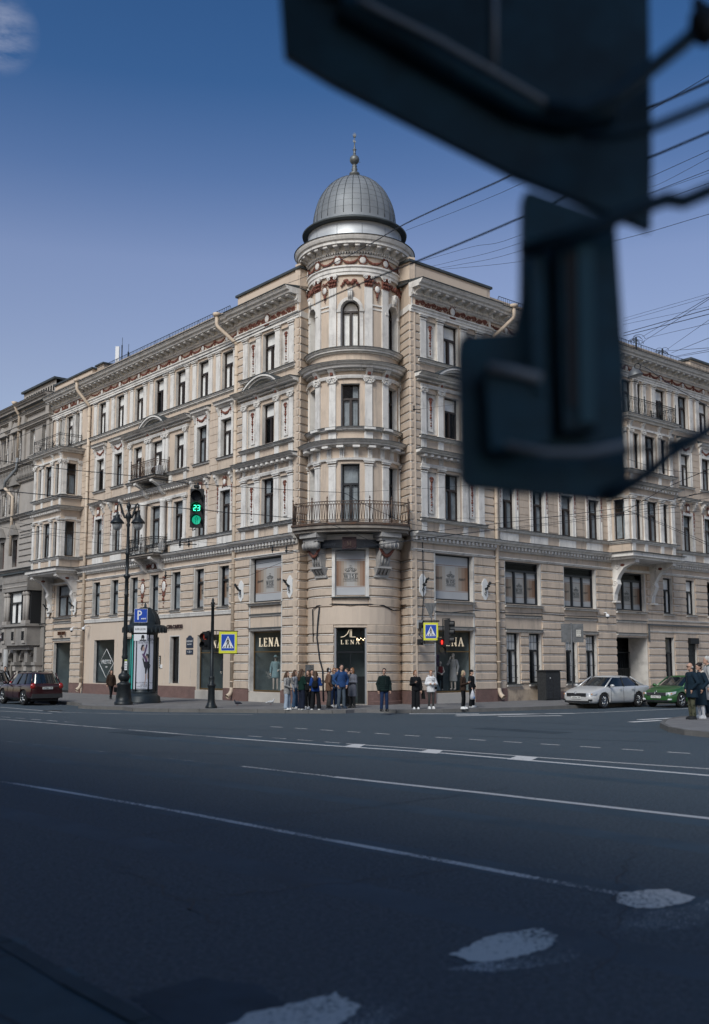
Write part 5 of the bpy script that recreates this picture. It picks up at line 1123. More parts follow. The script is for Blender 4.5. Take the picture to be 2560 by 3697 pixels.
# slightly darker ragged patch and sunken patches near the kerb
darker = mat('asphalt_darker', (.034,.052,.069), .85, var=.3, vs=2, bump=.3, bs=60)
ragged(0, [(-1.35,6.5),(-1.0,6.9),(-.6,6.75),(-.35,6.3),(-.5,5.9),(-.9,5.8)], darker, .003)
tile = mat('tactile_tile', (.035,.075,.095), .7, var=.2, vs=3)
for p in ((-2.52,7.72),(-1.93,6.95)):
    ragged(0, [(p[0]-.12,p[1]-.03),(p[0]+.02,p[1]+.17),(p[0]+.2,p[1]+.0),(p[0]+.05,p[1]-.17)], tile, .0048)
mh = MB(); mh.lathe((-12.9,44.6,.003), [(.42,0),(.42,.004),(0,.004)], iron, 20); mh.build('manhole_cover', None, 'round iron manhole cover in the road by the parked red car', 'manhole cover')
mh = MB(); mh.lathe((1.3,33.5,.003), [(.02,0),(.02,.004),(0,.004)], iron, 6)
# =========================================================== neighbouring grey building
gs = mat('grey_stone', (.235,.22,.205), .9, var=.14, vs=1.2, stain=.7, ss=.9, stcol=(.13,.12,.115), bump=.35, bs=15)
gs2 = mat('grey_plaster', (.33,.305,.28), .85, var=.1, vs=1.2, stain=.6, ss=.8, stcol=(.22,.2,.18), bump=.2, bs=15)
NB = thing('grey_apartment_building', tuple(FLt(76,5,0)), 'ornate grey stone apartment building with columned bay window at the left edge', 'building')
_B = BLD; BLD = NB
mb = L_(); W4_ = [68.75,70.8,73.3,75.65,78,80.4]; A3 = [73.3,75.6,77.9,80.2]; 
ops = [(u-.42,u+.42,17.0,18.85) for u in W4_]+[(u-.42,u+.42,12.95,14.7) for u in A3]+[(u-.42,u+.42,9.0,11.0) for u in (73.2,75.6,78,80.4)]+[(u-.4,u+.4,4.8,6.9) for u in (73.6,75.9,78.2,80.5)]+[(u-.55,u+.55,.9,3.0) for u in (68.4,70.1,72.3,74.2,76.4,78.6,80.8)]
mb.wall(67.36, 84, .05, 20.6, ops, .05, .3, gs2, gs)
mb.wall(67.38, 84, .05, 8.3, [o for o in ops if o[3]<8.3], .12, .3, gs, gs)
for u in W4_: window(L_, u, .84, 17.0, 18.85, .25, cur='side', m=whitep)
for u in A3: window(L_, u, .84, 12.95, 14.9, .25, cur='side', m=whitep, arch=False)
for u in (73.2,75.6,78,80.4): window(L_, u, .84, 9.0, 11.0, .25, cur='dim', m=mat('red_frame', (.07,.025,.02), .5))
for u in (73.6,75.9,78.2,80.5): window(L_, u, .8, 4.8, 6.9, .15, cur='side', m=frame_b)
for u in (68.4,70.1,72.3,74.2,76.4,78.6,80.8): window(L_, u, 1.1, .9, 3.0, .1, cur=None, m=frame_b, g=glass_d, tr=0)
c = L_()
for z_,h,o in ((20.9,.5,.7),(20.2,.25,.3),(19.3,.3,.35),(16.6,.25,.3),(15.3,.2,.2),(12.7,.2,.3),(8.75,.2,.3),(7.7,.3,.35),(4.7,.2,.2)): c.run(67.38, 84, prof_cornice(z_, h, o, .1), gs2 if z_>12 else gs); c.run(67.36, 84, [(.05,z_+.003),(o+.13,z_+.003),(o+.13,z_+.03),(.05,z_+.06)], zincl)
i = 67.5
while i < 84: c.lathe(tuple(FLt(i,.22,15.42)), [(.03,0),(.07,.1),(.09,.25),(.05,.45),(.03,.55),(.06,.62),(.06,.8)], gs, 6); i += .28
for u in (67.9,72.1,74.5,76.9,79.2): c.box(u-.22, u+.22, .05, .2, 16.6, 19.1, gs2); c.box(u-.28, u+.28, .05, .28, 19.3, 20.5, gs2)
for u in A3:      # pointed hoods and slim columns round the arched windows
    c.add([(u-.75,.1,15.0),(u+.75,.1,15.0),(u,.1,15.9),(u-.75,.4,15.0),(u+.75,.4,15.0),(u,.4,15.9)], [[0,1,2],[3,5,4],[0,2,5,3],[1,4,5,2]], gs)
    for d_ in (-1,1): c.tube([(u+d_*.58,.3,12.95),(u+d_*.58,.3,14.4)], .07, gs2, 8); c.sph((u+d_*.58,.3,14.5), .12, gs, 7, 5); c.sph((u+d_*.58,.3,13.6), .1, gs, 7, 5)
for u in (73.3,75.65,78): c.add([(u-.8,.1,19.0),(u+.8,.1,19.0),(u,.1,19.75),(u-.8,.45,19.0),(u+.8,.45,19.0),(u,.45,19.75)], [[0,1,2],[3,5,4],[0,2,5,3],[1,4,5,2]], gs2); [c.tube([(u+d_*.62,.25,17),(u+d_*.62,.25,18.9)], .06, gs2, 7) for d_ in (-1,1)]; [c.sph((u+d_*.62,.25,17.6), .1, gs2, 6, 4) for d_ in (-1,1)]
for u in (73.2,75.6,78,80.4): c.add([(u-.7,.1,11.3),(u+.7,.1,11.3),(u,.1,12.1),(u-.7,.4,11.3),(u+.7,.4,11.3),(u,.4,12.1)], [[0,1,2],[3,5,4],[0,2,5,3],[1,4,5,2]], gs)
zz = 8.4
while zz < 12.5: c.box(67.4, 72.4, .05, .13, zz, zz+.22, gs2); zz += .44
mb.build('wall', NB); c.build('cornice', NB)
# slit attic
at_ = L_(); at_.wall(67.38, 73.0, 20.9, 21.9, [(67.7+.42*k,67.92+.42*k,21.15,21.6) for k in range(12)], -.1, .4, gs2, dark); at_.box(67.3,73.1,-.9,.1,21.9,22.05,zincl); at_.box(67.4,73.0,-.9,-.4,20.9,21.9,dark); at_.box(73.0,84,-1.2,.3,20.9,21.0,zincl); at_.build('parapet', NB)
# first-floor columned bay
by = L_(); u0,u1 = 68.0,72.3; d_ = 1.1
by.box(u0,u1,.1,d_,3.25,4.55,gs); by.box(u0-.1,u1+.1,.1,d_+.15,4.55,4.72,gs); by.box(u0,u1,.1,d_-.25,4.72,7.0,dark); by.box(u0-.05,u1+.05,.1,d_+.1,7.0,8.2,gs); by.box(u0-.15,u1+.15,.1,d_+.25,8.2,8.32,zincl); by.box(u0+.2,u1-.2,.1,d_-.3,2.95,3.25,gs)
for u in (68.3,68.75,71.6,72.05): by.tube([(u,d_-.12,4.72),(u,d_-.12,6.7)], .14, gs2, 10); by.box(u-.2,u+.2,d_-.3,d_+.06,4.7,4.95,gs2); by.sph((u,d_-.12,6.8), .22, gs2, 8, 5)
for u in (68.4,71.9,70.15): by.box(u-.25,u+.25,d_,d_+.08,3.4,4.4,gs2); [by.box(u-.16+.11*a,u-.1+.11*a,d_+.08,d_+.11,3.6,4.2,dark) for a in range(4)]
for k in range(22): by.box(u0+.19*k, u0+.19*k+.09, d_+.1, d_+.18, 7.6, 7.8, gs2); by.sph((u0+.1+.19*k,d_+.1,7.3), .07, gs2, 6, 4)
by.build('bay_window', NB)
for u in (70.15,): window(lambda: MB(lambda a,o,z: FLt(a,o+d_,z)), u, 1.8, 4.75, 6.95, .12, cur='side', m=frame_b)
pc = L_()
for u in (67.75,69.3,71.2,73.3,75.3): pc.box(u-.3,u+.3,.12,.7,1.9,2.1,gs); pc.box(u-.22,u+.22,.12,.6,1.5,1.9,gs2); [pc.tube([(u+e,.4,.1),(u+e,.4,1.5)], .11, gs2, 8) for e in (-.13,.13)]; pc.box(u-.25,u+.25,.12,.55,2.1,3.1,gs)
for u in (68.5,70.2,72.3,74.3):     # round arches over the ground-floor openings
    n = 12
    for r0,r1,oo in ((.6,.78,.35),(.78,.95,.25)):
        P_ = [[(u+r_*math.cos(math.pi*k/n), 2.2+r_*math.sin(math.pi*k/n)) for k in range(n+1)] for r_ in (r0,r1)]
        for k in range(n): pc.poly([P_[0][k],P_[0][k+1],P_[1][k+1],P_[1][k]], (.1,oo), gs2)
pc.tube([(71.9,.9,.1),(71.9,.9,3.0)], .17, mat('pillar_pale', (.34,.34,.34), .7, var=.1), 12); pc.build('portal', NB)
sg = L_(); sg.box(73.0,76.8,.2,.3,3.75,4.15,mat('plum_sign', (.05,.01,.015), .5)); put_text(sg, 'Белор', .36, FLt(74.2,.32,3.95), -UL, Z, whitep, .01); sg.build('shop_sign', NB)
dpn = L_(); dpn.tube([(72.75,.3,17.0),(72.75,.3,20.2),(72.75,.5,20.5),(72.75,.7,21.0)], .11, pipe_m, 8); dpn.tube([(72.75,.3,17.0),(72.75,.35,16.2),(74.2,.6,15.4),(74.2,.6,14.9)], .11, zinc, 8); dpn.tube([(74.2,.6,14.9),(73.4,.3,14.2),(73.4,.3,9.8)], .11, pipe_m, 8); dpn.tube([(72.75,.7,20.9),(72.75,.7,21.15)], [.12,.24], pipe_m, 8); dpn.build('downpipe', NB)
nr = L_(); nr.add([(67.4,-1.2,21.0),(84,-1.2,21.0),(84,-9,22.5),(67.4,-9,22.5)], [[0,1,2,3]], zincl); nr.add([(84,.1,0),(84,-9,0),(84,-9,22.5),(84,0,21)], [[0,1,2,3]], gs2); nr.box(67.4,84,-2.0,-1.9,0,20.9,dark); nr.build('roof', NB)
BLD = _B
fb = MB(); P0 = at(-60,1475,100); fm = mat('far_metal_roof', (.16,.17,.19), .6); fw_ = mat('far_wall', (.36,.33,.3), .85)
fb.box(P0.x-12, P0.x+7.5, 100, 112, 0, P0.z-3, fw_); fb.add([(P0.x-12,99.8,P0.z-3),(P0.x+7.9,99.8,P0.z-3),(P0.x+1,106,P0.z+1.2),(P0.x-12,106,P0.z+1.8)], [[0,1,2,3]], fm)
fb.build('far_building', None, 'far building whose grey metal roof shows over the left edge', 'building')

# unseen building added behind the camera to shade the near road; also mirrored in panes
ob = thing('unseen_shade_building', tuple(UR*-10+UL*25), 'unseen plastered building added behind the camera to shade the near road', 'building')
def FO(u,o,z): return UR*(-4.5+o)+UL*u+Vector((0,0,z))
m = MB(FO, True); ops = [(u,u+1.1,z0,z0+2.2) for u in [-5+2.6*k for k in range(28)] for z0 in (1,5,9,12.6)]
m.wall(-8, 70, 0, 15.5, ops, 0, .2, mat('plaster_unseen', (.36,.3,.24), .85), joint); m.box(-8, 70, -14, -.5, 0, 15.5, dark); m.box(-8,70,-.5,.6,15.5,16.1,white); m.build('wall', ob)
# =========================================================== street furniture
blue = mat('sign_blue', (.012,.06,.36), .45); yellow = mat('sign_yellow', (.62,.62,.05), .5); signw = mat('sign_white', (.68,.69,.71), .45); signb = mat('sign_back', (.13,.135,.14), .6, .4, var=.25, vs=5)
X_ = Vector((1,0,0))
def plate(mb, cx, y, cz, w, h, m, t=.02, R=X_, off=0):
    n = R.cross(Z); c = Vector((cx,y,cz))
    P_ = [c+R*a*w/2+Z*b*h/2 for a,b in ((-1,-1),(1,-1),(1,1),(-1,1))]
    mb.add([p+n*(off) for p in P_]+[p+n*(off-t) for p in P_], [[0,1,2,3],[7,6,5,4],[0,4,5,1],[1,5,6,2],[2,6,7,3],[3,7,4,0]], m, raw=True)
def flat(mb, cx, y, cz, pts, m, R=X_, off=.006):
    n = R.cross(Z); c = Vector((cx,y,cz)); mb.add([c+R*a+Z*b+n*off for a,b in pts], [list(range(len(pts)))], m, raw=True)
# ---- twin-arm street lamp
lx, ly = -10.52, 47.5
lamp = thing('street_lamp', (lx,ly,.14), 'tall black cast-iron street lamp with two hanging bell-shaped lanterns', 'street lamp')
m = MB(); m.lathe((lx,ly,0), [(.42,.14),(.42,.28),(.37,.3),(.35,.5),(.3,1.0),(.33,1.05),(.33,1.1),(.2,1.15),(.17,1.2)], iron, 16)
m.lathe((lx,ly,0), [(.17,1.2),(.26,1.32),(.28,1.42),(.24,1.52),(.15,1.58),(.13,1.75),(.16,1.8),(.12,1.9),(.11,2.2),(.15,2.3),(.11,2.4),(.12,2.6),(.1,2.75),(.11,3.0),(.09,3.3),(.09,5.1),(.12,5.15),(.09,5.2),(.085,5.9),(.16,5.98),(.16,6.04),(.08,6.12),(.08,7.0),(.12,7.05),(.075,7.12),(.065,8.3),(.1,8.4),(.06,8.5),(.12,8.72),(.15,8.85),(.06,8.98),(.05,9.1),(.1,9.25),(.12,9.32),(.03,9.42),(.01,9.62),(0,9.66)], iron, 14); m.build('pole', lamp)
for s,ax in ((-1,-.48),(1,.42)):
    a = MB(); yy = ly-.0
    a.tube([(lx,yy,8.75),(lx+ax*.35,yy,8.75),(lx+ax*.62,yy,8.98),(lx+ax*.78,yy,9.3),(lx+ax*.95,yy,9.42),(lx+ax*1.12,yy,9.3),(lx+ax*1.08,yy,9.1)], [.055,.05,.045,.04,.04,.035,.03], iron, 8)
    for k in range(9): a.sph((lx+ax*(.4+.05*k), yy, 8.8+.07*k), .045, iron, 5, 4)
    x = lx+ax*1.08; a.tube([(x,yy,9.12),(x,yy,8.95)], .02, iron, 5); arm = a.build('arm', lamp)
    b = MB(); b.lathe((x,yy,0), [(.02,9.02),(.06,9.0),(.05,8.92),(.1,8.86),(.12,8.8),(.14,8.74),(.26,8.6),(.32,8.52),(.33,8.48),(.24,8.47)], iron, 20); la = b.build('lantern', lamp)
    gl = MB(); gl.lathe((x,yy,0), [(.24,8.47),(.22,8.33),(.15,8.2),(.05,8.14),(0,8.13)], mat('lantern_glass', (.35,.36,.36), .25, alpha=.75), 16); gl.build('lamp_glass', la)
st = MB(); plate(st, lx+.1, ly-.19, 1.95, .12, .48, signw); plate(st, lx+.1, ly-.2, 2.15, .12, .07, mat('sticker_green', (.3,.36,.08), .6)); [plate(st, lx+.1, ly-.2, 1.8+.1*k, .09, .02, film_ink) for k in range(3)]; st.build('sticker', lamp)
# ---- parking sign with two plates beside the lamp
px_, py_ = -9.72, ly-.55
ps = thing('parking_sign', (px_,py_,3.0), 'blue square parking sign with two white plates hung beside the lamp pole', 'sign')
m = MB(); m.tube([(px_-.02,py_+.04,3.0),(px_-.02,py_+.04,4.5)], .02, iron, 5); m.tube([(px_-.02,py_+.04,4.2),(lx+.08,ly,4.2)], .018, iron, 5); m.tube([(px_-.02,py_+.04,3.2),(lx+.08,ly,3.2)], .018, iron, 5); m.build('bracket', ps)
m = MB(); plate(m, px_, py_, 4.17, .6, .62, signw); plate(m, px_, py_, 4.17, .575, .595, blue, .003, off=.004)
for k in range(18):
    pass
flat(m, px_-.07, py_, 4.17, [(-.08,-.19),(-.02,-.19),(-.02,.23),(-.08,.23)], signw, off=.008)
n = 10; arcP = [(-.02+.0+.11*math.cos(-math.pi/2+math.pi*i/n)+.03, .115+.115*math.sin(-math.pi/2+math.pi*i/n)) for i in range(n+1)]; arcI = [(-.02+.055*math.cos(-math.pi/2+math.pi*i/n)+.03, .115+.06*math.sin(-math.pi/2+math.pi*i/n)) for i in range(n+1)]
for i in range(n): flat(m, px_-.07, py_, 4.17, [arcP[i],arcP[i+1],arcI[i+1],arcI[i]], signw, off=.008)
for zz in (.2025,.0275): flat(m, px_-.07, py_, 4.17, [(-.02,zz-.0275),(.012,zz-.0275),(.012,zz+.0275),(-.02,zz+.0275)], signw, off=.008)
for i,t in enumerate(('10','15','20')): m.lathe((px_+.06+.075*i,py_-.01,4.02), [(.04,0),(.04,.003),(0,.003)], signw, 12, axis=Matrix.Rotation(R_(90),3,'X')); put_text(m, t, .055, (px_+.06+.075*i,py_-.016,4.02), X_, Z, blue, .001)
m.build('sign_face', ps)
m = MB(); plate(m, px_, py_, 3.55, .58, .3, signw); put_text(m, '8.00-20.00', .13, (px_,py_-.005,3.55), X_, Z, black, .002, .85); m.build('plate', ps)
m = MB(); plate(m, px_, py_, 3.18, .58, .3, signw); m.box(px_-.02,px_+.28,py_-.012,py_-.005,3.04,3.08,black)
for a in ((.05,.17,3.14,3.24),(.07,.15,3.22,3.29)): m.box(px_+a[0]-.0,px_+a[1]+.02,py_-.01,py_-.004,a[2],a[3],black)
m.box(px_+.06,px_+.09,py_-.01,py_-.004,3.08,3.14,black); m.box(px_+.14,px_+.17,py_-.01,py_-.004,3.08,3.14,black); m.build('plate', ps)
# ---- advertising column
cx, cy = -10.12, 49.9
col = thing('advertising_column', (cx,cy,.14), 'round dark advertising column with domed roof and lit fashion poster', 'advertising column')
cm = mat('column_green', (.022,.03,.036), .45, .2, var=.25, vs=3)
m = MB(); m.lathe((cx,cy,0), [(.85,.14),(.85,.22),(.82,.25),(.8,.45),(.72,.5),(.68,.55),(.62,.6)], cm, 28); m.build('base', col)
m = MB(); m.lathe((cx,cy,0), [(.6,.6),(.62,.68),(.57,.72),(.57,3.35),(.64,3.42),(.64,3.48)], cm, 28)
for k in range(6): a = R_(k*60-56); m.tube([(cx+.6*math.cos(a),cy+.6*math.sin(a),.7),(cx+.6*math.cos(a),cy+.6*math.sin(a),3.45)], .03, cm, 6)
m.build('drum', col)
m = MB(); m.lathe((cx,cy,0), [(.64,3.48),(1.0,3.5),(1.04,3.56),(1.04,3.74),(1.0,3.8),(.9,3.84),(.74,3.86),(.72,4.0),(.62,4.3),(.42,4.55),(.18,4.68),(.06,4.72),(.06,4.8),(.02,4.92),(0,4.95)], cm, 32)
for k in range(30): a = R_(k*12); m.box(cx+1.03*math.cos(a)-.035, cx+1.03*math.cos(a)+.035, cy+1.03*math.sin(a)-.035, cy+1.03*math.sin(a)+.035, 3.48, 3.72, cm)
for k in range(10): a = R_(k*36); m.tube([(cx+r_*math.cos(a),cy+r_*math.sin(a),z_) for r_,z_ in ((.74,3.9),(.73,4.02),(.63,4.31),(.43,4.56),(.19,4.69))], .02, cm, 5)
m.build('roof', col)
# poster wraps the front of the drum
pa = R_(-82); PR = .585; poster_m = mat('poster_paper', (.42,.43,.48), .5, emit=(.4,.42,.5), es=.12); ink = mat('poster_ink', (.03,.03,.04), .6); skin_p = mat('poster_skin', (.42,.3,.26), .6); viol = mat('poster_violet', (.1,.05,.13), .6)
def PO(u,o,z): a = pa+u/PR; return Vector((cx+(PR+o)*math.cos(a), cy+(PR+o)*math.sin(a), z))
m = MB(PO, False)
for i in range(10): m.add([(-.5+.1*i,.0,.8),(-.4+.1*i,.0,.8),(-.4+.1*i,.0,3.4),(-.5+.1*i,.0,3.4)], [[0,1,2,3]], poster_m)
m.box(-.54,-.5,-.02,.03,.72,3.45,cm); m.box(.5,.54,-.02,.03,.72,3.45,cm)
def pf(pts, mt, o=.004):
    # subdivide so flat print follows the drum
    m.add([(x,o+.0,z_) for x,z_ in pts], [list(range(len(pts)))], mt)
def ptext(s_, size, u0, z_, mt, sx=1):
    vs,fs = text_geo(s_, size, .001); m.add([PO(u0+v.x*sx,.006,z_+v.y) for v in vs], fs, mt, raw=True)
ptext('NO ONE', .24, .2, 3.12, ink); ptext('ОБУВЬ И АКСЕССУАРЫ', .075, .16, 2.98, ink)
# model: two overlapping poses of a woman in a short dark dress, an arm raised
pf([(.06,2.1),(.2,2.12),(.27,2.05),(.26,1.8),(.28,1.55),(.1,1.52),(.08,1.8)], ink); pf([(.1,2.12),(.18,2.12),(.22,2.35),(.15,2.42),(.08,2.35)], skin_p, .008); pf([(.1,2.3),(.14,2.48),(.24,2.44),(.25,2.2),(.21,2.3),(.16,2.4)], ink, .012)
pf([(.25,2.05),(.36,1.92),(.3,1.75),(.28,1.78),(.32,1.92),(.24,1.98)], ink, .006); pf([(.1,1.52),(.15,1.52),(.14,1.25),(.1,1.02),(.07,1.02),(.1,1.25)], skin_p, .008); pf([(.2,1.54),(.26,1.54),(.24,1.3),(.2,1.28)], skin_p, .008)
pf([(-.02,2.35),(.06,2.1),(.1,2.1),(.14,1.9),(.06,1.8),(-.04,2.2)], ink, .005); pf([(-.03,2.5),(.12,2.32),(.2,2.1),(.12,2.06),(.04,2.25),(-.06,2.42)], viol, .009); pf([(.0,2.45),(.06,2.62),(.12,2.92),(.18,2.9),(.12,2.6),(.06,2.4)], viol, .009); pf([(-.1,2.75),(.0,2.86),(.06,2.72),(.02,2.6),(-.08,2.62)], skin_p, .011); pf([(-.14,2.7),(-.08,2.9),(.04,2.9),(-.04,2.78),(-.08,2.58)], ink, .013)
ptext('ТРЦ «ГАЛЕРЕЯ», 1 этаж', .075, .06, .98+.12, ink); ptext('NOONE.RU', .085, .12, .99, ink)
m.build('poster', col)
p2 = MB(lambda u,o,z_: Vector((cx+(PR+o)*math.cos(pa-1.75+u/PR), cy+(PR+o)*math.sin(pa-1.75+u/PR), z_)), False)
for i in range(8): p2.add([(-.4+.1*i,.0,.8),(-.3+.1*i,.0,.8),(-.3+.1*i,.0,3.4),(-.4+.1*i,.0,3.4)], [[0,1,2,3]], teal)
p2.build('poster', col)
m = MB(PO, False); m.box(-.5,.5,.0,.02,.78,.0,cm) if False else None
for i,t in enumerate(('CASADEI   AGNELLE','ANNA MACHIELS   ZILLI','PRINCIPE DI BOLOGNA')):
    vs,fs = text_geo(t, .06, .001); m.add([PO(v.x,.006,.9-.045-.085*(i-1)+v.y-.02) for v in vs], fs, ink, raw=True)
m.build('poster_lettering', col)
# ---- signal post with finial, traffic light and crossing sign
sx, sy = -6.03, 43.9
post = thing('signal_post', (sx,sy,.14), 'dark fluted iron post with pointed finial standing at the kerb', 'post')
m = MB(); m.lathe((sx,sy,0), [(.25,.14),(.25,.22),(.2,.28),(.16,.4),(.15,.5),(.14,.95),(.17,1.05),(.19,1.1),(.15,1.15),(.11,1.2),(.13,1.4),(.13,1.46),(.08,1.48),(.065,4.4),(.09,4.42),(.06,4.5),(.1,4.56),(.05,4.62),(.06,4.68),(.0,4.82)], iron, 8); m.build('pole', post)
m = MB(); m.tube([(sx-.02,sy,3.4),(sx+1.1,sy-.05,3.36)], .022, iron, 5); m.tube([(sx,sy,2.45),(sx+1.1,sy-.05,2.42)], .022, iron, 5); m.tube([(sx+.17,sy,3.38),(sx+.17,sy,2.45)], .012, iron, 4); m.tube([(sx,sy,3.38),(sx-.25,sy,3.36)], .02, iron, 4); m.tube([(sx,sy,2.68),(sx-.25,sy,2.68)], .02, iron, 4); m.build('bracket', post)
def crossing_sign(cx_, y, cz, s, label, R=X_, tall=False):
    h = .93 if not tall else 1.05; w_ = .78; o = thing('crossing_sign', (cx_,y,cz-h*s/2), label, 'sign'); m = MB()
    plate(m, cx_, y, cz, w_*s, h*s, black, .05, R, -.01); plate(m, cx_, y, cz, w_*s*.97, h*s*.975, yellow, .01, R); m.build('backboard', o)
    b = MB(); plate(b, cx_, y, cz, .58*s, .7*s, signw, .004, R, .004); plate(b, cx_, y, cz, .555*s, .675*s, blue, .002, R, .007)
    flat(b, cx_, y, cz, [(-.25*s,-.24*s),(.25*s,-.24*s),(0,.28*s)], signw, R, .011)
    for q in (-.17,-.06,.06,.17): flat(b, cx_, y, cz, [((q-.025)*s*1.05,-.225*s),((q+.02)*s*1.05,-.225*s),((q*.8+.015)*s,-.16*s),((q*.8-.02)*s,-.16*s)], black, R, .014)
    hd = [(.0+.026*s*math.cos(k*.785), .155*s+.03*s*math.sin(k*.785)) for k in range(8)]; flat(b, cx_, y, cz, hd, black, R, .016)
    for P_ in ([(-.03,.12),(.03,.12),(.035,.0),(-.02,.0)],[(-.02,.0),(.02,.0),(-.05,-.19),(-.09,-.19)],[(.0,.01),(.035,.0),(.1,-.19),(.06,-.19)],[(.02,.12),(.03,.1),(.08,.02),(.065,.01)],[(-.03,.11),(-.02,.08),(-.07,-.02),(-.085,0)]): flat(b, cx_, y, cz, [(a*s,c_*s) for a,c_ in P_], black, R, .017)
    b.build('sign_face', o); return o
crossing_sign(-5.35, sy-.12, 2.89, 1.0, 'blue and yellow pedestrian crossing sign on the post by the left kerb', tall=False)
crossing_sign(3.32, 45.0, 3.39, .84, 'blue and yellow pedestrian crossing sign on the arm from the right wall')
lens_off = mat('lens_off', (.02,.022,.026), .15, spec=.6); red_dim = mat('lens_red_dim', (.14,.02,.015), .3, emit=(.5,.08,.05), es=.15)
def signal(cx_, y, z1, n, label, lensm, yaw=0, s=1, hood=True, name='traffic_light'):
    """vertical signal head, top at z1, n lenses, facing -Y turned by yaw"""
    h = .33*n*s+.06*s; w_ = .34*s; o = thing(name, (cx_,y,z1-h), label, 'traffic light'); ca, sa = math.cos(yaw), math.sin(yaw)
    tf = lambda u,oo,zz: Vector((cx_+u*ca+oo*sa, y+u*sa-oo*ca, zz))
    m = MB(tf, True); m.box(-w_/2, w_/2, -.2*s, .0, z1-h, z1, black); m.box(-w_/2-.015, w_/2+.015, -.04, .012, z1-h-.01, z1+.01, black); m.build('housing', o)
    for i in range(n):
        zc = z1-.03*s-.33*s*(i+.5); l = MB(tf, True); nn2 = 20
        l.add([(.125*s*math.cos(k*2*math.pi/nn2), .02, zc+.125*s*math.sin(k*2*math.pi/nn2)) for k in range(nn2)], [list(range(nn2))], lensm[i][0]); lo = l.build('lens', o)
        v = MB(tf, True)
        for k in range(14):
            a0,a1 = R_(-40+260*k/14), R_(-40+260*(k+1)/14); r_ = .145*s
            v.add([(r_*math.cos(a0),.0,zc+r_*math.sin(a0)),(r_*math.cos(a1),.0,zc+r_*math.sin(a1)),(r_*math.cos(a1),.2*s,zc+r_*math.sin(a1)),(r_*math.cos(a0),.2*s,zc+r_*math.sin(a0))], [[0,1,2,3]], black)
        v.build('visor', o)
        if lensm[i][1]: g_ = MB(tf, True); lensm[i][1](g_, zc, s); g_.build('symbol', lo)
    return o
led = mat('led_green', (.05,.9,.55), .5, emit=(.05,1,.5), es=2.2); led_bg = mat('lens_green_dark', (.008,.05,.035), .3, emit=(.0,.2,.1), es=.12); led_gr = mat('lens_green', (.01,.30,.19), .5, emit=(.02,.7,.4), es=.3)
def digits(g_, zc, s):
    def seg(x, z_, hor):
        if hor: g_.box(x-.028, x+.028, .025, .03, z_-.006, z_+.006, led)
        else: g_.box(x-.006, x+.006, .025, .03, z_-.03, z_+.03, led)
    for x,segs in ((-.05,'abged'),(.05,'abgcd')):
        for c_ in segs:
            dx,dz,hh = {'a':(0,.07,1),'g':(0,0,1),'d':(0,-.07,1),'b':(.034,.036,0),'c':(.034,-.036,0),'e':(-.034,-.036,0),'f':(-.034,.036,0)}[c_]; seg(x+dx, zc+dz, hh)
def arrow(g_, zc, s):
    P_ = [(-.02,-.1),(-.02,.02),(-.045,.02),(0,.095),(.045,.02),(.02,.02),(.02,-.1)]
    for a,b in zip(P_, P_[1:]): g_.tube([(a[0],.028,zc+a[1]),(b[0],.028,zc+b[1])], .005, black, 4)
def redman(g_, zc, s):
    rm_ = mat('led_red', (.9,.05,.04), .5, emit=(1,.03,.02), es=1.5)
    g_.sph((0,.025,zc+.07), .02, rm_, 8, 5); g_.box(-.03,.03,.02,.03,zc-.01,zc+.045,rm_); g_.box(-.04,-.03,.02,.03,zc-.02,zc+.04,rm_); g_.box(.03,.04,.02,.03,zc-.02,zc+.04,rm_); g_.box(-.025,-.005,.02,.03,zc-.09,zc-.01,rm_); g_.box(.005,.025,.02,.03,zc-.09,zc-.01,rm_)
T0 = at(712, 1766, 28); signal(T0.x, 28, T0.z, 3, 'hanging black traffic light showing green arrow and countdown 23', [(lens_off,None),(led_bg,digits),(led_gr,arrow)], s=1.0)
m = MB(); m.tube([(T0.x,28.1,T0.z-.02),(T0.x,28.1,T0.z+.2)], .025, iron, 5); m.box(T0.x-.1,T0.x+.04,28.0,28.2,T0.z+.05,T0.z+.12,iron); m.tube([(T0.x-.1,28,T0.z-1.05),(T0.x-.1,28,T0.z-1.15),(T0.x-.02,28,T0.z-1.1)], .02, iron, 5)
m.build('suspension_clamp', None, 'small iron clamp hanging the green traffic light from its wires', 'clamp')
signal(sx-.28, sy-.05, 3.34, 2, 'two-lens pedestrian light turned aside on the left kerb post', [(red_dim,None),(lens_off,None)], R_(-38), 1.05)
signal(3.79, 44.95, 3.12, 2, 'pedestrian light showing a red standing man by the right wall', [(mat('lens_red_bg', (.1,.01,.01), .4, emit=(.5,.02,.02), es=.08),redman),(lens_off,None)], R_(8), 1.0)
signal(4.13, 44.9, 3.9, 3, 'black side-on three-lens traffic light over the right shop window', [(lens_off,None)]*3, R_(75), 1.05)
# mounting arms from the wall
m = MB(); W0 = at(1525, 2258, 47.6); W1 = at(1520, 2318, 47.6)
for w_,zz in ((W0,3.84),(W1,2.94)): m.tube([w_, (3.0,45.08,zz), (3.7,45.0,zz)], .035, iron, 6); m.box(w_.x-.16,w_.x+.1,w_.y-.12,w_.y+.3,w_.z-.13,w_.z+.13,black)
m.tube([(3.85,45.0,2.9),(3.85,45.0,3.95),(4.15,44.95,3.93)], .03, iron, 6); m.build('mounting_frame', None, 'black steel arms carrying signs and lights out from the right wall', 'bracket')
ys = thing('yield_sign', (3.33,45.1,3.95), 'grey unpainted back of a triangular yield sign above the crossing sign', 'sign')
m = MB(); flat(m, 3.33, 45.1, 4.3, [(-.3,.33),(.27,.34),(.0,-.35)], signb); flat(m, 3.33, 45.12, 4.3, [(0,-.35),(.27,.34),(-.3,.33)], signb); m.tube([(3.36,45.06,3.3),(3.36,45.06,4.62)], .022, signb, 5)
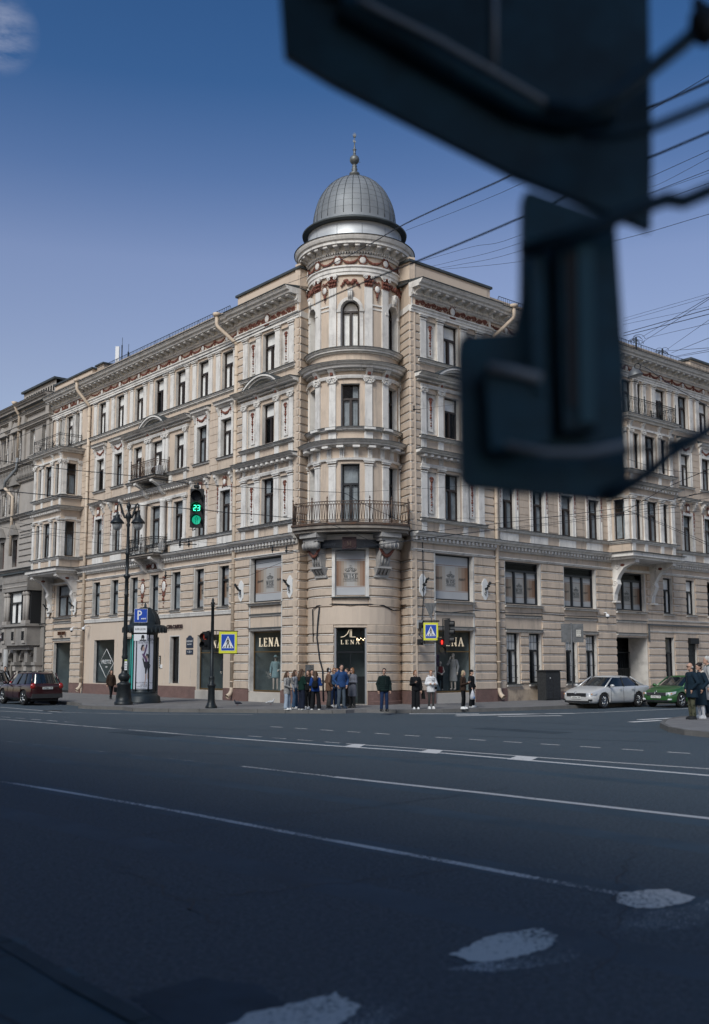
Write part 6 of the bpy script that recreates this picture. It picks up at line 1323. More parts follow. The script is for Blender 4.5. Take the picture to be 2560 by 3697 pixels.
m.build('plate', ys)
jb_ = Rr(); jb_.box(33.35,33.6,.12,.3,3.62,4.02,mat('grey_box', (.3,.31,.32), .5)); jb_.build('junction_box', None, 'small grey electrical box with hanging cables on the right pier', 'junction box')
# ---- wall brackets on white plaques
def wall_bracket(F, u, z0, z1, lab):
    o_ = thing('wall_bracket', tuple(F().tf(u,.15,z0)), lab, 'bracket', 'ornamental brackets on white plaques'); tf = F().tf
    m = MB(tf, F().flip); zc = (z0+z1)/2; P_ = []
    for i in range(28):
        t = 2*math.pi*i/28; x = .23*math.cos(t)*(1.0 if abs(math.sin(t))<.75 else .75); y_ = (z1-z0)/2*math.sin(t); x = max(-.21,min(.21,x*1.25)); P_.append((u+x, zc+y_))
    m.poly(P_, (.145,.2), mat('plaque_white', (.66,.66,.65), .6)); m.build('plaque', o_)
    b = MB(tf, F().flip); b.tube([(u,.2,zc+.02),(u,.35,zc+.08),(u,.5,zc+.28),(u,.6,zc+.3)], .035, iron, 6)
    for k in range(14): b.sph((u+rnd.uniform(-.06,.06), .3+.02*k, zc+.02+.022*k+rnd.uniform(-.05,.05)), .045, iron, 5, 4)
    b.tube([(u+.07*math.cos(k*.6), .24, zc-.22+.07*math.sin(k*.6)) for k in range(10)], .015, iron, 5); b.tube([(u,.22,zc-.02),(u,.26,zc-.15)], .02, iron, 4); b.build('iron_bracket', o_)
for F,u,l in ((L_,43.58,'black scroll bracket on white plaque beside the left downpipe'),(L_,39.45,'black scroll bracket on white plaque between left bay window and turret'),(Rr,33.75,'black scroll bracket on white plaque crossed by a vertical cable'),(Rr,38.05,'black scroll bracket on white plaque beside the right downpipe'),(L_,62.75,'black scroll bracket on white plaque right of the upper doorway window'),(L_,66.7,'black scroll bracket on white plaque left of the upper doorway window')): wall_bracket(F, u, 5.12, 6.2, l)
def camera_(F, u, o, zz, lab):
    t_ = thing('security_camera', tuple(F().tf(u,o,zz)), lab, 'security camera'); m = MB(F().tf, F().flip); m.tube([(u,0.05,zz+.1),(u,o+.12,zz+.12),(u,o+.2,zz+.02)], .03, signw, 6); m.build('arm', t_)
    m = MB(F().tf, F().flip); m.sph((u,o+.22,zz-.06), .11, signw, 10, 7); m.sph((u,o+.22,zz-.13), .085, black, 10, 6); m.build('dome', t_)
camera_(L_, 60.7, .25, 4.25, 'white dome camera on the smooth wall right of the far downpipe'); camera_(L_, 62.4, .25, 4.22, 'white dome camera on the pier left of the far downpipe'); camera_(Rr, 47.9, .1, 4.7, 'small white camera on the rusticated pier beside the gateway')
# ---- turret fascia: beauty M palace
bs = thing('shop_sign', tuple(FTt(0,.4,7.4)), 'dark curved fascia sign with red M emblem under the corner balcony', 'sign')
zc = 7.45; m = Tt(); m.run(-1.45, 1.45, [(.3,zc-.17),(.42,zc-.17),(.42,zc+.2),(.3,zc+.2)], mat('fascia_shaded', (.005,.008,.013), .4), 16); m.build('panel', bs)  # fascia, emblem and letters coloured darker for the shade under the balcony
m = Tt(); em = mat('emblem_red_shaded', (.02,.004,.007), .5); m.box(-.27,.27,.4,.47,zc-.26,zc+.3,em)
for k in range(20): a,b = R_(k*18),R_(k*18+18); m.tube([(.22*math.cos(a),.475,zc+.02+.22*math.sin(a)),(.22*math.cos(b),.475,zc+.02+.22*math.sin(b))], .007, MATS.get('emblem_letter') or mat('emblem_letter', (.08,.055,.045), .5), 4)
m.build('emblem', bs)
cz_ = FTt(0,.49,zc); rt_ = Vector((math.cos(TH),math.sin(TH),0)); m = MB(); put_serif(m, 'M', .22, cz_, rt_, Z, mat('emblem_letter', (.08,.055,.045), .5), .004); m.build('emblem_letter', bs); m = MB()
dl_ = mat('fascia_letter', (.035,.04,.05), .5)
for t,u in (('beauty',-.85),('palace',.85)):
    vs,fs = text_geo(t, .24, .004); m.add([FTt(u+v.x,.43+v.z,zc+v.y) for v in vs], fs, dl_, raw=True)
m.build('lettering', bs)
# ---- back of blank road sign, cabinet, bollard, hanging lamp, antennas
sb = thing('road_sign', (10.52,50,.14), 'grey back of a blank road sign with a torn notice on it', 'sign')
m = MB(); m.tube([(10.48,50,.1),(10.48,50,3.95)], .04, signb, 8); m.build('pole', sb); m = MB(); m.box(10.0,10.5,50.03,50.06,3.02,3.92,signb); m.box(10.5,11.07,50.03,50.06,3.02,3.92,signb); m.build('panel', sb)
m = MB(); m.box(10.72,10.94,49.99,50.02,3.3,3.62,mat('notice_paper', (.5,.49,.45), .8)); put_text(m, 'ДЕНЬ', .07, (10.83,49.985,3.56), X_, Z, ink, .001); put_text(m, 'ЧЕКИ', .08, (10.83,49.985,3.46), X_, Z, ink, .001); put_text(m, '7.50', .08, (10.83,49.985,3.35), X_, Z, ink, .001); m.build('notice', sb)
kb = thing('utility_cabinet', (10.12,53.2,.14), 'dark worn metal utility cabinet against the plaster wall', 'cabinet')
cab = mat('cabinet_dark', (.035,.037,.04), .7, .3, var=.4, vs=12, bump=.8, bs=25)
R2 = UR; m = MB(lambda u,o,z_: Vector((9.72,52.85,0))+UR*u-UL*(o)+Z*z_, True); m.box(0,1.15,-.55,0,.14,1.62,cab); m.box(-.0,.56,.0,.02,.22,1.55,cab); m.box(.59,1.15,.0,.02,.22,1.55,cab); m.build('body', kb); m = MB(lambda u,o,z_: Vector((9.72,52.85,0))+UR*u-UL*(o)+Z*z_, True); m.box(-.06,1.21,-.6,.06,1.62,1.68,cab); m.box(.3,.36,.02,.03,1.25,1.3,signw); m.build('lid', kb)
m = MB(); m.lathe((11.62,33.9,0), [(.09,.14),(.09,.2),(.06,.24),(.06,.6),(.09,.65),(.07,.78),(0,.82)], iron, 10); m.build('bollard', None, 'short black iron bollard at the right edge of the picture', 'bollard')
H0 = at(2292, 1350, 40); hl = thing('hanging_lamp', (H0.x,40,H0.z-.2), 'round grey street lamp hung from a cable in front of the right wing', 'street lamp')
m = MB(); tl = Matrix.Rotation(R_(-14),3,'Y'); m.lathe((H0.x,40,H0.z), [(.05,.28),(.08,.2),(.2,.14),(.27,.0),(.3,-.06),(.31,-.1),(.27,-.1)], mat('lamp_grey', (.12,.125,.13), .5, .4), 22, axis=tl); m.build('lamp_shade', hl); m = MB(); m.lathe((H0.x,40,H0.z), [(.27,-.09),(.2,-.12),(0,-.14)], mat('lamp_lens', (.3,.3,.3), .3), 16, axis=tl); m.build('lens', hl)
m = MB(); m.tube([(H0.x,40,H0.z+.25),(H0.x+.02,40,H0.z+.4),(H0.x+.2,40,H0.z+.45)], .02, iron, 5); m.tube([(H0.x+.12+.12*math.cos(k*.52),40,H0.z+.3+.12*math.sin(k*.52)) for k in range(13)], .012, iron, 4); m.build('hook', hl)
A1 = at(430, 1300, 66)
an = thing('rooftop_antenna', (A1.x,66,A1.z-.6), 'white panel antenna and thin masts on the left roof ridge', 'antenna')
for (x0,y0,x1,y1,r_,mt) in ((424,1252,430,1308,.0,signw),(441,1246,440,1305,.04,iron),(442.5,1219,442,1246,.015,iron),(463.5,1270,463,1297,.05,iron),(465,1242,464.5,1270,.015,iron)):
    p,q = at(x0,y0,66),at(x1,y1,66); m = MB()
    if r_: m.tube([p,(q.x,q.y,q.z-.5)], r_, mt, 6)
    else: m.box(p.x-.1,p.x+.14,65.9,66.1,q.z-.5,p.z,mt)
    m.build('mast' if r_ else 'panel', an)
# rooftop cable tangles on the right
for k,(x,y) in enumerate(((2297,1235),(2392,1275))):
    c0 = at(x,y,60 if k == 0 else 63); m = MB(); m.tube([(c0.x,c0.y,c0.z-.9),(c0.x,c0.y,c0.z+.3)], .05, iron, 6)
    for j in range(9): r_ = rnd.uniform(.12,.4); ox,oz = rnd.uniform(-.25,.25),rnd.uniform(-.2,.25); m.tube([(c0.x+ox+r_*math.cos(g*.5),c0.y,c0.z+oz+r_*.8*math.sin(g*.5)) for g in range(rnd.randint(6,13))], .012, iron, 4)
    m.build('cable_coil', None, ['tangled cable coil on the roof railing near the dark sign','second tangled cable coil on the roof railing further right'][k], 'cable')
# =========================================================== overhead wires
wire_m = mat('wire_black', (.01,.014,.022), .6)
WIRES = [  # photo points with depth in metres, radius, label
 ([(2700,232,6),(2350,388,9),(1860,627,16),(1465,807,26),(1285,910,36),(1112,995,44),(1040,1022,47)], .013, 'thick trolley cable crossing the turret cornice'),
 ([(2700,418,7),(2350,567,9.5),(1870,790,15),(1550,925,20),(1224,1058,28),(860,1228,40),(335,1463,50),(-30,1620,58)], .012, 'long straight trolley cable running across both wings to the left'),
 ([(2700,190,20),(1910,650,34),(1466,832,46)], .010, 'thin wire rising from the turret to the dark panel'),
 ([(2700,480,22),(1870,852,38),(1700,892,42),(1497,950,47)], .009, 'topmost thin wire of the fan beside the turret'),
 ([(2700,560,22),(1870,880,38),(1640,942,43),(1530,968,47)], .009, 'second thin wire of the fan beside the turret'),
 ([(2700,610,22),(1870,908,38),(1660,955,43),(1560,972,47)], .009, 'middle thin wire of the fan beside the turret'),
 ([(2700,732,22),(2250,862,30),(1870,945,38),(1600,972,47)], .009, 'lowest thin wire of the fan beside the turret'),
 ([(2700,495,24),(2400,655,33),(2340,678,36)], .008, 'sagging thin wire right of the dark panel'),
 ([(2700,575,24),(2340,702,36)], .008, 'straight thin wire below the sagging one right of the panel'),
 ([(2700,1020,24),(2250,1150,34)], .006, 'faint upper wire over the right roof'),
 ([(2700,1032,24),(2250,1160,34)], .006, 'faint second wire over the right roof'),
 ([(2700,1078,24),(2250,1172,34)], .006, 'faint third wire over the right roof'),
 ([(2700,1085,22),(2560,1116,25),(2250,1203,34)], .013, 'black wire meeting the right roof railing'),
 ([(2700,1100,22),(2560,1134,25),(2250,1213,34)], .013, 'black wire just below the one meeting the right roof railing'),
 ([(2700,985,24),(2560,1073,30),(2320,1215,58)], .012, 'steep wire rising from the left cable coil'),
 ([(2700,990,24),(2560,1080,30),(2315,1238,58)], .012, 'steep wire close beside the one from the left coil'),
 ([(2700,1140,26),(2560,1168,32),(2330,1222,58)], .010, 'low wire from the left coil to the right edge'),
 ([(2700,1060,26),(2560,1155,34),(2402,1266,60)], .010, 'steep wire rising from the right cable coil'),
 ([(2700,1165,26),(2560,1220,34),(2425,1274,60)], .013, 'black wire leaving the right coil to the frame edge'),
 ([(2700,1250,26),(2560,1256,34),(2405,1267,60)], .012, 'nearly level wire above the right roof corner'),
 ([(2700,1235,26),(2560,1262,34),(2440,1286,60)], .012, 'level wire right of the second coil, upper of a close pair'),
 ([(2700,1245,26),(2560,1269,34),(2440,1289,60)], .012, 'level wire right of the second coil, lower of a close pair'),
 ([(-60,1655,30),(188,1689,34),(500,1720,36),(682,1744,32),(900,1760,33),(1161,1775,36),(1240,1780,38),(1290,1807,40),(1364,1844,42),(1477,1889,45),(1544,1901,47)], .014, 'twisted cable from the hanging signal down past the corner balcony'),
 ([(-60,1765,26),(188,1789,28),(313,1801,29),(500,1823,29),(660,1835,28.5),(700,1840,28)], .015, 'black cable holding the hanging signal from the left'),
 ([(735,1840,28),(838,1853,30),(900,1855,31),(1037,1869,34),(1110,1879,36),(1200,1896,39),(1300,1935,43),(1400,1985,46)], .014, 'black cable from the hanging signal to below the corner balcony'),
 ([(1240,1781,38),(1350,1773,37),(1560,1762,38),(1700,1752,40)], .007, 'thin span wire right of the balcony door'),
 ([(-40,1872,34),(282,1922,36),(560,1944,36),(880,1968,37),(1082,1984,38)], .007, 'thin span wire low across the left wing'),
 ([(-40,1960,34),(75,1934,35),(282,1923,36),(448,1930,37)], .007, 'thin wire curving in front of the far oriel'),
 ([(-40,1895,36),(450,1973,38),(640,1969,39),(682,1966,40)], .008, 'thin wire ending at anchors on the left wall panels'),
 ([(900,2078,41),(1082,2010,41),(1300,1975,40),(1700,1922,38),(2150,1866,36),(2700,1775,34)], .010, 'long thin wire crossing under the balcony to the right'),
 ([(820,2055,41),(1250,1985,39),(1650,1930,37),(2100,1880,35),(2700,1792,33)], .010, 'lower companion of the long thin wire under the balcony'),
 ([(1500,1925,40),(1650,1908,39),(2260,1831,35),(2560,1776,33),(2700,1752,32)], .012, 'black wire over the right first cornice'),
 ([(1560,1872,40),(2049,1865,36),(2400,1852,34),(2700,1836,32)], .007, 'thin level wire across the right second-floor windows'),
 ([(2240,1846,36),(2263,1842,36),(2400,1764,33),(2560,1694,30),(2700,1630,28)], .013, 'diagonal wire rising right from the oriel wire joint'),
 ([(2263,1842,36),(2400,1893,33),(2560,1962,30),(2700,2025,28)], .009, 'upper of two wires dropping right from the oriel wire joint'),
 ([(2268,1846,36),(2400,1899,33),(2560,1970,30),(2700,2034,28)], .009, 'lower of two wires dropping right from the oriel wire joint'),
 ([(2260,1655,38),(2391,1694,35),(2560,1711,33),(2700,1722,31)], .010, 'sagging wire before the right third-floor windows'),
 ([(1495,1478,47.5),(1530,1475,45),(1640,1460,42)], .007, 'short wire anchored to the wall right of the turret'),
 ([(2310,1318,40),(2345,1335,38),(2400,1375,36),(2560,1470,32),(2700,1560,30)], .016, 'thick cable carrying the hanging round lamp'),
 ([(2308,1318,40),(2375,1296,60)], .007, 'thin stay wire from the hanging lamp to the roof'),
]
for pts,r_,lab in WIRES:
    xa,xb,ia,ib = pts[0][0],pts[-1][0],1/pts[0][2],1/pts[-1][2]      # depths follow one straight span in plan
    P_ = [at(x_,y_,1/(ia+(ib-ia)*(x_-xa)/(xb-xa))) for x_,y_,Y_ in pts]; Q = []
    if pts[0][0] > 2650 or pts[0][0] < -20: P_.insert(0, P_[0]+(P_[0]-P_[1]).normalized()*22)
    if pts[-1][0] > 2650 or pts[-1][0] < -20: P_.append(P_[-1]+(P_[-1]-P_[-2]).normalized()*22)
    for i in range(len(P_)-1):       # smooth interpolation
        p0,p1,p2,p3 = P_[max(i-1,0)],P_[i],P_[i+1],P_[min(i+2,len(P_)-1)]
        for k in range(6): t = k/6; Q.append(.5*((2*p1)+(p2-p0)*t+(2*p0-5*p1+4*p2-p3)*t*t+(3*p1-p0-3*p2+p3)*t**3))
    Q.append(P_[-1]); m = MB(); m.tube(Q, r_*.8, wire_m, 5); m.build('overhead_wire', None, lab, 'wire', 'overhead wires and cables')
# insulators
for k,(x,y,Y,lab) in enumerate(((984,1986,44.5,'small black insulator on the left bay frieze, left of two'),(1034,1988,44.5,'small black insulator on the left bay frieze, right of two'),(650,1967,40,'wire anchor hook on the left wall panel, left of two'),(682,1965,40,'wire anchor hook on the left wall panel, right of two'),(598,2078,44,'black iron wall anchor above the right oval mirror'),(1495,1478,47.4,'black ball insulator on the wall right of the turret'))):
    p = at(x,y,Y); m = MB(); m.sph(p, .06, iron, 6, 5); m.sph(p+Vector((0,0,.12)), .045, iron, 6, 5); m.tube([p-Vector((0,0,.12)),p+Vector((0,0,.22))], .02, iron, 5); m.tube([p+Vector((.02,0,0)),p+Vector((.3,.05,.0))], .02, iron, 5); m.build('insulator', None, lab, 'insulator')
# cables fixed to the turret base
m = Tt(); m.tube([(-2.0,.08,3.0),(-2.05,.1,4.5),(-1.7,.09,4.66),(-.8,.07,4.72),(0,.07,4.68),(.9,.07,4.7),(1.6,.08,4.66),(2.2,.1,4.45),(2.8,.12,4.5)], .028, wire_m, 5); m.tube([(-1.55,.08,4.6),(-1.62,.1,4.0),(-1.68,.1,3.2),(-1.5,.1,2.2),(-1.3,.12,1.7),(-1.25,.12,.3)], .035, wire_m, 5)
m.build('wall_cable', None, 'black cable bundle looping round the turret base', 'cable')
m = Rr(); m.tube([(33.75,.2,8.0),(33.77,.2,5),(33.7,.2,4.3),(33.6,.25,3.9),(33.4,.3,3.3),(33.7,.3,3.1),(33.75,.3,2.9)], .022, wire_m, 5); m.tube([(33.2,.14,4.5),(33.9,.14,4.52),(35.5,.14,4.42),(37.3,.15,4.6),(39,.1,4.55),(42.5,.08,4.6),(44.6,.08,4.55),(49,.08,4.6)], .018, wire_m, 5); m.build('wall_cable', None, 'thin black cable running along the right wing wall', 'cable')
m = Rr(); m.box(52.15,52.25,.05,.12,3.3,4.3,signb); m.box(52.15,63,.05,.12,4.22,4.32,signb); m.build('cable_duct', None, 'grey metal cable duct along the far right wall', 'cable duct')
m = Tt(); m.box(-2.35,-1.95,.05,.3,.14,1.95,signb); m.build('electric_box', None, 'tall grey electric box behind the left group of people', 'electric box')
# =========================================================== out-of-focus signal gear close overhead
fgm = mat('foreground_dark_metal', (.009,.042,.064), .5, .1, var=.5, vs=7, stain=.6, ss=6, stcol=(.005,.024,.038)); fgl = mat('foreground_grey_edge', (.3,.32,.34), .5, .3)
def fpoly(pts, Y, th=.03): m = MB(); P_ = [at(1000+x/1.0231, y/1.0231, Y) for x,y in pts]; n = len(P_); m.add(P_+[p+Vector((0,th,0)) for p in P_], [list(range(n)),[n+i for i in range(n)][::-1]]+[[i,n+i,n+(i+1)%n,(i+1)%n] for i in range(n)], fgm); return m
fp1 = thing('sign_board', tuple(at(1700,400,2.2)), 'large blurred dark back of an overhead sign board at the upper right', 'sign')
m = fpoly([(0,-160),(25,195),(200,300),(880,645),(1382,842),(1386,600),(1372,-160)], 2.25); m.build('panel', fp1)
def ftube(pts, r_, mt, Y): m = MB(); m.tube([at(1000+x/1.0231, y/1.0231, Y+dy) for x,y,dy in pts], r_, mt, 10); return m
ftube([(300,0,0),(360,30,0),(600,150,0),(1000,385,0)], .008, fgl, 2.2).build('edge_tube', fp1); ftube([(240,20,0),(600,230,0),(900,400,0),(1060,440,0),(1240,400,0)], .03, fgm, 2.23).build('arm', fp1); ftube([(805,-100,0),(805,250,0)], .006, fgl, 2.2).build('rib', fp1)
m = fpoly([(0,-160),(820,-160),(830,290),(560,170),(260,0)], 2.22, .02); m.build('housing', fp1)
fgm = mat('foreground_signal_metal', (.008,.055,.085), .5, .1, var=.4, vs=9, stain=.5, ss=8, stcol=(.008,.045,.07)); fgb = mat('foreground_band', (.035,.12,.16), .5); fgr = mat('foreground_rusty_label', (.07,.06,.06), .7)
fp2 = thing('traffic_light', tuple(at(2000,1400,2.1)), 'blurred black back of a signal head with box hanging close overhead', 'traffic light')
m = fpoly([(905,735),(912,712),(935,702),(1215,800),(1252,835),(1285,1300),(1303,1780),(1290,1835),(1262,1853),(1200,1848),(720,1802),(690,1790),(673,1760),(665,1300),(672,1255),(695,1235),(875,1225),(900,1100)], 2.12, .03); m.build('panel', fp2)
m = fpoly([(1040,870),(1180,880),(1190,1580),(1060,1590)], 2.06, .05); m.build('housing', fp2); m = fpoly([(770,1350),(1000,1390),(1010,1640),(790,1660)], 2.06, .05); m.build('housing', fp2)
fpoly([(945,890),(985,893),(990,1450),(950,1450)], 2.05, .01).build('rib', fp2)
for q_,m_ in (([(1110,900),(1170,905),(1178,1560),(1120,1560)],fgb),([(1075,930),(1100,932),(1105,1500),(1082,1500)],fgr)):
    m = fpoly(q_, 2.05, .006); m.mats[0] = m_; m.build('stripe', fp2)
ftube([(845,1645,0),(1000,1672,0),(1150,1672,0),(1290,1640,0)], .008, fgl, 2.03).build('edge_tube', fp2); ftube([(780,1358,0),(880,1375,0),(975,1400,0)], .012, fgl, 2.05).build('strap', fp2)
for pts,r_,lab in (([(1700,-10,.1),(1596,70,.05),(1500,160,0),(1380,255,0),(1260,350,-.02),(1130,410,-.03),(990,400,-.03)], .017, 'thick blurred black cable across the overhead sign board'),([(1720,360,.1),(1596,385,.05),(1500,425,0),(1380,475,0),(1250,500,0),(1120,500,0)], .011, 'blurred cable curving behind the overhead sign board'),([(1720,650,.05),(1596,705,0),(1500,745,0),(1440,735,-.02),(1380,755,-.02),(1270,800,-.03),(1180,840,-.03),(900,930,-.02)], .016, 'thick blurred cable over the top of the signal head'),([(1720,1500,.1),(1596,1585,.05),(1450,1680,0),(1380,1740,0),(1290,1800,0),(1200,1830,0)], .014, 'thick blurred cable sloping down to the foot of the signal head'),([(1700,1540,.1),(1596,1590,.05),(1500,1620,0),(1400,1650,0),(1290,1665,0)], .008, 'thin blurred cable joining the sloping one at the signal head')):
    ftube(pts, r_, mat('cable_rubber', (.006,.03,.05), .6), 2.05).build('signal_cable', None, lab, 'cable')
k = at(1000+1580/1.0231, 90/1.0231, 2.05); m = MB(); m.sph(k, .035, black, 10, 8, sq=(1,.8,1.4)); m.sph(k+Vector((-.012,0,.05)), .014, black, 6, 5); m.build('cable_clamp', None, 'blurred black cable clamp in the top right corner', 'clamp')
# =========================================================== remeshed continuous bodies
def solid(mb, name, parent, voxel, m, smooth=2):
    """voxel-remesh the union of shapes in mb into one continuous skin"""
    o = mb.build(name, parent); o.data.materials.clear(); o.data.materials.append(m)
    r = o.modifiers.new('r', 'REMESH'); r.mode = 'VOXEL'; r.voxel_size = voxel; r.use_smooth_shade = True
    if smooth: s_ = o.modifiers.new('s', 'SMOOTH'); s_.iterations = smooth; s_.factor = .5
    bpy.context.view_layer.update(); e = o.evaluated_get(bpy.context.evaluated_depsgraph_get())
    me = bpy.data.meshes.new_from_object(e); o.modifiers.clear(); old = o.data; o.data = me; me.name = name; bpy.data.meshes.remove(old)
    me.materials.clear(); me.materials.append(m); me.polygons.foreach_set('material_index', [0]*len(me.polygons)); me.polygons.foreach_set('use_smooth', [True]*len(me.polygons)); return o
def limb(mb, pts, rr, m):
    mb.tube(pts, rr, m, 10)
    for p,r in zip(pts, rr): mb.sph(p, r, m, 10, 7)
def loft(mb, rings, m, seg=16):
    """rings: (cx,cy,z,rx,ry)"""
    vs = []; fs = []
    for cx,cy,z,rx,ry in rings:
        for j in range(seg): a = 2*math.pi*j/seg; vs.append((cx+rx*math.cos(a), cy+ry*math.sin(a), z))
    n = len(rings)
    for i in range(n-1):
        for j in range(seg): fs.append([i*seg+j, i*seg+(j+1)%seg, (i+1)*seg+(j+1)%seg, (i+1)*seg+j])
    fs += [list(range(seg))[::-1], [(n-1)*seg+j for j in range(seg)]]
    mb.add(vs, fs, m, True)
SK = mat('skin', (.44,.27,.2), .55, var=.08, vs=6); SKP = mat('mannequin_skin', (.55,.5,.45), .45)
def cloth(name, c, var=.16, bump=.35, bs=22, **k): return mat('cloth_'+name, c, .88, var=var, vs=7, bump=bump, bs=bs, spec=.15, **k)
HB = mat('hair_brown', (.06,.032,.018), .6, var=.35, vs=30, bump=.6, bs=60); HD = mat('hair_dark', (.014,.01,.009), .55, var=.4, vs=30, bump=.5, bs=60); HBL = mat('hair_blond', (.35,.27,.17), .6, var=.3, vs=30, bump=.5, bs=60); HG = mat('hair_grey', (.42,.41,.39), .7, var=.25, vs=30, bump=.5, bs=60); HR = mat('hair_ginger', (.2,.09,.04), .6, var=.3, vs=30, bump=.5, bs=60)
ARMS = {'down': ((.25,-.03,1.13),(.26,.06,.88),(0,.12,-1)), 'phone': ((.23,.0,1.12),(.1,.27,1.2),(-.4,.6,.5)), 'cross': ((.25,.03,1.14),(-.02,.23,1.14),(-1,.15,.05)), 'face': ((.2,.2,1.22),(.07,.2,1.47),(-.3,-.1,1)), 'pocket': ((.29,-.05,1.15),(.22,.1,.95),(-.3,.1,-1)), 'front': ((.24,.04,1.12),(.06,.22,1.02),(-.7,.3,-.4)), 'hip': ((.4,-.05,1.15),(.2,.05,1.02),(-.6,.3,-.3)), 'back': ((.25,-.12,1.14),(.27,-.12,.9),(0,-.2,-1)), 'bag': ((.26,-.02,1.13),(.27,.03,.86),(0,.1,-1)), 'out': ((.27,.02,1.14),(.36,.16,.93),(.3,.6,-.6))}
def person(x, y, h, face, top, bottom, hair, label, arms=('down','down'), kind='jacket', hairstyle='short', legs='straight', head=0, shoes=None, tilt=0, z0=.14, mann=False, skin=None, sleeve=True, hood=None, body_w=1.0, tl=None, gap=.1, stride=0, extras=(), cat='person', name='person', group=None, wide=False):
    f = R_(face); k = h/1.75; fx, fy = math.sin(f), -math.cos(f); rx, ry = -math.cos(f), -math.sin(f); skin = skin or (SKP if mann else SK)
    tf = lambda u,v,z: (x+(rx*u+fx*v)*k, y+(ry*u+fy*v)*k, z0+z*k)
    T = thing(name, (x,y,z0), label, cat, group); B = lambda: MB(tf, False); W = body_w
    hx = [(-gap-.0, -stride*.5), (gap, stride*.5)]         # ankles (x, y): left image-mirrored
    def leg_pts(i): ax, ay = hx[i]; s = -1 if i == 0 else 1; kn = (s*.095+(ax-s*.095)*.5, ay*.5+.03+(.06 if stride and ay>0 else 0), .5); return [(s*.09,0,.9),kn,(ax,ay,.09)]
    # body: one skin from head to toe
    b = B()
    loft(b, [(0,0,.86,.15*W,.1),(0,0,.95,.165*W,.11),(0,0,1.08,.135*W,.095),(0,.005,1.25,.16*W,.11),(0,0,1.38,.17*W,.105),(0,-.01,1.44,.12,.08),(0,-.01,1.48,.06,.06)], skin)
    b.tube([(0,-.01,1.42),(0,.0,1.56)], .055, skin, 10)
    hc, hs = math.cos(R_(head)), math.sin(R_(head))
    def H(u,v,z): return (u*hc+v*hs, -u*hs+v*hc+.015+tilt*(z-1.5)*.5, z-tilt*v*.25)
    b.sph(H(0,0,1.665), 1, skin, 14, 10, sq=(.076,.092,.105)); b.sph(H(0,.025,1.6), 1, skin, 12, 8, sq=(.058,.066,.07)); b.sph(H(0,.095,1.635), .016, skin, 6, 5, sq=(.9,1.1,1.5)); b.sph(H(0,.085,1.57), .022, skin, 6, 5)
    for s in (-1,1): b.sph(H(s*.077,-.005,1.64), .017, skin, 6, 5, sq=(.6,1,1.6))
    for i in (0,1): limb(b, leg_pts(i), [.078,.052,.036], skin); a_ = hx[i]; b.sph((a_[0],a_[1]+.06,.045), 1, skin, 8, 6, sq=(.042,.12,.04))
    wr = []
    for i,s in ((0,-1),(1,1)):
        e,w_,d = ARMS[arms[i]]; e = Vector((s*e[0]*(W if W>1 else 1),e[1],e[2])); w_ = Vector((s*w_[0],w_[1],w_[2])); d = Vector((s*d[0],d[1],d[2])).normalized(); wr.append((w_,d,e))
        limb(b, [(s*.165*W,0,1.4),tuple(e),tuple(w_)], [.052,.04,.028], skin)
        sd = d.cross(Vector((0,1,0)) if abs(d.y)<.9 else Vector((1,0,0))).normalized(); c_ = w_+d*.05
        b.tube([w_,c_,w_+d*.09], [.026,.036,.032], skin, 8)
        for q,L in ((-1.4,.062),(-.5,.075),(.5,.078),(1.4,.07)):
            p0 = w_+d*.08+sd*(q*.019); cu = (Vector((0,0,-1)) if abs(d.z)<.7 else Vector((-s,0,0)))*.014; b.tube([p0,p0+d*L*.5,p0+d*L+cu], [.0095,.009,.007], skin, 6); b.sph(p0+d*L+cu, .0075, skin, 6, 4)
        b.tube([w_+d*.025+sd*.025, w_+d*.06+sd*.055, w_+d*.09+sd*.06], [.012,.011,.008], skin, 6)
    body = solid(b, 'body', T, .0105, skin, 1)
    if not mann:
        e_ = B()
        for s in (-1,1): e_.sph(H(s*.03,.086,1.66), .0085, HD, 6, 4)
        e_.build('eyes', T); e_ = B(); e_.sph(H(0,.09,1.59), 1, mat('lips', (.28,.1,.09), .5), 8, 4, sq=(.022,.006,.005)); e_.build('mouth', T)
    # trousers or skirt
    if bottom:
        t = B()
        loft(t, [(0,0,.82,.15*W,.115),(0,0,.92,.17*W,.122),(0,0,1.02,.155*W,.115)], bottom)
        r_ = {'slim': (.088,.06,.05), 'straight': (.094,.075,.068), 'wide': (.1,.095,.105), 'flare': (.09,.066,.09)}[legs]
        for i in (0,1):
            P = leg_pts(i); lo = (P[2][0],P[2][1]-.005,.1 if legs != 'wide' else .06); limb(t, [P[0],P[1]], r_[:2], bottom); t.tube([P[1],lo], r_[1:], bottom, 12); t.sph(P[1], r_[1], bottom, 10, 7)
        solid(t, 'trousers', T, .014, bottom, 2)
    s_ = B(); shoes = shoes or black
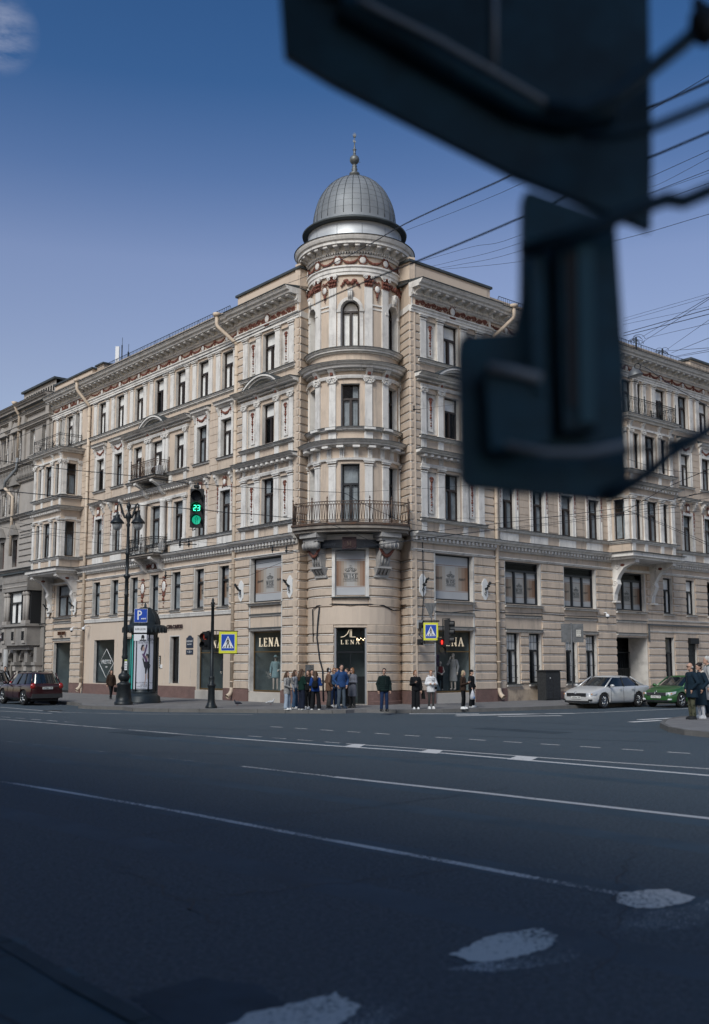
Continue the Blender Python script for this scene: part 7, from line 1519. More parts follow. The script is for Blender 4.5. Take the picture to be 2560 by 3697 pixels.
    if not mann:
        for i in (0,1):
            a_ = hx[i]; P = [(a_[0]-.045,a_[1]-.07),(a_[0]+.045,a_[1]-.07),(a_[0]+.052,a_[1]+.08),(a_[0]+.04,a_[1]+.17),(a_[0],a_[1]+.19),(a_[0]-.04,a_[1]+.17),(a_[0]-.052,a_[1]+.08)]
            n = len(P); s2 = B(); s2.add([(p[0],p[1],0) for p in P]+[(p[0],p[1],.03) for p in P]+[(a_[0]+(p[0]-a_[0])*.85,a_[1]+(p[1]-a_[1])*.86,.075) for p in P]+[(a_[0]+(p[0]-a_[0])*.6,a_[1]-.02+(p[1]-a_[1])*.35,.12) for p in P], [[j,(j+1)%n,n+(j+1)%n,n+j] for j in range(n)]+[[n+j,n+(j+1)%n,2*n+(j+1)%n,2*n+j] for j in range(n)]+[[2*n+j,2*n+(j+1)%n,3*n+(j+1)%n,3*n+j] for j in range(n)]+[[3*n+j for j in range(n)],list(range(n))[::-1]], shoes, False); s2.build('shoe', T)
    # upper garment
    if top:
        j = B(); puf = kind == 'puffer'; pad = {'jacket': .028, 'coat': .03, 'puffer': .05, 'hoodie': .026, 'shirt': .014, 'dress': .014}[kind]; lo = {'jacket': .84, 'coat': .5, 'puffer': .8, 'hoodie': .86, 'shirt': .9, 'dress': .62}[kind] if tl is None else tl
        zs = [1.47,1.43,1.37,1.25,1.1,.98,.9]; rings = [(0,-.005,1.475,.075,.075),(0,-.005,1.44,.13*W+pad,.09+pad*.6),(0,0,1.37,.165*W+pad,.11+pad),(0,0,1.22,.155*W+pad,.112+pad),(0,0,1.08,.14*W+pad*1.2,.105+pad),(0,0,.95,.165*W+pad*1.1,.12+pad*.8)]
        if lo < .9: rings.append((0,0,lo,(.175 if kind not in ('coat','dress') else .2)*W+pad*.8,.13+pad*.6+(.02 if kind == 'coat' else 0)))
        if puf:
            rr = []; z = 1.44
            while z > lo: t = (1.44-z)/(1.44-lo); rr.append((0,0,z,.185*W+.025*abs(math.sin((1.44-z)*math.pi/.085)),.135+.02*abs(math.sin((1.44-z)*math.pi/.085)))); z -= .02
            rings = [rings[0]]+rr
        loft(j, rings[::-1], top, 18)
        if sleeve:
            for i,s in ((0,-1),(1,1)):
                w_,d,e = wr[i]; sh = Vector((s*.165*W,0,1.395)); wp = w_-d*.01
                if puf:
                    for (p,q) in ((sh,e),(e,wp)):
                        for g in range(10): c_ = p+(q-p)*g/9; j.sph(c_, .072+.006*(g%2)-.012*(p is e), top, 9, 6)
                else: limb(j, [tuple(sh),tuple(e),tuple(wp)], [.062+pad,.05+pad*.7,.036+pad*.5], top)
        if kind in ('coat','jacket','puffer'): j.tube([(0,-.01,1.44),(0,0,1.5)], [.085,.08], top, 12)
        solid(j, {'puffer':'puffer_jacket','dress':'dress','shirt':'shirt','hoodie':'sweater','coat':'coat','jacket':'jacket'}[kind], T, .015, top, 2)
        if hood: hd = B(); hd.tube([(-.1,.05,1.46),(-.12,-.03,1.5),(-.06,-.1,1.5),(.06,-.1,1.5),(.12,-.03,1.5),(.1,.05,1.46)], .042, hood, 8); hd.sph((0,-.1,1.44), 1, hood, 10, 7, sq=(.11,.06,.09)); solid(hd, 'hood', T, .015, hood, 2)
        if not mann and kind in ('jacket','puffer','coat'): zp = B(); zp.tube([(0,.14+pad,1.36),(0,.128+pad,1.1),(0,.138+pad*.8,.96)], .006, black, 4); zp.build('zip', T)
    if hair:
        m = B()
        if hairstyle != 'bald': m.sph(H(0,-.018,1.69), 1, hair, 14, 9, sq=(.086,.097,.1)); m.sph(H(0,-.05,1.63), 1, hair, 10, 7, sq=(.075,.06,.08))
        else: m.sph(H(0,-.045,1.63), 1, hair, 10, 7, sq=(.084,.065,.05))
        if hairstyle == 'long':
            for s in (-1,1): m.tube([H(s*.07,-.0,1.68),H(s*.088,-.01,1.58),(s*.1,-.02,1.45),(s*.09,-.03,1.3)], [.03,.04,.045,.02], hair, 8)
            m.tube([H(0,-.07,1.68),H(0,-.09,1.56),(0,-.11,1.42),(0,-.13,1.26)], [.06,.09,.1,.06], hair, 10)
        if hairstyle == 'bob':
            for s in (-1,1): m.tube([H(s*.07,0,1.7),H(s*.088,0,1.62),H(s*.08,.01,1.54)], [.03,.035,.025], hair, 8)
            m.sph(H(0,-.06,1.58), 1, hair, 10, 7, sq=(.085,.06,.08))
        if hairstyle == 'bun': m.sph(H(0,-.13,1.72), .045, hair, 9, 7)
        if hairstyle == 'pony': m.tube([H(0,-.09,1.7),H(0,-.15,1.66),H(.0,-.14,1.52)], [.03,.035,.015], hair, 8)
        solid(m, 'hair', T, .012, hair, 1)
    for e in extras: e(B, H, T, wr, tf)
    return T
def glasses(dark=False):
    def f(B, H, T, wr, tf):
        g = B(); mt = black
        for s in (-1,1):
            if dark: g.sph(H(s*.034,.092,1.66), 1, black, 8, 5, sq=(.03,.01,.022))
            else: g.tube([H(s*.034+.026*math.cos(a*.785),.097,1.66+.019*math.sin(a*.785)) for a in range(9)], .004, mt, 4, caps=False)
            g.tube([H(s*.06,.09,1.665),H(s*.08,-.02,1.665)], .004, mt, 4)
        g.tube([H(-.012,.1,1.665),H(.012,.1,1.665)], .004, mt, 4); g.build('glasses', T)
    return f
def gear(label, cat, name, fn):
    def f(B, H, T, wr, tf): m = B(); fn(m, H, wr); m.build(name, None, label, cat)
    return f
def P_(px, py, top): # photo pixel of the feet and of the head top -> position and height
    dx = (px-1280)/3720; v = (1934.7-py)/3720; dz = math.sin(PITCH)+v*math.cos(PITCH); dy = math.cos(PITCH)-v*math.sin(PITCH); t = (.14-2)/dz
    x,y = dx*t, dy*t; v2 = (1934.7-top)/3720; z2 = 2+(math.sin(PITCH)+v2*math.cos(PITCH))/(math.cos(PITCH)-v2*math.sin(PITCH))*y; return x, y, (z2-.14)/1.0
def C5(px, py, top): return P_(950+px/3.192, 2250+py/3.192, 2250+top/3.192)
def C6(px, py, top): return P_(1350+px/3.192, 2200+py/3.192, 2200+top/3.192)
def C4(px, py, top): return P_(1900+px/2.418, 2350+py/2.418, 2350+top/2.418)
navy_ = cloth('navy', (.012,.016,.03)); blk = cloth('black', (.010,.011,.013)); denim = cloth('denim', (.045,.085,.15)); ldenim = cloth('light_denim', (.3,.36,.44)); ddenim = cloth('dark_denim', (.015,.03,.075)); green_ = cloth('dark_green', (.007,.026,.021)); royal = cloth('royal_blue', (.015,.05,.2)); hood_b = cloth('hoodie_blue', (.024,.06,.16)); leo = cloth('speckled', (.34,.33,.32), speck=(45,(.07,.07,.07))); brown_ = cloth('brown', (.13,.075,.05)); greyc = cloth('coat_grey', (.12,.125,.15)); gtro = cloth('grey_trousers', (.045,.045,.045)); puf_g = cloth('puffer_green', (.008,.017,.017), bump=.5); whitec = cloth('white', (.6,.6,.61)); pinkc = cloth('pale_pink', (.5,.4,.38)); bleach = cloth('grey_jersey', (.26,.27,.29)); jeang = cloth('grey_denim', (.065,.085,.11)); camo = cloth('camouflage', (.075,.075,.05), speck=(11,(.025,.03,.018))); coat_d = cloth('coat_navy', (.01,.022,.035)); white_shoe = mat('white_shoe', (.66,.66,.66), .6); olive = cloth('olive_grey', (.06,.08,.075)); palec = cloth('pale_coat', (.33,.33,.33)); dbrown = cloth('dark_brown', (.035,.022,.016))
bagm = cloth('bag_black', (.008,.009,.01)); tan = cloth('bag_tan', (.25,.17,.11))
def shoulder_bag(side=1, z=.98, m=bagm, w=.12, h=.1):
    def fn(M, H, wr): M.box(side*.2-w*.6, side*.2+w*.6, .05, .16, z-h, z+h, m); M.tube([(side*.2,.1,z+h),(side*.1,.15,1.25),(-side*.1,.12,1.42),(-side*.13,-.05,1.46),(side*.0,-.15,1.3),(side*.2,-.02,z+h)], .01, m, 5)
    return fn
def phone(i):
    def fn(M, H, wr): w_,d,e = wr[i]; c = w_+d*.1; M.box(c.x-.035,c.x+.035,c.y-.008,c.y+.008,c.z-.03,c.z+.1,black)
    return fn
def backpack(M, H, wr):
    loft(M, [(0,-.2,.98,.12,.07),(0,-.22,1.05,.14,.085),(0,-.22,1.2,.14,.085),(0,-.2,1.3,.11,.07),(0,-.18,1.34,.05,.04)], bagm); loft(M, [(0,-.3,1.0,.09,.03),(0,-.31,1.12,.095,.035),(0,-.3,1.15,.08,.03)], bagm)
    for s in (-1,1): M.tube([(s*.1,-.17,1.3),(s*.13,-.1,1.46),(s*.14,.06,1.45),(s*.14,.14,1.3),(s*.14,.1,1.1)], .016, bagm, 5)
def headphones(M, H, wr): M.tube([H(-.095+.0,0,1.66),H(-.085,0,1.75),H(0,0,1.80),H(.085,0,1.75),H(.095,0,1.66)], .011, whitec, 6); [M.sph(H(s*.098,0,1.64), .04, whitec, 9, 6, sq=(.5,1,1)) for s in (-1,1)]
def cap_(M, H, wr): M.sph(H(0,-.01,1.71), 1, blk, 12, 8, sq=(.094,.105,.08)); M.sph(H(0,.12,1.705), 1, blk, 10, 5, sq=(.07,.07,.012))
def tote(M, H, wr): w_,d,e = wr[0]; x0 = w_.x-.03; M.add([(x0-.02,-.16,.85),(x0-.02,.16,.85),(x0-.03,.19,.46),(x0-.03,-.19,.46),(x0-.08,-.16,.85),(x0-.08,.16,.85),(x0-.12,.19,.46),(x0-.12,-.19,.46)], [[0,1,2,3],[7,6,5,4],[0,4,5,1],[1,5,6,2],[2,6,7,3],[3,7,4,0]], bagm); M.tube([(x0-.04,-.1,.85),(x0-.02,-.05,1.05),(x0-.02,.05,1.05),(x0-.04,.1,.85)], .01, bagm, 5)
plas = mat('plastic_bag', (.62,.62,.66), .35, alpha=.75, var=.15, vs=14, bump=.9, bs=18)
def plastic(M, H, wr):
    w_,d,e = wr[1]; c = w_+d*.1; loft(M, [(c.x,c.y,c.z-.48,.13,.1),(c.x,c.y,c.z-.44,.17,.12),(c.x,c.y,c.z-.3,.16,.11),(c.x,c.y,c.z-.16,.09,.07),(c.x,c.y,c.z-.04,.03,.03),(c.x,c.y,c.z+.01,.02,.02)], plas); M.sph((c.x+.05,c.y+.06,c.z-.4), .08, mat('bag_blue_print', (.1,.2,.4), .5), 8, 6)
# left group
x,y,h = C5(275,997,560); person(x, y, h, 62, leo, ldenim, HB, 'girl in speckled grey jacket and pale jeans holding a hand to her mouth', ('face','front'), 'jacket', 'long', 'wide', shoes=white_shoe, tl=.72)
x,y,h = C5(365,982,545); person(x, y, h, 70, bleach, denim, HB, 'woman in grey jersey and blue jeans behind the girl in the speckled jacket', ('front','down'), 'shirt', 'long', 'wide', shoes=white_shoe)
x,y,h = C5(440,998,535); person(x, y, h, 128, green_, navy_, HB, 'girl with very long brown hair in dark green sweater and wide navy trousers', ('cross','cross'), 'hoodie', 'long', 'wide', shoes=white_shoe)
x,y,h = C5(520,986,548); person(x, y, h, -35, blk, blk, HB, 'smiling girl in black between the green sweater and the blue jacket', ('pocket','pocket'), 'jacket', 'long', 'straight', shoes=white_shoe)
x,y,h = C5(560,970,540); person(x, y, h, 15, whitec, blk, HD, 'dark-haired person mostly hidden behind the girl with the backpack', ('phone','down'), 'shirt', 'short', 'straight')
x,y,h = C5(603,999,557); person(x, y, h, 176, royal, blk, HB, 'girl seen from behind in bright blue jacket and wide black trousers', ('cross','cross'), 'jacket', 'long', 'wide', shoes=white_shoe, gap=.17, hood=pinkc, extras=[gear('small black backpack on the back of the girl in blue', 'backpack', 'backpack', backpack)])
x,y,h = C5(755,980,520); person(x, y, h, 105, brown_, gtro, HD, 'person in brown padded jacket and flared grey trousers wearing headphones', ('pocket','pocket'), 'jacket', 'short', 'flare', extras=[gear('white over-ear headphones worn by the person in the brown jacket', 'headphones', 'headphones', headphones), gear('small black bag hanging at the hip of the brown jacket', 'bag', 'shoulder_bag', shoulder_bag(-1, .93))], tl=.76)
x,y,h = C5(818,969,520); person(x, y, h, 25, denim, ddenim, HR, 'laughing woman in sunglasses and denim vest with clasped hands', ('front','front'), 'jacket', 'bob', 'slim', shoes=white_shoe, extras=[glasses(True)])
x,y,h = C5(853,962,528); person(x, y, h, 0, blk, blk, HR, 'person almost hidden behind the tall man in the blue hoodie', ('down','down'), 'jacket', 'short', 'straight')
x,y,h = C5(900,985,480); person(x, y, h, 32, hood_b, jeang, HD, 'tall man in blue hoodie and grey jeans with hands in his pockets', ('pocket','pocket'), 'hoodie', 'short', 'straight', shoes=cloth('blue_shoe', (.03,.045,.07)), body_w=1.13, hood=hood_b, gap=.13, head=20)
x,y,h = C5(965,958,527); person(x, y, h, -50, blk, blk, HB, 'young woman in black holding a phone behind the grey coat', ('phone','phone'), 'jacket', 'pony', 'slim', extras=[gear('tan bag between the blue hoodie and the grey coat', 'bag', 'shoulder_bag', shoulder_bag(1, .9, tan, .14, .16))])
x,y,h = C5(1030,974,520); person(x, y, h, -42, greyc, gtro, HR, 'woman in long grey coat and glasses with folded arms', ('cross','face'), 'coat', 'bob', 'straight', shoes=cloth('grey_shoe', (.1,.09,.08)), extras=[glasses()], tilt=.1)
x,y,h = C5(1395,1016,527); person(x, y, h, 18, puf_g, ddenim, HD, 'young man in dark green puffer jacket and blue jeans standing alone', ('down','down'), 'puffer', 'short', 'straight', extras=[glasses()], body_w=1.12, head=35, gap=.12)
x,y,h = C6(482,1149,708); person(x, y, h, 12, blk, blk, HR, 'woman all in black holding a phone with a tote on her arm', ('bag','phone'), 'jacket', 'pony', 'wide', shoes=white_shoe, extras=[gear('large black tote bag on the arm of the woman in black', 'bag', 'tote_bag', tote), gear('smartphone held by the woman with the black tote', 'phone', 'phone', phone(1))], head=-25)
x,y,h = C6(660,1146,706); person(x, y, h, 14, whitec, gtro, HR, 'woman in white puffer jacket with folded arms', ('cross','cross'), 'puffer', 'pony', 'slim', shoes=white_shoe, hood=whitec, head=10, tl=.74, extras=[gear('black strap and belt bag across the white puffer jacket', 'bag', 'belt_bag', shoulder_bag(-1, .95, bagm, .07, .06))])
x,y,h = C6(1030,1147,711); person(x, y, h, 65, dbrown, blk, HBL, 'blond woman in dark jacket looking down at her phone', ('phone','phone'), 'jacket', 'bob', 'slim', shoes=white_shoe, gap=.14, tilt=.25, extras=[gear('smartphone in the hands of the blond woman', 'phone', 'phone', phone(0))])
x,y,h = C6(1128,1128,702); person(x, y, h, 60, blk, blk, HD, 'person in black leather jacket and black cap carrying a plastic bag', ('pocket','out'), 'jacket', 'short', 'wide', shoes=white_shoe, extras=[gear('black baseball cap on the person with the plastic bag', 'cap', 'baseball_cap', cap_), gear('white see-through plastic bag full of shopping', 'bag', 'plastic_bag', plastic)])
x,y,h = C4(1455,598,110); person(x, y, h, -82, coat_d, camo, HG, 'bald bearded old man in navy coat and camouflage trousers', ('pocket','pocket'), 'coat', 'bald', 'straight', body_w=1.3, tl=.68, tilt=.2, extras=[glasses(True)])
x,y,h = C4(1532,589,112); person(x, y, h, -70, coat_d, whitec, HD, 'woman in long navy coat with cream hood at the right edge', ('pocket','down'), 'coat', 'bun', 'slim', shoes=white_shoe, hood=cloth('cream', (.5,.44,.38)), tl=.42, tilt=.45, extras=[])
x,y,h = C4(1600,577,52); person(x, y, h, -95, palec, coat_d, HG, 'grey-haired person in pale coat with olive hood cut by the right edge', ('down','down'), 'coat', 'short', 'straight', hood=olive, tl=.5, body_w=1.1)
x,y,h = P_(0+1275/3.192, 1900+1992/3.192, 1900+1662/3.192); person(x, y, h, 30, dbrown, blk, HB, 'woman in brown coat and scarf walking past with a black bag', ('bag','down'), 'jacket', 'bob', 'straight', stride=.42, hood=dbrown, tl=.78, gap=.05, extras=[gear('black shopping bag in the hand of the walking woman', 'bag', 'shopping_bag', lambda M,H,wr: (M.box(wr[0][0].x-.05,wr[0][0].x+.05,-.12,.2,.42,.72,bagm), M.tube([(wr[0][0].x,-.05,.72),(wr[0][0].x,.04,.86),(wr[0][0].x,.12,.72)], .01, bagm, 5)))])
person(-20.0, 59.5, 1.68, 20, blk, blk, HD, 'dark-haired person half hidden behind the silver car at the left edge', ('down','down'), 'jacket', 'short', 'straight')
# mannequins behind the shop windows
dz_ = cloth('dress_blue', (.22,.33,.36)); 
q = FLt(41.55,-.55,0); person(q.x, q.y, 1.66, 0, dz_, None, None, 'white mannequin in pale blue dress and hat in the left shop window', ('hip','down'), 'dress', mann=True, z0=.72, cat='mannequin', name='mannequin', extras=[gear('pale blue brimmed hat on the left window mannequin', 'hat', 'hat', lambda M,H,wr: (M.sph(H(0,0,1.72), 1, dz_, 12, 7, sq=(.09,.1,.09)), M.sph(H(0,0,1.7), 1, dz_, 14, 5, sq=(.17,.18,.02))))], wide=True)
q = FLt(40.75,-.7,0); person(q.x, q.y, 1.3, 20, whitec, whitec, None, 'white-clad mannequin at the right side of the left shop window', ('down','front'), 'shirt', mann=True, z0=.72, cat='mannequin', name='mannequin', legs='wide')
gd = cloth('dress_grey', (.3,.31,.32)); q = FRt(36.6,-.65,0); person(q.x, q.y, 1.78, -35, gd, None, None, 'tall bald mannequin in long grey dress in the right shop window', ('down','face'), 'dress', mann=True, z0=.72, cat='mannequin', name='mannequin', tl=.42)
q = FRt(35.75,-.7,0); person(q.x, q.y, 1.38, 15, cloth('wine_red', (.16,.012,.02)), blk, None, 'short mannequin in wine red shirt in the right shop window', ('front','front'), 'shirt', mann=True, z0=.72, cat='mannequin', name='mannequin', sleeve=False, legs='straight')
q = FLt(46.0,-.6,0); person(q.x, q.y, 1.8, 0, cloth('fur', (.035,.04,.05), bump=1.0, bs=12), None, None, 'mannequin in dark quilted fur coat behind the crossing sign post', ('down','down'), 'coat', mann=True, z0=.72, cat='mannequin', name='mannequin')
q = FLt(64.2,-.7,0); t_ = thing('clothes_stand', (q.x,q.y,.2), 'white bathrobe hanging on a dark stand in the doorway window', 'clothes stand'); m = MB(); m.tube([(q.x,q.y,.2),(q.x,q.y,2.1)], .025, iron, 6); m.box(q.x-.2,q.x+.2,q.y-.15,q.y+.15,.18,.22,iron); m.build('stand', t_)
m = MB(lambda u,v,z_: (q.x+u,q.y-.02+v,.2+z_)); loft(m, [(0,0,.55,.24,.1),(0,0,1.0,.22,.1),(0,0,1.4,.22,.1),(0,0,1.5,.12,.07)], whitec); limb(m, [(-.2,0,1.38),(-.27,0,1.1),(-.28,.0,.8)], [.07,.07,.08], whitec); limb(m, [(.2,0,1.38),(.27,0,1.1),(.28,0,.8)], [.07,.07,.08], whitec); solid(m, 'bathrobe', t_, .018, whitec, 2)
q = FRt(35.05,-.3,0); m = MB(); r2 = UR; b0 = q+r2*-.28; n2 = Vector((UL.x,UL.y,0))
pm_ = mat('placard', (.42,.5,.5), .5); m.add([q-r2*.35+Z*.75, q+r2*.3+Z*.75, q+r2*.12+n2*.3+Z*1.75, q-r2*.38+n2*.3+Z*1.75], [[0,1,2,3],[3,2,1,0]], pm_)
up_ = (n2*.3+Z*1.0).normalized()
for t__,s__,hh in (('LENA',.13,.82),('ВЕСЕННЯЯ',.085,.62),('КОЛЛЕКЦИЯ',.07,.5),('-30%',.16,.25)): put_text(m, t__, s__, q-r2*.08+n2*.27*hh-n2*.03+Z*(.75+hh), r2, up_, ink, .001)
m.build('placard', None, 'leaning pale sale placard in the right shop window', 'placard')
# pigeons
def pigeon(x, y, f, m, lab):
    T = thing('pigeon', (x,y,.14), lab, 'bird'); c,s = math.cos(f),math.sin(f); B = lambda: MB(lambda u,v,z: (x+u*c-v*s, y+u*s+v*c, .14+z))
    b = B(); b.sph((0,0,.13), 1, m, 12, 8, sq=(.13,.065,.065)); b.tube([(.08,0,.15),(.12,0,.2),(.13,0,.24)], [.045,.032,.025], m, 8); b.sph((.14,0,.25), .03, m, 8, 6); b.tube([(-.08,0,.13),(-.24,0,.1)], [.045,.02], m, 8); b.tube([(.16,0,.25),(.19,0,.245)], [.009,.003], m, 5); solid(b, 'body', T, .008, m, 1)
    w_ = B(); [w_.sph((-.03,d_*.055,.14), 1, m, 10, 6, sq=(.13,.018,.045)) for d_ in (-1,1)]; w_.build('wings', T); l = B(); [l.tube([(0,d_*.03,.08),(.01,d_*.03,0),(.05,d_*.03,0)], .006, mat('pigeon_leg', (.3,.1,.08), .7), 4) for d_ in (-1,1)]; l.build('legs', T)
pigeon(-5.2, 46.3, R_(160), mat('pigeon_dark', (.035,.04,.055), .7, var=.3, vs=20), 'dark grey pigeon pecking on the pavement below the left downpipe'); pigeon(-3.8, 47.3, R_(10), mat('pigeon_white', (.6,.6,.6), .7, var=.1, vs=20), 'white pigeon on the pavement left of the group of people')
# =========================================================== cars
tyre = mat('tyre', (.012,.012,.013), .85); alloy = mat('alloy', (.42,.43,.44), .3, .9); cglass = mat('car_glass', (.008,.012,.016), .03, spec=.9); chrome = mat('chrome', (.5,.5,.52), .15, 1); platem = mat('plate_white', (.62,.62,.6), .5)
def car(P0, heading, paintm, label, suv=False, L=4.6, Wd=1.8, Hh=1.46, wb=2.65, plate='', rear_plate='', spokes=10, emblem='ring', name='parked_car', lights=True):
    """P0 = ground centre between the axles; heading = unit vector to the front"""
    hd = Vector(heading).normalized(); lf = Vector((-hd.y,hd.x,0)); P0 = Vector(P0); tf = lambda u,v,z: P0+hd*u+lf*v+Z*z
    T = thing(name, tuple(P0), label, 'car'); B = lambda: MB(tf, False); w = Wd/2; xf = wb/2+.87*(L/4.6); xr = xf-L; belt = .955 if not suv else 1.02
    # lower body stations: x, half width factor, z bottom, z top, crown
    if not suv: S = [(xf,.62,.36,.5,.0),(xf-.04,.8,.24,.64,.01),(xf-.22,.93,.2,.78,.03),(xf-.6,.99,.2,.88,.05),(xf-1.0,1,.2,.96,.05),(xf-1.5,1,.2,.97,.03),(0,1,.19,.98,.03),(-.9,1,.19,.99,.03),(xr+.95,1,.2,.99,.03),(xr+.45,.97,.22,1.02,.03),(xr+.12,.9,.25,1.0,.02),(xr+.02,.8,.3,.9,.01),(xr,.7,.4,.7,0)]
    else: S = [(xf,.66,.4,.6,.0),(xf-.04,.82,.3,.78,.01),(xf-.22,.94,.27,.9,.03),(xf-.7,1,.26,.98,.05),(xf-1.15,1,.26,1.03,.05),(0,1,.25,1.03,.02),(-1,1,.25,1.05,.02),(xr+.5,.99,.27,1.06,.02),(xr+.12,.95,.3,1.05,.01),(xr+.03,.92,.34,1.02,.01),(xr,.86,.44,.95,0)]
    vs = []; fs = []; nr = 14
    for x,k,zb,zt,cw in S:
        ww = w*k; mid = zb+(zt-zb)*.5
        half = [(ww*.82,zb),(ww*.96,zb+.06),(ww,zb+.2),(ww*1.0,mid+.05),(ww*.965,zt-.06),(ww*.88,zt),(ww*.45,zt+cw)]
        ring = half+[(-a,b) for a,b in half[::-1]]; vs += [(x,a,b) for a,b in ring]
    for i in range(len(S)-1):
        for j in range(nr): fs.append([i*nr+j, i*nr+(j+1)%nr, (i+1)*nr+(j+1)%nr, (i+1)*nr+j])
    fs += [list(range(nr)), [(len(S)-1)*nr+j for j in range(nr)][::-1]]
    b = B(); b.add(vs, fs, paintm, True); o = b.build('body', T); bm = bmesh.new(); bm.from_mesh(o.data); bmesh.ops.recalc_face_normals(bm, faces=bm.faces); bm.to_mesh(o.data); bm.free()
    su = o.modifiers.new('s', 'SUBSURF'); su.levels = 2
    wr_ = .335 if not suv else .36; cuts = []
    for ax in (wb/2,-wb/2):
        for sd in (-1,1):
            c = MB(); p = tf(ax, sd*(w-.12), wr_-.0); n = 24; d_ = lf*sd
            c.add([p+hd*math.cos(k*2*math.pi/n)*(wr_+.06)+Z*math.sin(k*2*math.pi/n)*(wr_+.06)-d_*.16 for k in range(n)]+[p+hd*math.cos(k*2*math.pi/n)*(wr_+.06)+Z*math.sin(k*2*math.pi/n)*(wr_+.06)+d_*.4 for k in range(n)], [list(range(n))[::-1],[n+k for k in range(n)]]+[[k,(k+1)%n,n+(k+1)%n,n+k] for k in range(n)], black)
            co = c.build('cut'); cuts.append(co); bm = bmesh.new(); bm.from_mesh(co.data); bmesh.ops.recalc_face_normals(bm, faces=bm.faces); bm.to_mesh(co.data); bm.free(); bo = o.modifiers.new('b', 'BOOLEAN'); bo.operation = 'DIFFERENCE'; bo.solver = 'EXACT'; bo.object = co
    bpy.context.view_layer.update(); me = bpy.data.meshes.new_from_object(o.evaluated_get(bpy.context.evaluated_depsgraph_get())); o.modifiers.clear(); o.data = me
    for c in cuts: bpy.data.objects.remove(c)
    # greenhouse
    if not suv: bx, tx, bw, tw = (xf-1.05, xr+.45), (xf-1.85, xr+1.35), .88*w, .68*w
    else: bx, tx, bw, tw = (xf-1.15, xr+.1), (xf-1.75, xr+.38), .9*w, .7*w
    def ring(t, n=24):
        a = bx[0]+(tx[0]-bx[0])*t; c = bx[1]+(tx[1]-bx[1])*t; ww = bw+(tw-bw)*t; z_ = belt-.02+(Hh-.06-belt)*t+0; out = []
        cx, hx_ = (a+c)/2, (a-c)/2
        for k in range(n): an = 2*math.pi*k/n; cs,sn = math.cos(an),math.sin(an); e = 4.5; r = (abs(cs)**e+abs(sn)**e)**(-1/e); out.append((cx+hx_*cs*r, ww*sn*r, z_))
        return out
    g = B(); n = 24; rs = [ring(t) for t in (0,.33,.66,1)]; g.add([p for r in rs for p in r], [[i*n+j,i*n+(j+1)%n,(i+1)*n+(j+1)%n,(i+1)*n+j] for i in range(3) for j in range(n)], cglass, True); g.build('glasshouse', T)
    rf = B(); top = ring(1); zc = sum(p[2] for p in top)/n; r2 = [( (p[0]-(tx[0]+tx[1])/2)*1.02+(tx[0]+tx[1])/2, p[1]*1.03, zc-.015) for p in top]; r3 = [((p[0]-(tx[0]+tx[1])/2)*.93+(tx[0]+tx[1])/2, p[1]*.88, zc+.045) for p in top]; r4 = [((p[0]-(tx[0]+tx[1])/2)*.5+(tx[0]+tx[1])/2, p[1]*.5, Hh-.005) for p in top]
    rf.add(r2+r3+r4, [[i*n+j,i*n+(j+1)%n,(i+1)*n+(j+1)%n,(i+1)*n+j] for i in range(2) for j in range(n)]+[[2*n+j for j in range(n)]], paintm, True); rf.build('roof', T)
    pl = B()
    for sd in (-1,1):
        def gp(fx, t): a = bx[0]+(tx[0]-bx[0])*t; c = bx[1]+(tx[1]-bx[1])*t; ww = (bw+(tw-bw)*t)*1.012; return (a+(c-a)*fx, sd*ww*(1 if .12<fx<.9 else .955), belt-.02+(Hh-.06-belt)*t)
        for fx,r_,mm in ((.02,.035,paintm),(.45,.03,black),(.97 if not suv else .975,.035,paintm)): pl.tube([gp(fx,-.02),gp(fx,.5),gp(fx,1.02)], [r_*1.2,r_,r_], mm, 6)
        if suv: pl.tube([gp(.74,0),gp(.72,.5),gp(.7,1)], .03, black, 6)
        else: pl.tube([gp(.8,0),gp(.9,.55),gp(.93,.8)], .03, black, 6)
        pl.tube([gp(.0,0),gp(.3,-.01),gp(.7,-.01),gp(1,0)], .014, chrome if not suv else black, 5)
    pl.build('pillars', T)
    for ax in (wb/2,-wb/2):
        for sd in (-1,1):
            c = tf(ax, sd*(w-.11), wr_); rot = Matrix((lf*sd, Z, (lf*sd).cross(Z))).transposed()
            # build wheel by rings round the axle
            t = MB(); n = 28; prof = [(wr_*.66,-.1),(wr_*.95,-.1),(wr_,-.07),(wr_,.07),(wr_*.95,.1),(wr_*.7,.1),(wr_*.66,.08)]
            vs = [c+hd*math.cos(k*2*math.pi/n)*r_+Z*math.sin(k*2*math.pi/n)*r_+lf*sd*o_ for k in range(n) for r_,o_ in prof]; m_ = len(prof); t.add(vs, [[k*m_+j,((k+1)%n)*m_+j,((k+1)%n)*m_+j+1,k*m_+j+1] for k in range(n) for j in range(m_-1)], tyre, True); wo = t.build('wheel', T)
            rm_ = MB(); n2_ = spokes
            for k in range(n2_): an = 2*math.pi*k/n2_; d1 = hd*math.cos(an)+Z*math.sin(an); rm_.tube([c+lf*sd*.075+d1*.03, c+lf*sd*.085+d1*wr_*.66], [.026,.02 if spokes>6 else .036], alloy, 5)
            rm_.tube([c+hd*math.cos(k*.262)*wr_*.66+Z*math.sin(k*.262)*wr_*.66+lf*sd*.08 for k in range(25)], .014, alloy, 5, caps=False); rm_.tube([c+lf*sd*.05,c+lf*sd*.1], .045, alloy, 10); dk_ = [c+hd*math.cos(k*.2618)*wr_*.65+Z*math.sin(k*.2618)*wr_*.65+lf*sd*.0 for k in range(24)]; rm_.add(dk_, [list(range(24))], black); rm_.build('rim', wo)
    # dark arch liners / underside
    u = B(); u.box(xr+.3, xf-.3, -w*.75, w*.75, .2, .5, black); u.build('underbody', T)
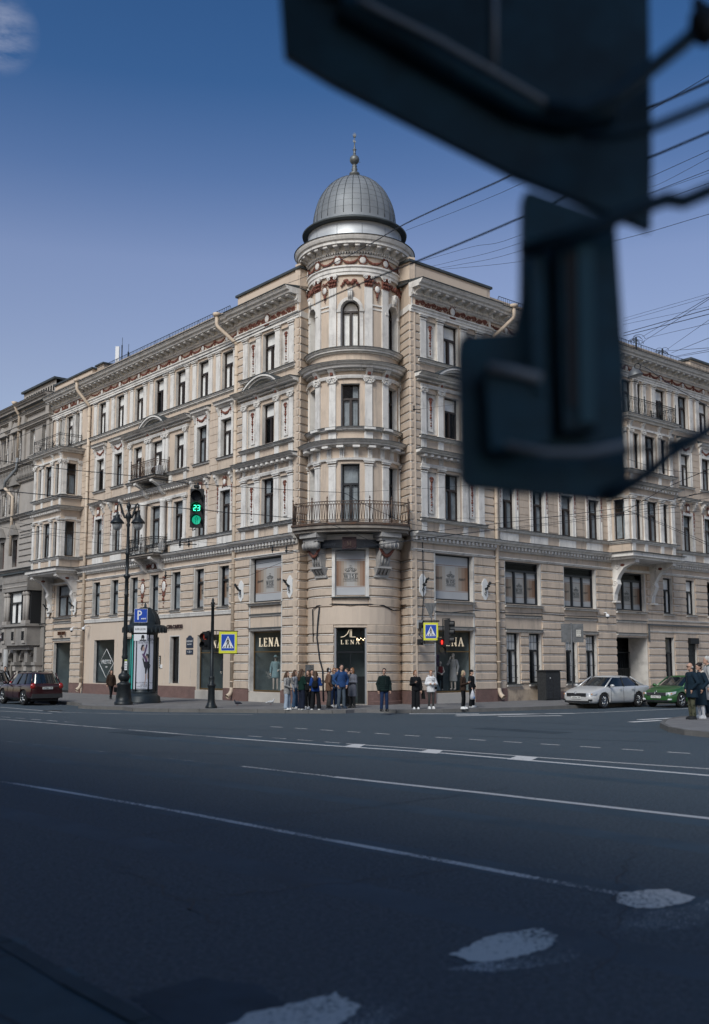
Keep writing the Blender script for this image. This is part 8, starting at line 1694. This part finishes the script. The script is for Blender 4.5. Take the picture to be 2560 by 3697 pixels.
    for sd in (-1,1):
        mi = B(); mx_ = bx[0]-.28; mi.sph((mx_, sd*(w+.1), belt+.05), 1, paintm, 10, 7, sq=(.075,.11,.075)); mi.tube([(mx_,sd*(w-.1),belt-.02),(mx_,sd*(w+.05),belt+.02)], .025, black, 5); mi.build('mirror', T)
        dr_ = B(); se = [(bx[0]-.32,.3),(bx[0]-.32,belt-.04)], [(-.12,.24),(-.1,belt-.03)], [(-.95,.55),(-1.0,belt-.02)]
        for ln in se: dr_.tube([(a,sd*(w*1.0+.0),z_) for a,z_ in ln], .007, black, 4)
        dr_.tube([(bx[0]-.32,sd*w*.99,.3),(-.6,sd*w*.99,.26)], .006, black, 4); dr_.build('door_gap', T)
        for hx2 in (.12+0*.0,-.82): h_ = B(); h_.box(hx2-.1,hx2+.08,min(sd*w*.995,sd*(w*.995+.03)),max(sd*w*.995,sd*(w*.995+.03)),belt-.13,belt-.1,paintm); h_.build('door_handle', T)
        if suv: rl = B(); rl.tube([(tx[0]-.15,sd*tw*.85,Hh-.05),(tx[0]-.25,sd*tw*.87,Hh+.03),(tx[1]+.35,sd*tw*.87,Hh+.03),(tx[1]+.2,sd*tw*.85,Hh-.05)], .02, black, 6); rl.build('roof_rail', T)
    # front
    zg = .62 if not suv else .72
    gr = B(); gr.box(xf-.05,xf+.015,-w*.58,w*.58,zg-.07,zg+.07,black)
    for k in range(4 if emblem == 'ring' else 1): gr.box(xf+.01,xf+.022,-w*.58,w*.58,zg-.065+.035*k+(0 if emblem=='ring' else .13),zg-.055+.035*k+(0 if emblem=='ring' else .13),chrome)
    if emblem != 'ring':
        for k in range(16): gr.box(xf+.012,xf+.02,-w*.52+w*1.04*k/15-.006,-w*.52+w*1.04*k/15+.006,zg-.06,zg+.06,chrome)
    gr.tube([(xf+.03,.065*math.cos(a*.524),zg+(.06 if emblem=='ring' else .09)+.065*math.sin(a*.524)) for a in range(13)], .009, chrome, 5, caps=False)
    if emblem == 'ring':
        for a,b_ in (((-.03,.055),(0,.0)),((0,0),(.03,.055)),((-.05,.03),(-.025,-.04)),((-.025,-.04),(0,.01)),((0,.01),(.025,-.04)),((.025,-.04),(.05,.03))): gr.tube([(xf+.03,a[0],zg+.06+a[1]),(xf+.03,b_[0],zg+.06+b_[1])], .006, chrome, 4)
    else: gr.sph((xf+.03,0,zg+.09), .035, chrome, 8, 5, sq=(.3,1,1))
    gr.box(xf-.08,xf+.005,-w*.72,w*.72,.27,.35,black); gr.box(xf-.0,xf+.012,-w*.6,w*.6,.305,.315,chrome); gr.build('grille', T)
    for sd in (-1,1):
        hl_ = B(); hl_.add([(xf-.02,sd*w*.58,zg-.06),(xf-.02,sd*w*.58,zg+.07),(xf-.14,sd*w*.86,zg+.1),(xf-.36,sd*w*.985,zg+.13),(xf-.3,sd*w*.985,zg+.03),(xf-.1,sd*w*.84,zg-.05),(xf-.0,sd*w*.6,zg-.06)], [[0,1,2,3,4,5]] if sd>0 else [[5,4,3,2,1,0]], mat('headlight_glass', (.35,.37,.4), .1, spec=.9)); hl_.sph((xf-.09,sd*w*.72,zg+.02), .05, signw, 8, 6); hl_.sph((xf-.13,sd*w*.84,zg+.02), .035, mat('indicator_amber', (.5,.2,.04), .3), 8, 6); hl_.build('headlight', T)
        fg_ = B(); fg_.box(xf-.14,xf-.03,min(sd*w*.62,sd*w*.86),max(sd*w*.62,sd*w*.86),.36,.42,black if emblem=='ring' else signw); fg_.build('fog_lamp', T)
        tl_ = B(); zt_ = .78 if not suv else .92; rl_ = mat('taillight_red', (.28,.012,.01), .15, spec=.8); tl_.sph((xr+.07,sd*w*.82,zt_), 1, rl_, 10, 7, sq=(.1,.14,.1 if not suv else .16)); tl_.build('taillight', T)
    def plate_(xx, txt, fwd):
        q = B(); q.box(min(xx,xx+.012*fwd),max(xx,xx+.012*fwd),-.26,.26,(.44 if fwd>0 else (.7 if not suv else .78)),(.55 if fwd>0 else (.81 if not suv else .89)),platem); zz_ = .495 if fwd>0 else (.755 if not suv else .835)
        put_text(q, txt, .1, tf(xx+.018*fwd,0,zz_), lf*(1 if fwd>0 else -1)*1.0 if False else (lf if fwd>0 else -lf), Z, ink, .001, .9); q.build('number_plate', T)
    if plate: plate_(xf+.02, plate, 1)
    if rear_plate: plate_(xr-.02, rear_plate, -1)
    if suv: bp = B(); bp.box(xr-.03,xr+.2,-w*.9,w*.9,.36,.56,mat('bumper_dark',(.03,.03,.032),.6)); bp.build('bumper', T)
    return T
pw = mat('car_white', (.50,.50,.50), .26, .15, coat=.6, spec=.5, stain=.5, ss=1.6, stcol=(.35,.33,.3)); pg = mat('car_green', (.03,.105,.03), .3, .2, coat=.7); pr = mat('car_maroon', (.035,.007,.009), .28, .2, coat=.8); psl = mat('car_silver', (.2,.21,.22), .3, .5, coat=.7)
c0 = Vector((11.15,46.8,0)); P0 = c0+UR*1.325+UL*.79; car(P0, -UR, pw, 'dusty white sedan parked at the kerb nose to the left', plate='о385ен 198', L=4.7)
c0 = Vector((14.92,47.7,0)); P0 = c0+UR*1.3+UL*.75; car(P0, -UR, pg, 'bright green hatchback stopped beside the old man', plate='к724ау 178', emblem='badge', spokes=5, L=4.3, wb=2.6, Wd=1.7)
c0 = Vector((-16.0,50.5,0)); P0 = c0+UL*1.2+UR*.72; car(P0, UL, pr, 'dark maroon estate car with roof rails parked at the left kerb', suv=True, rear_plate='в748вк 178', L=4.3, Wd=1.7, Hh=1.6, wb=2.55, spokes=5)
P0 = c0+UL*1.31+UR*.55+UL*5.9; car(P0, UL, psl, 'silver estate car half cut off by the left edge of the picture', suv=True, rear_plate='к512ох 178', L=4.6, Wd=1.85, Hh=1.62, wb=2.7, spokes=5)
flush_rest()
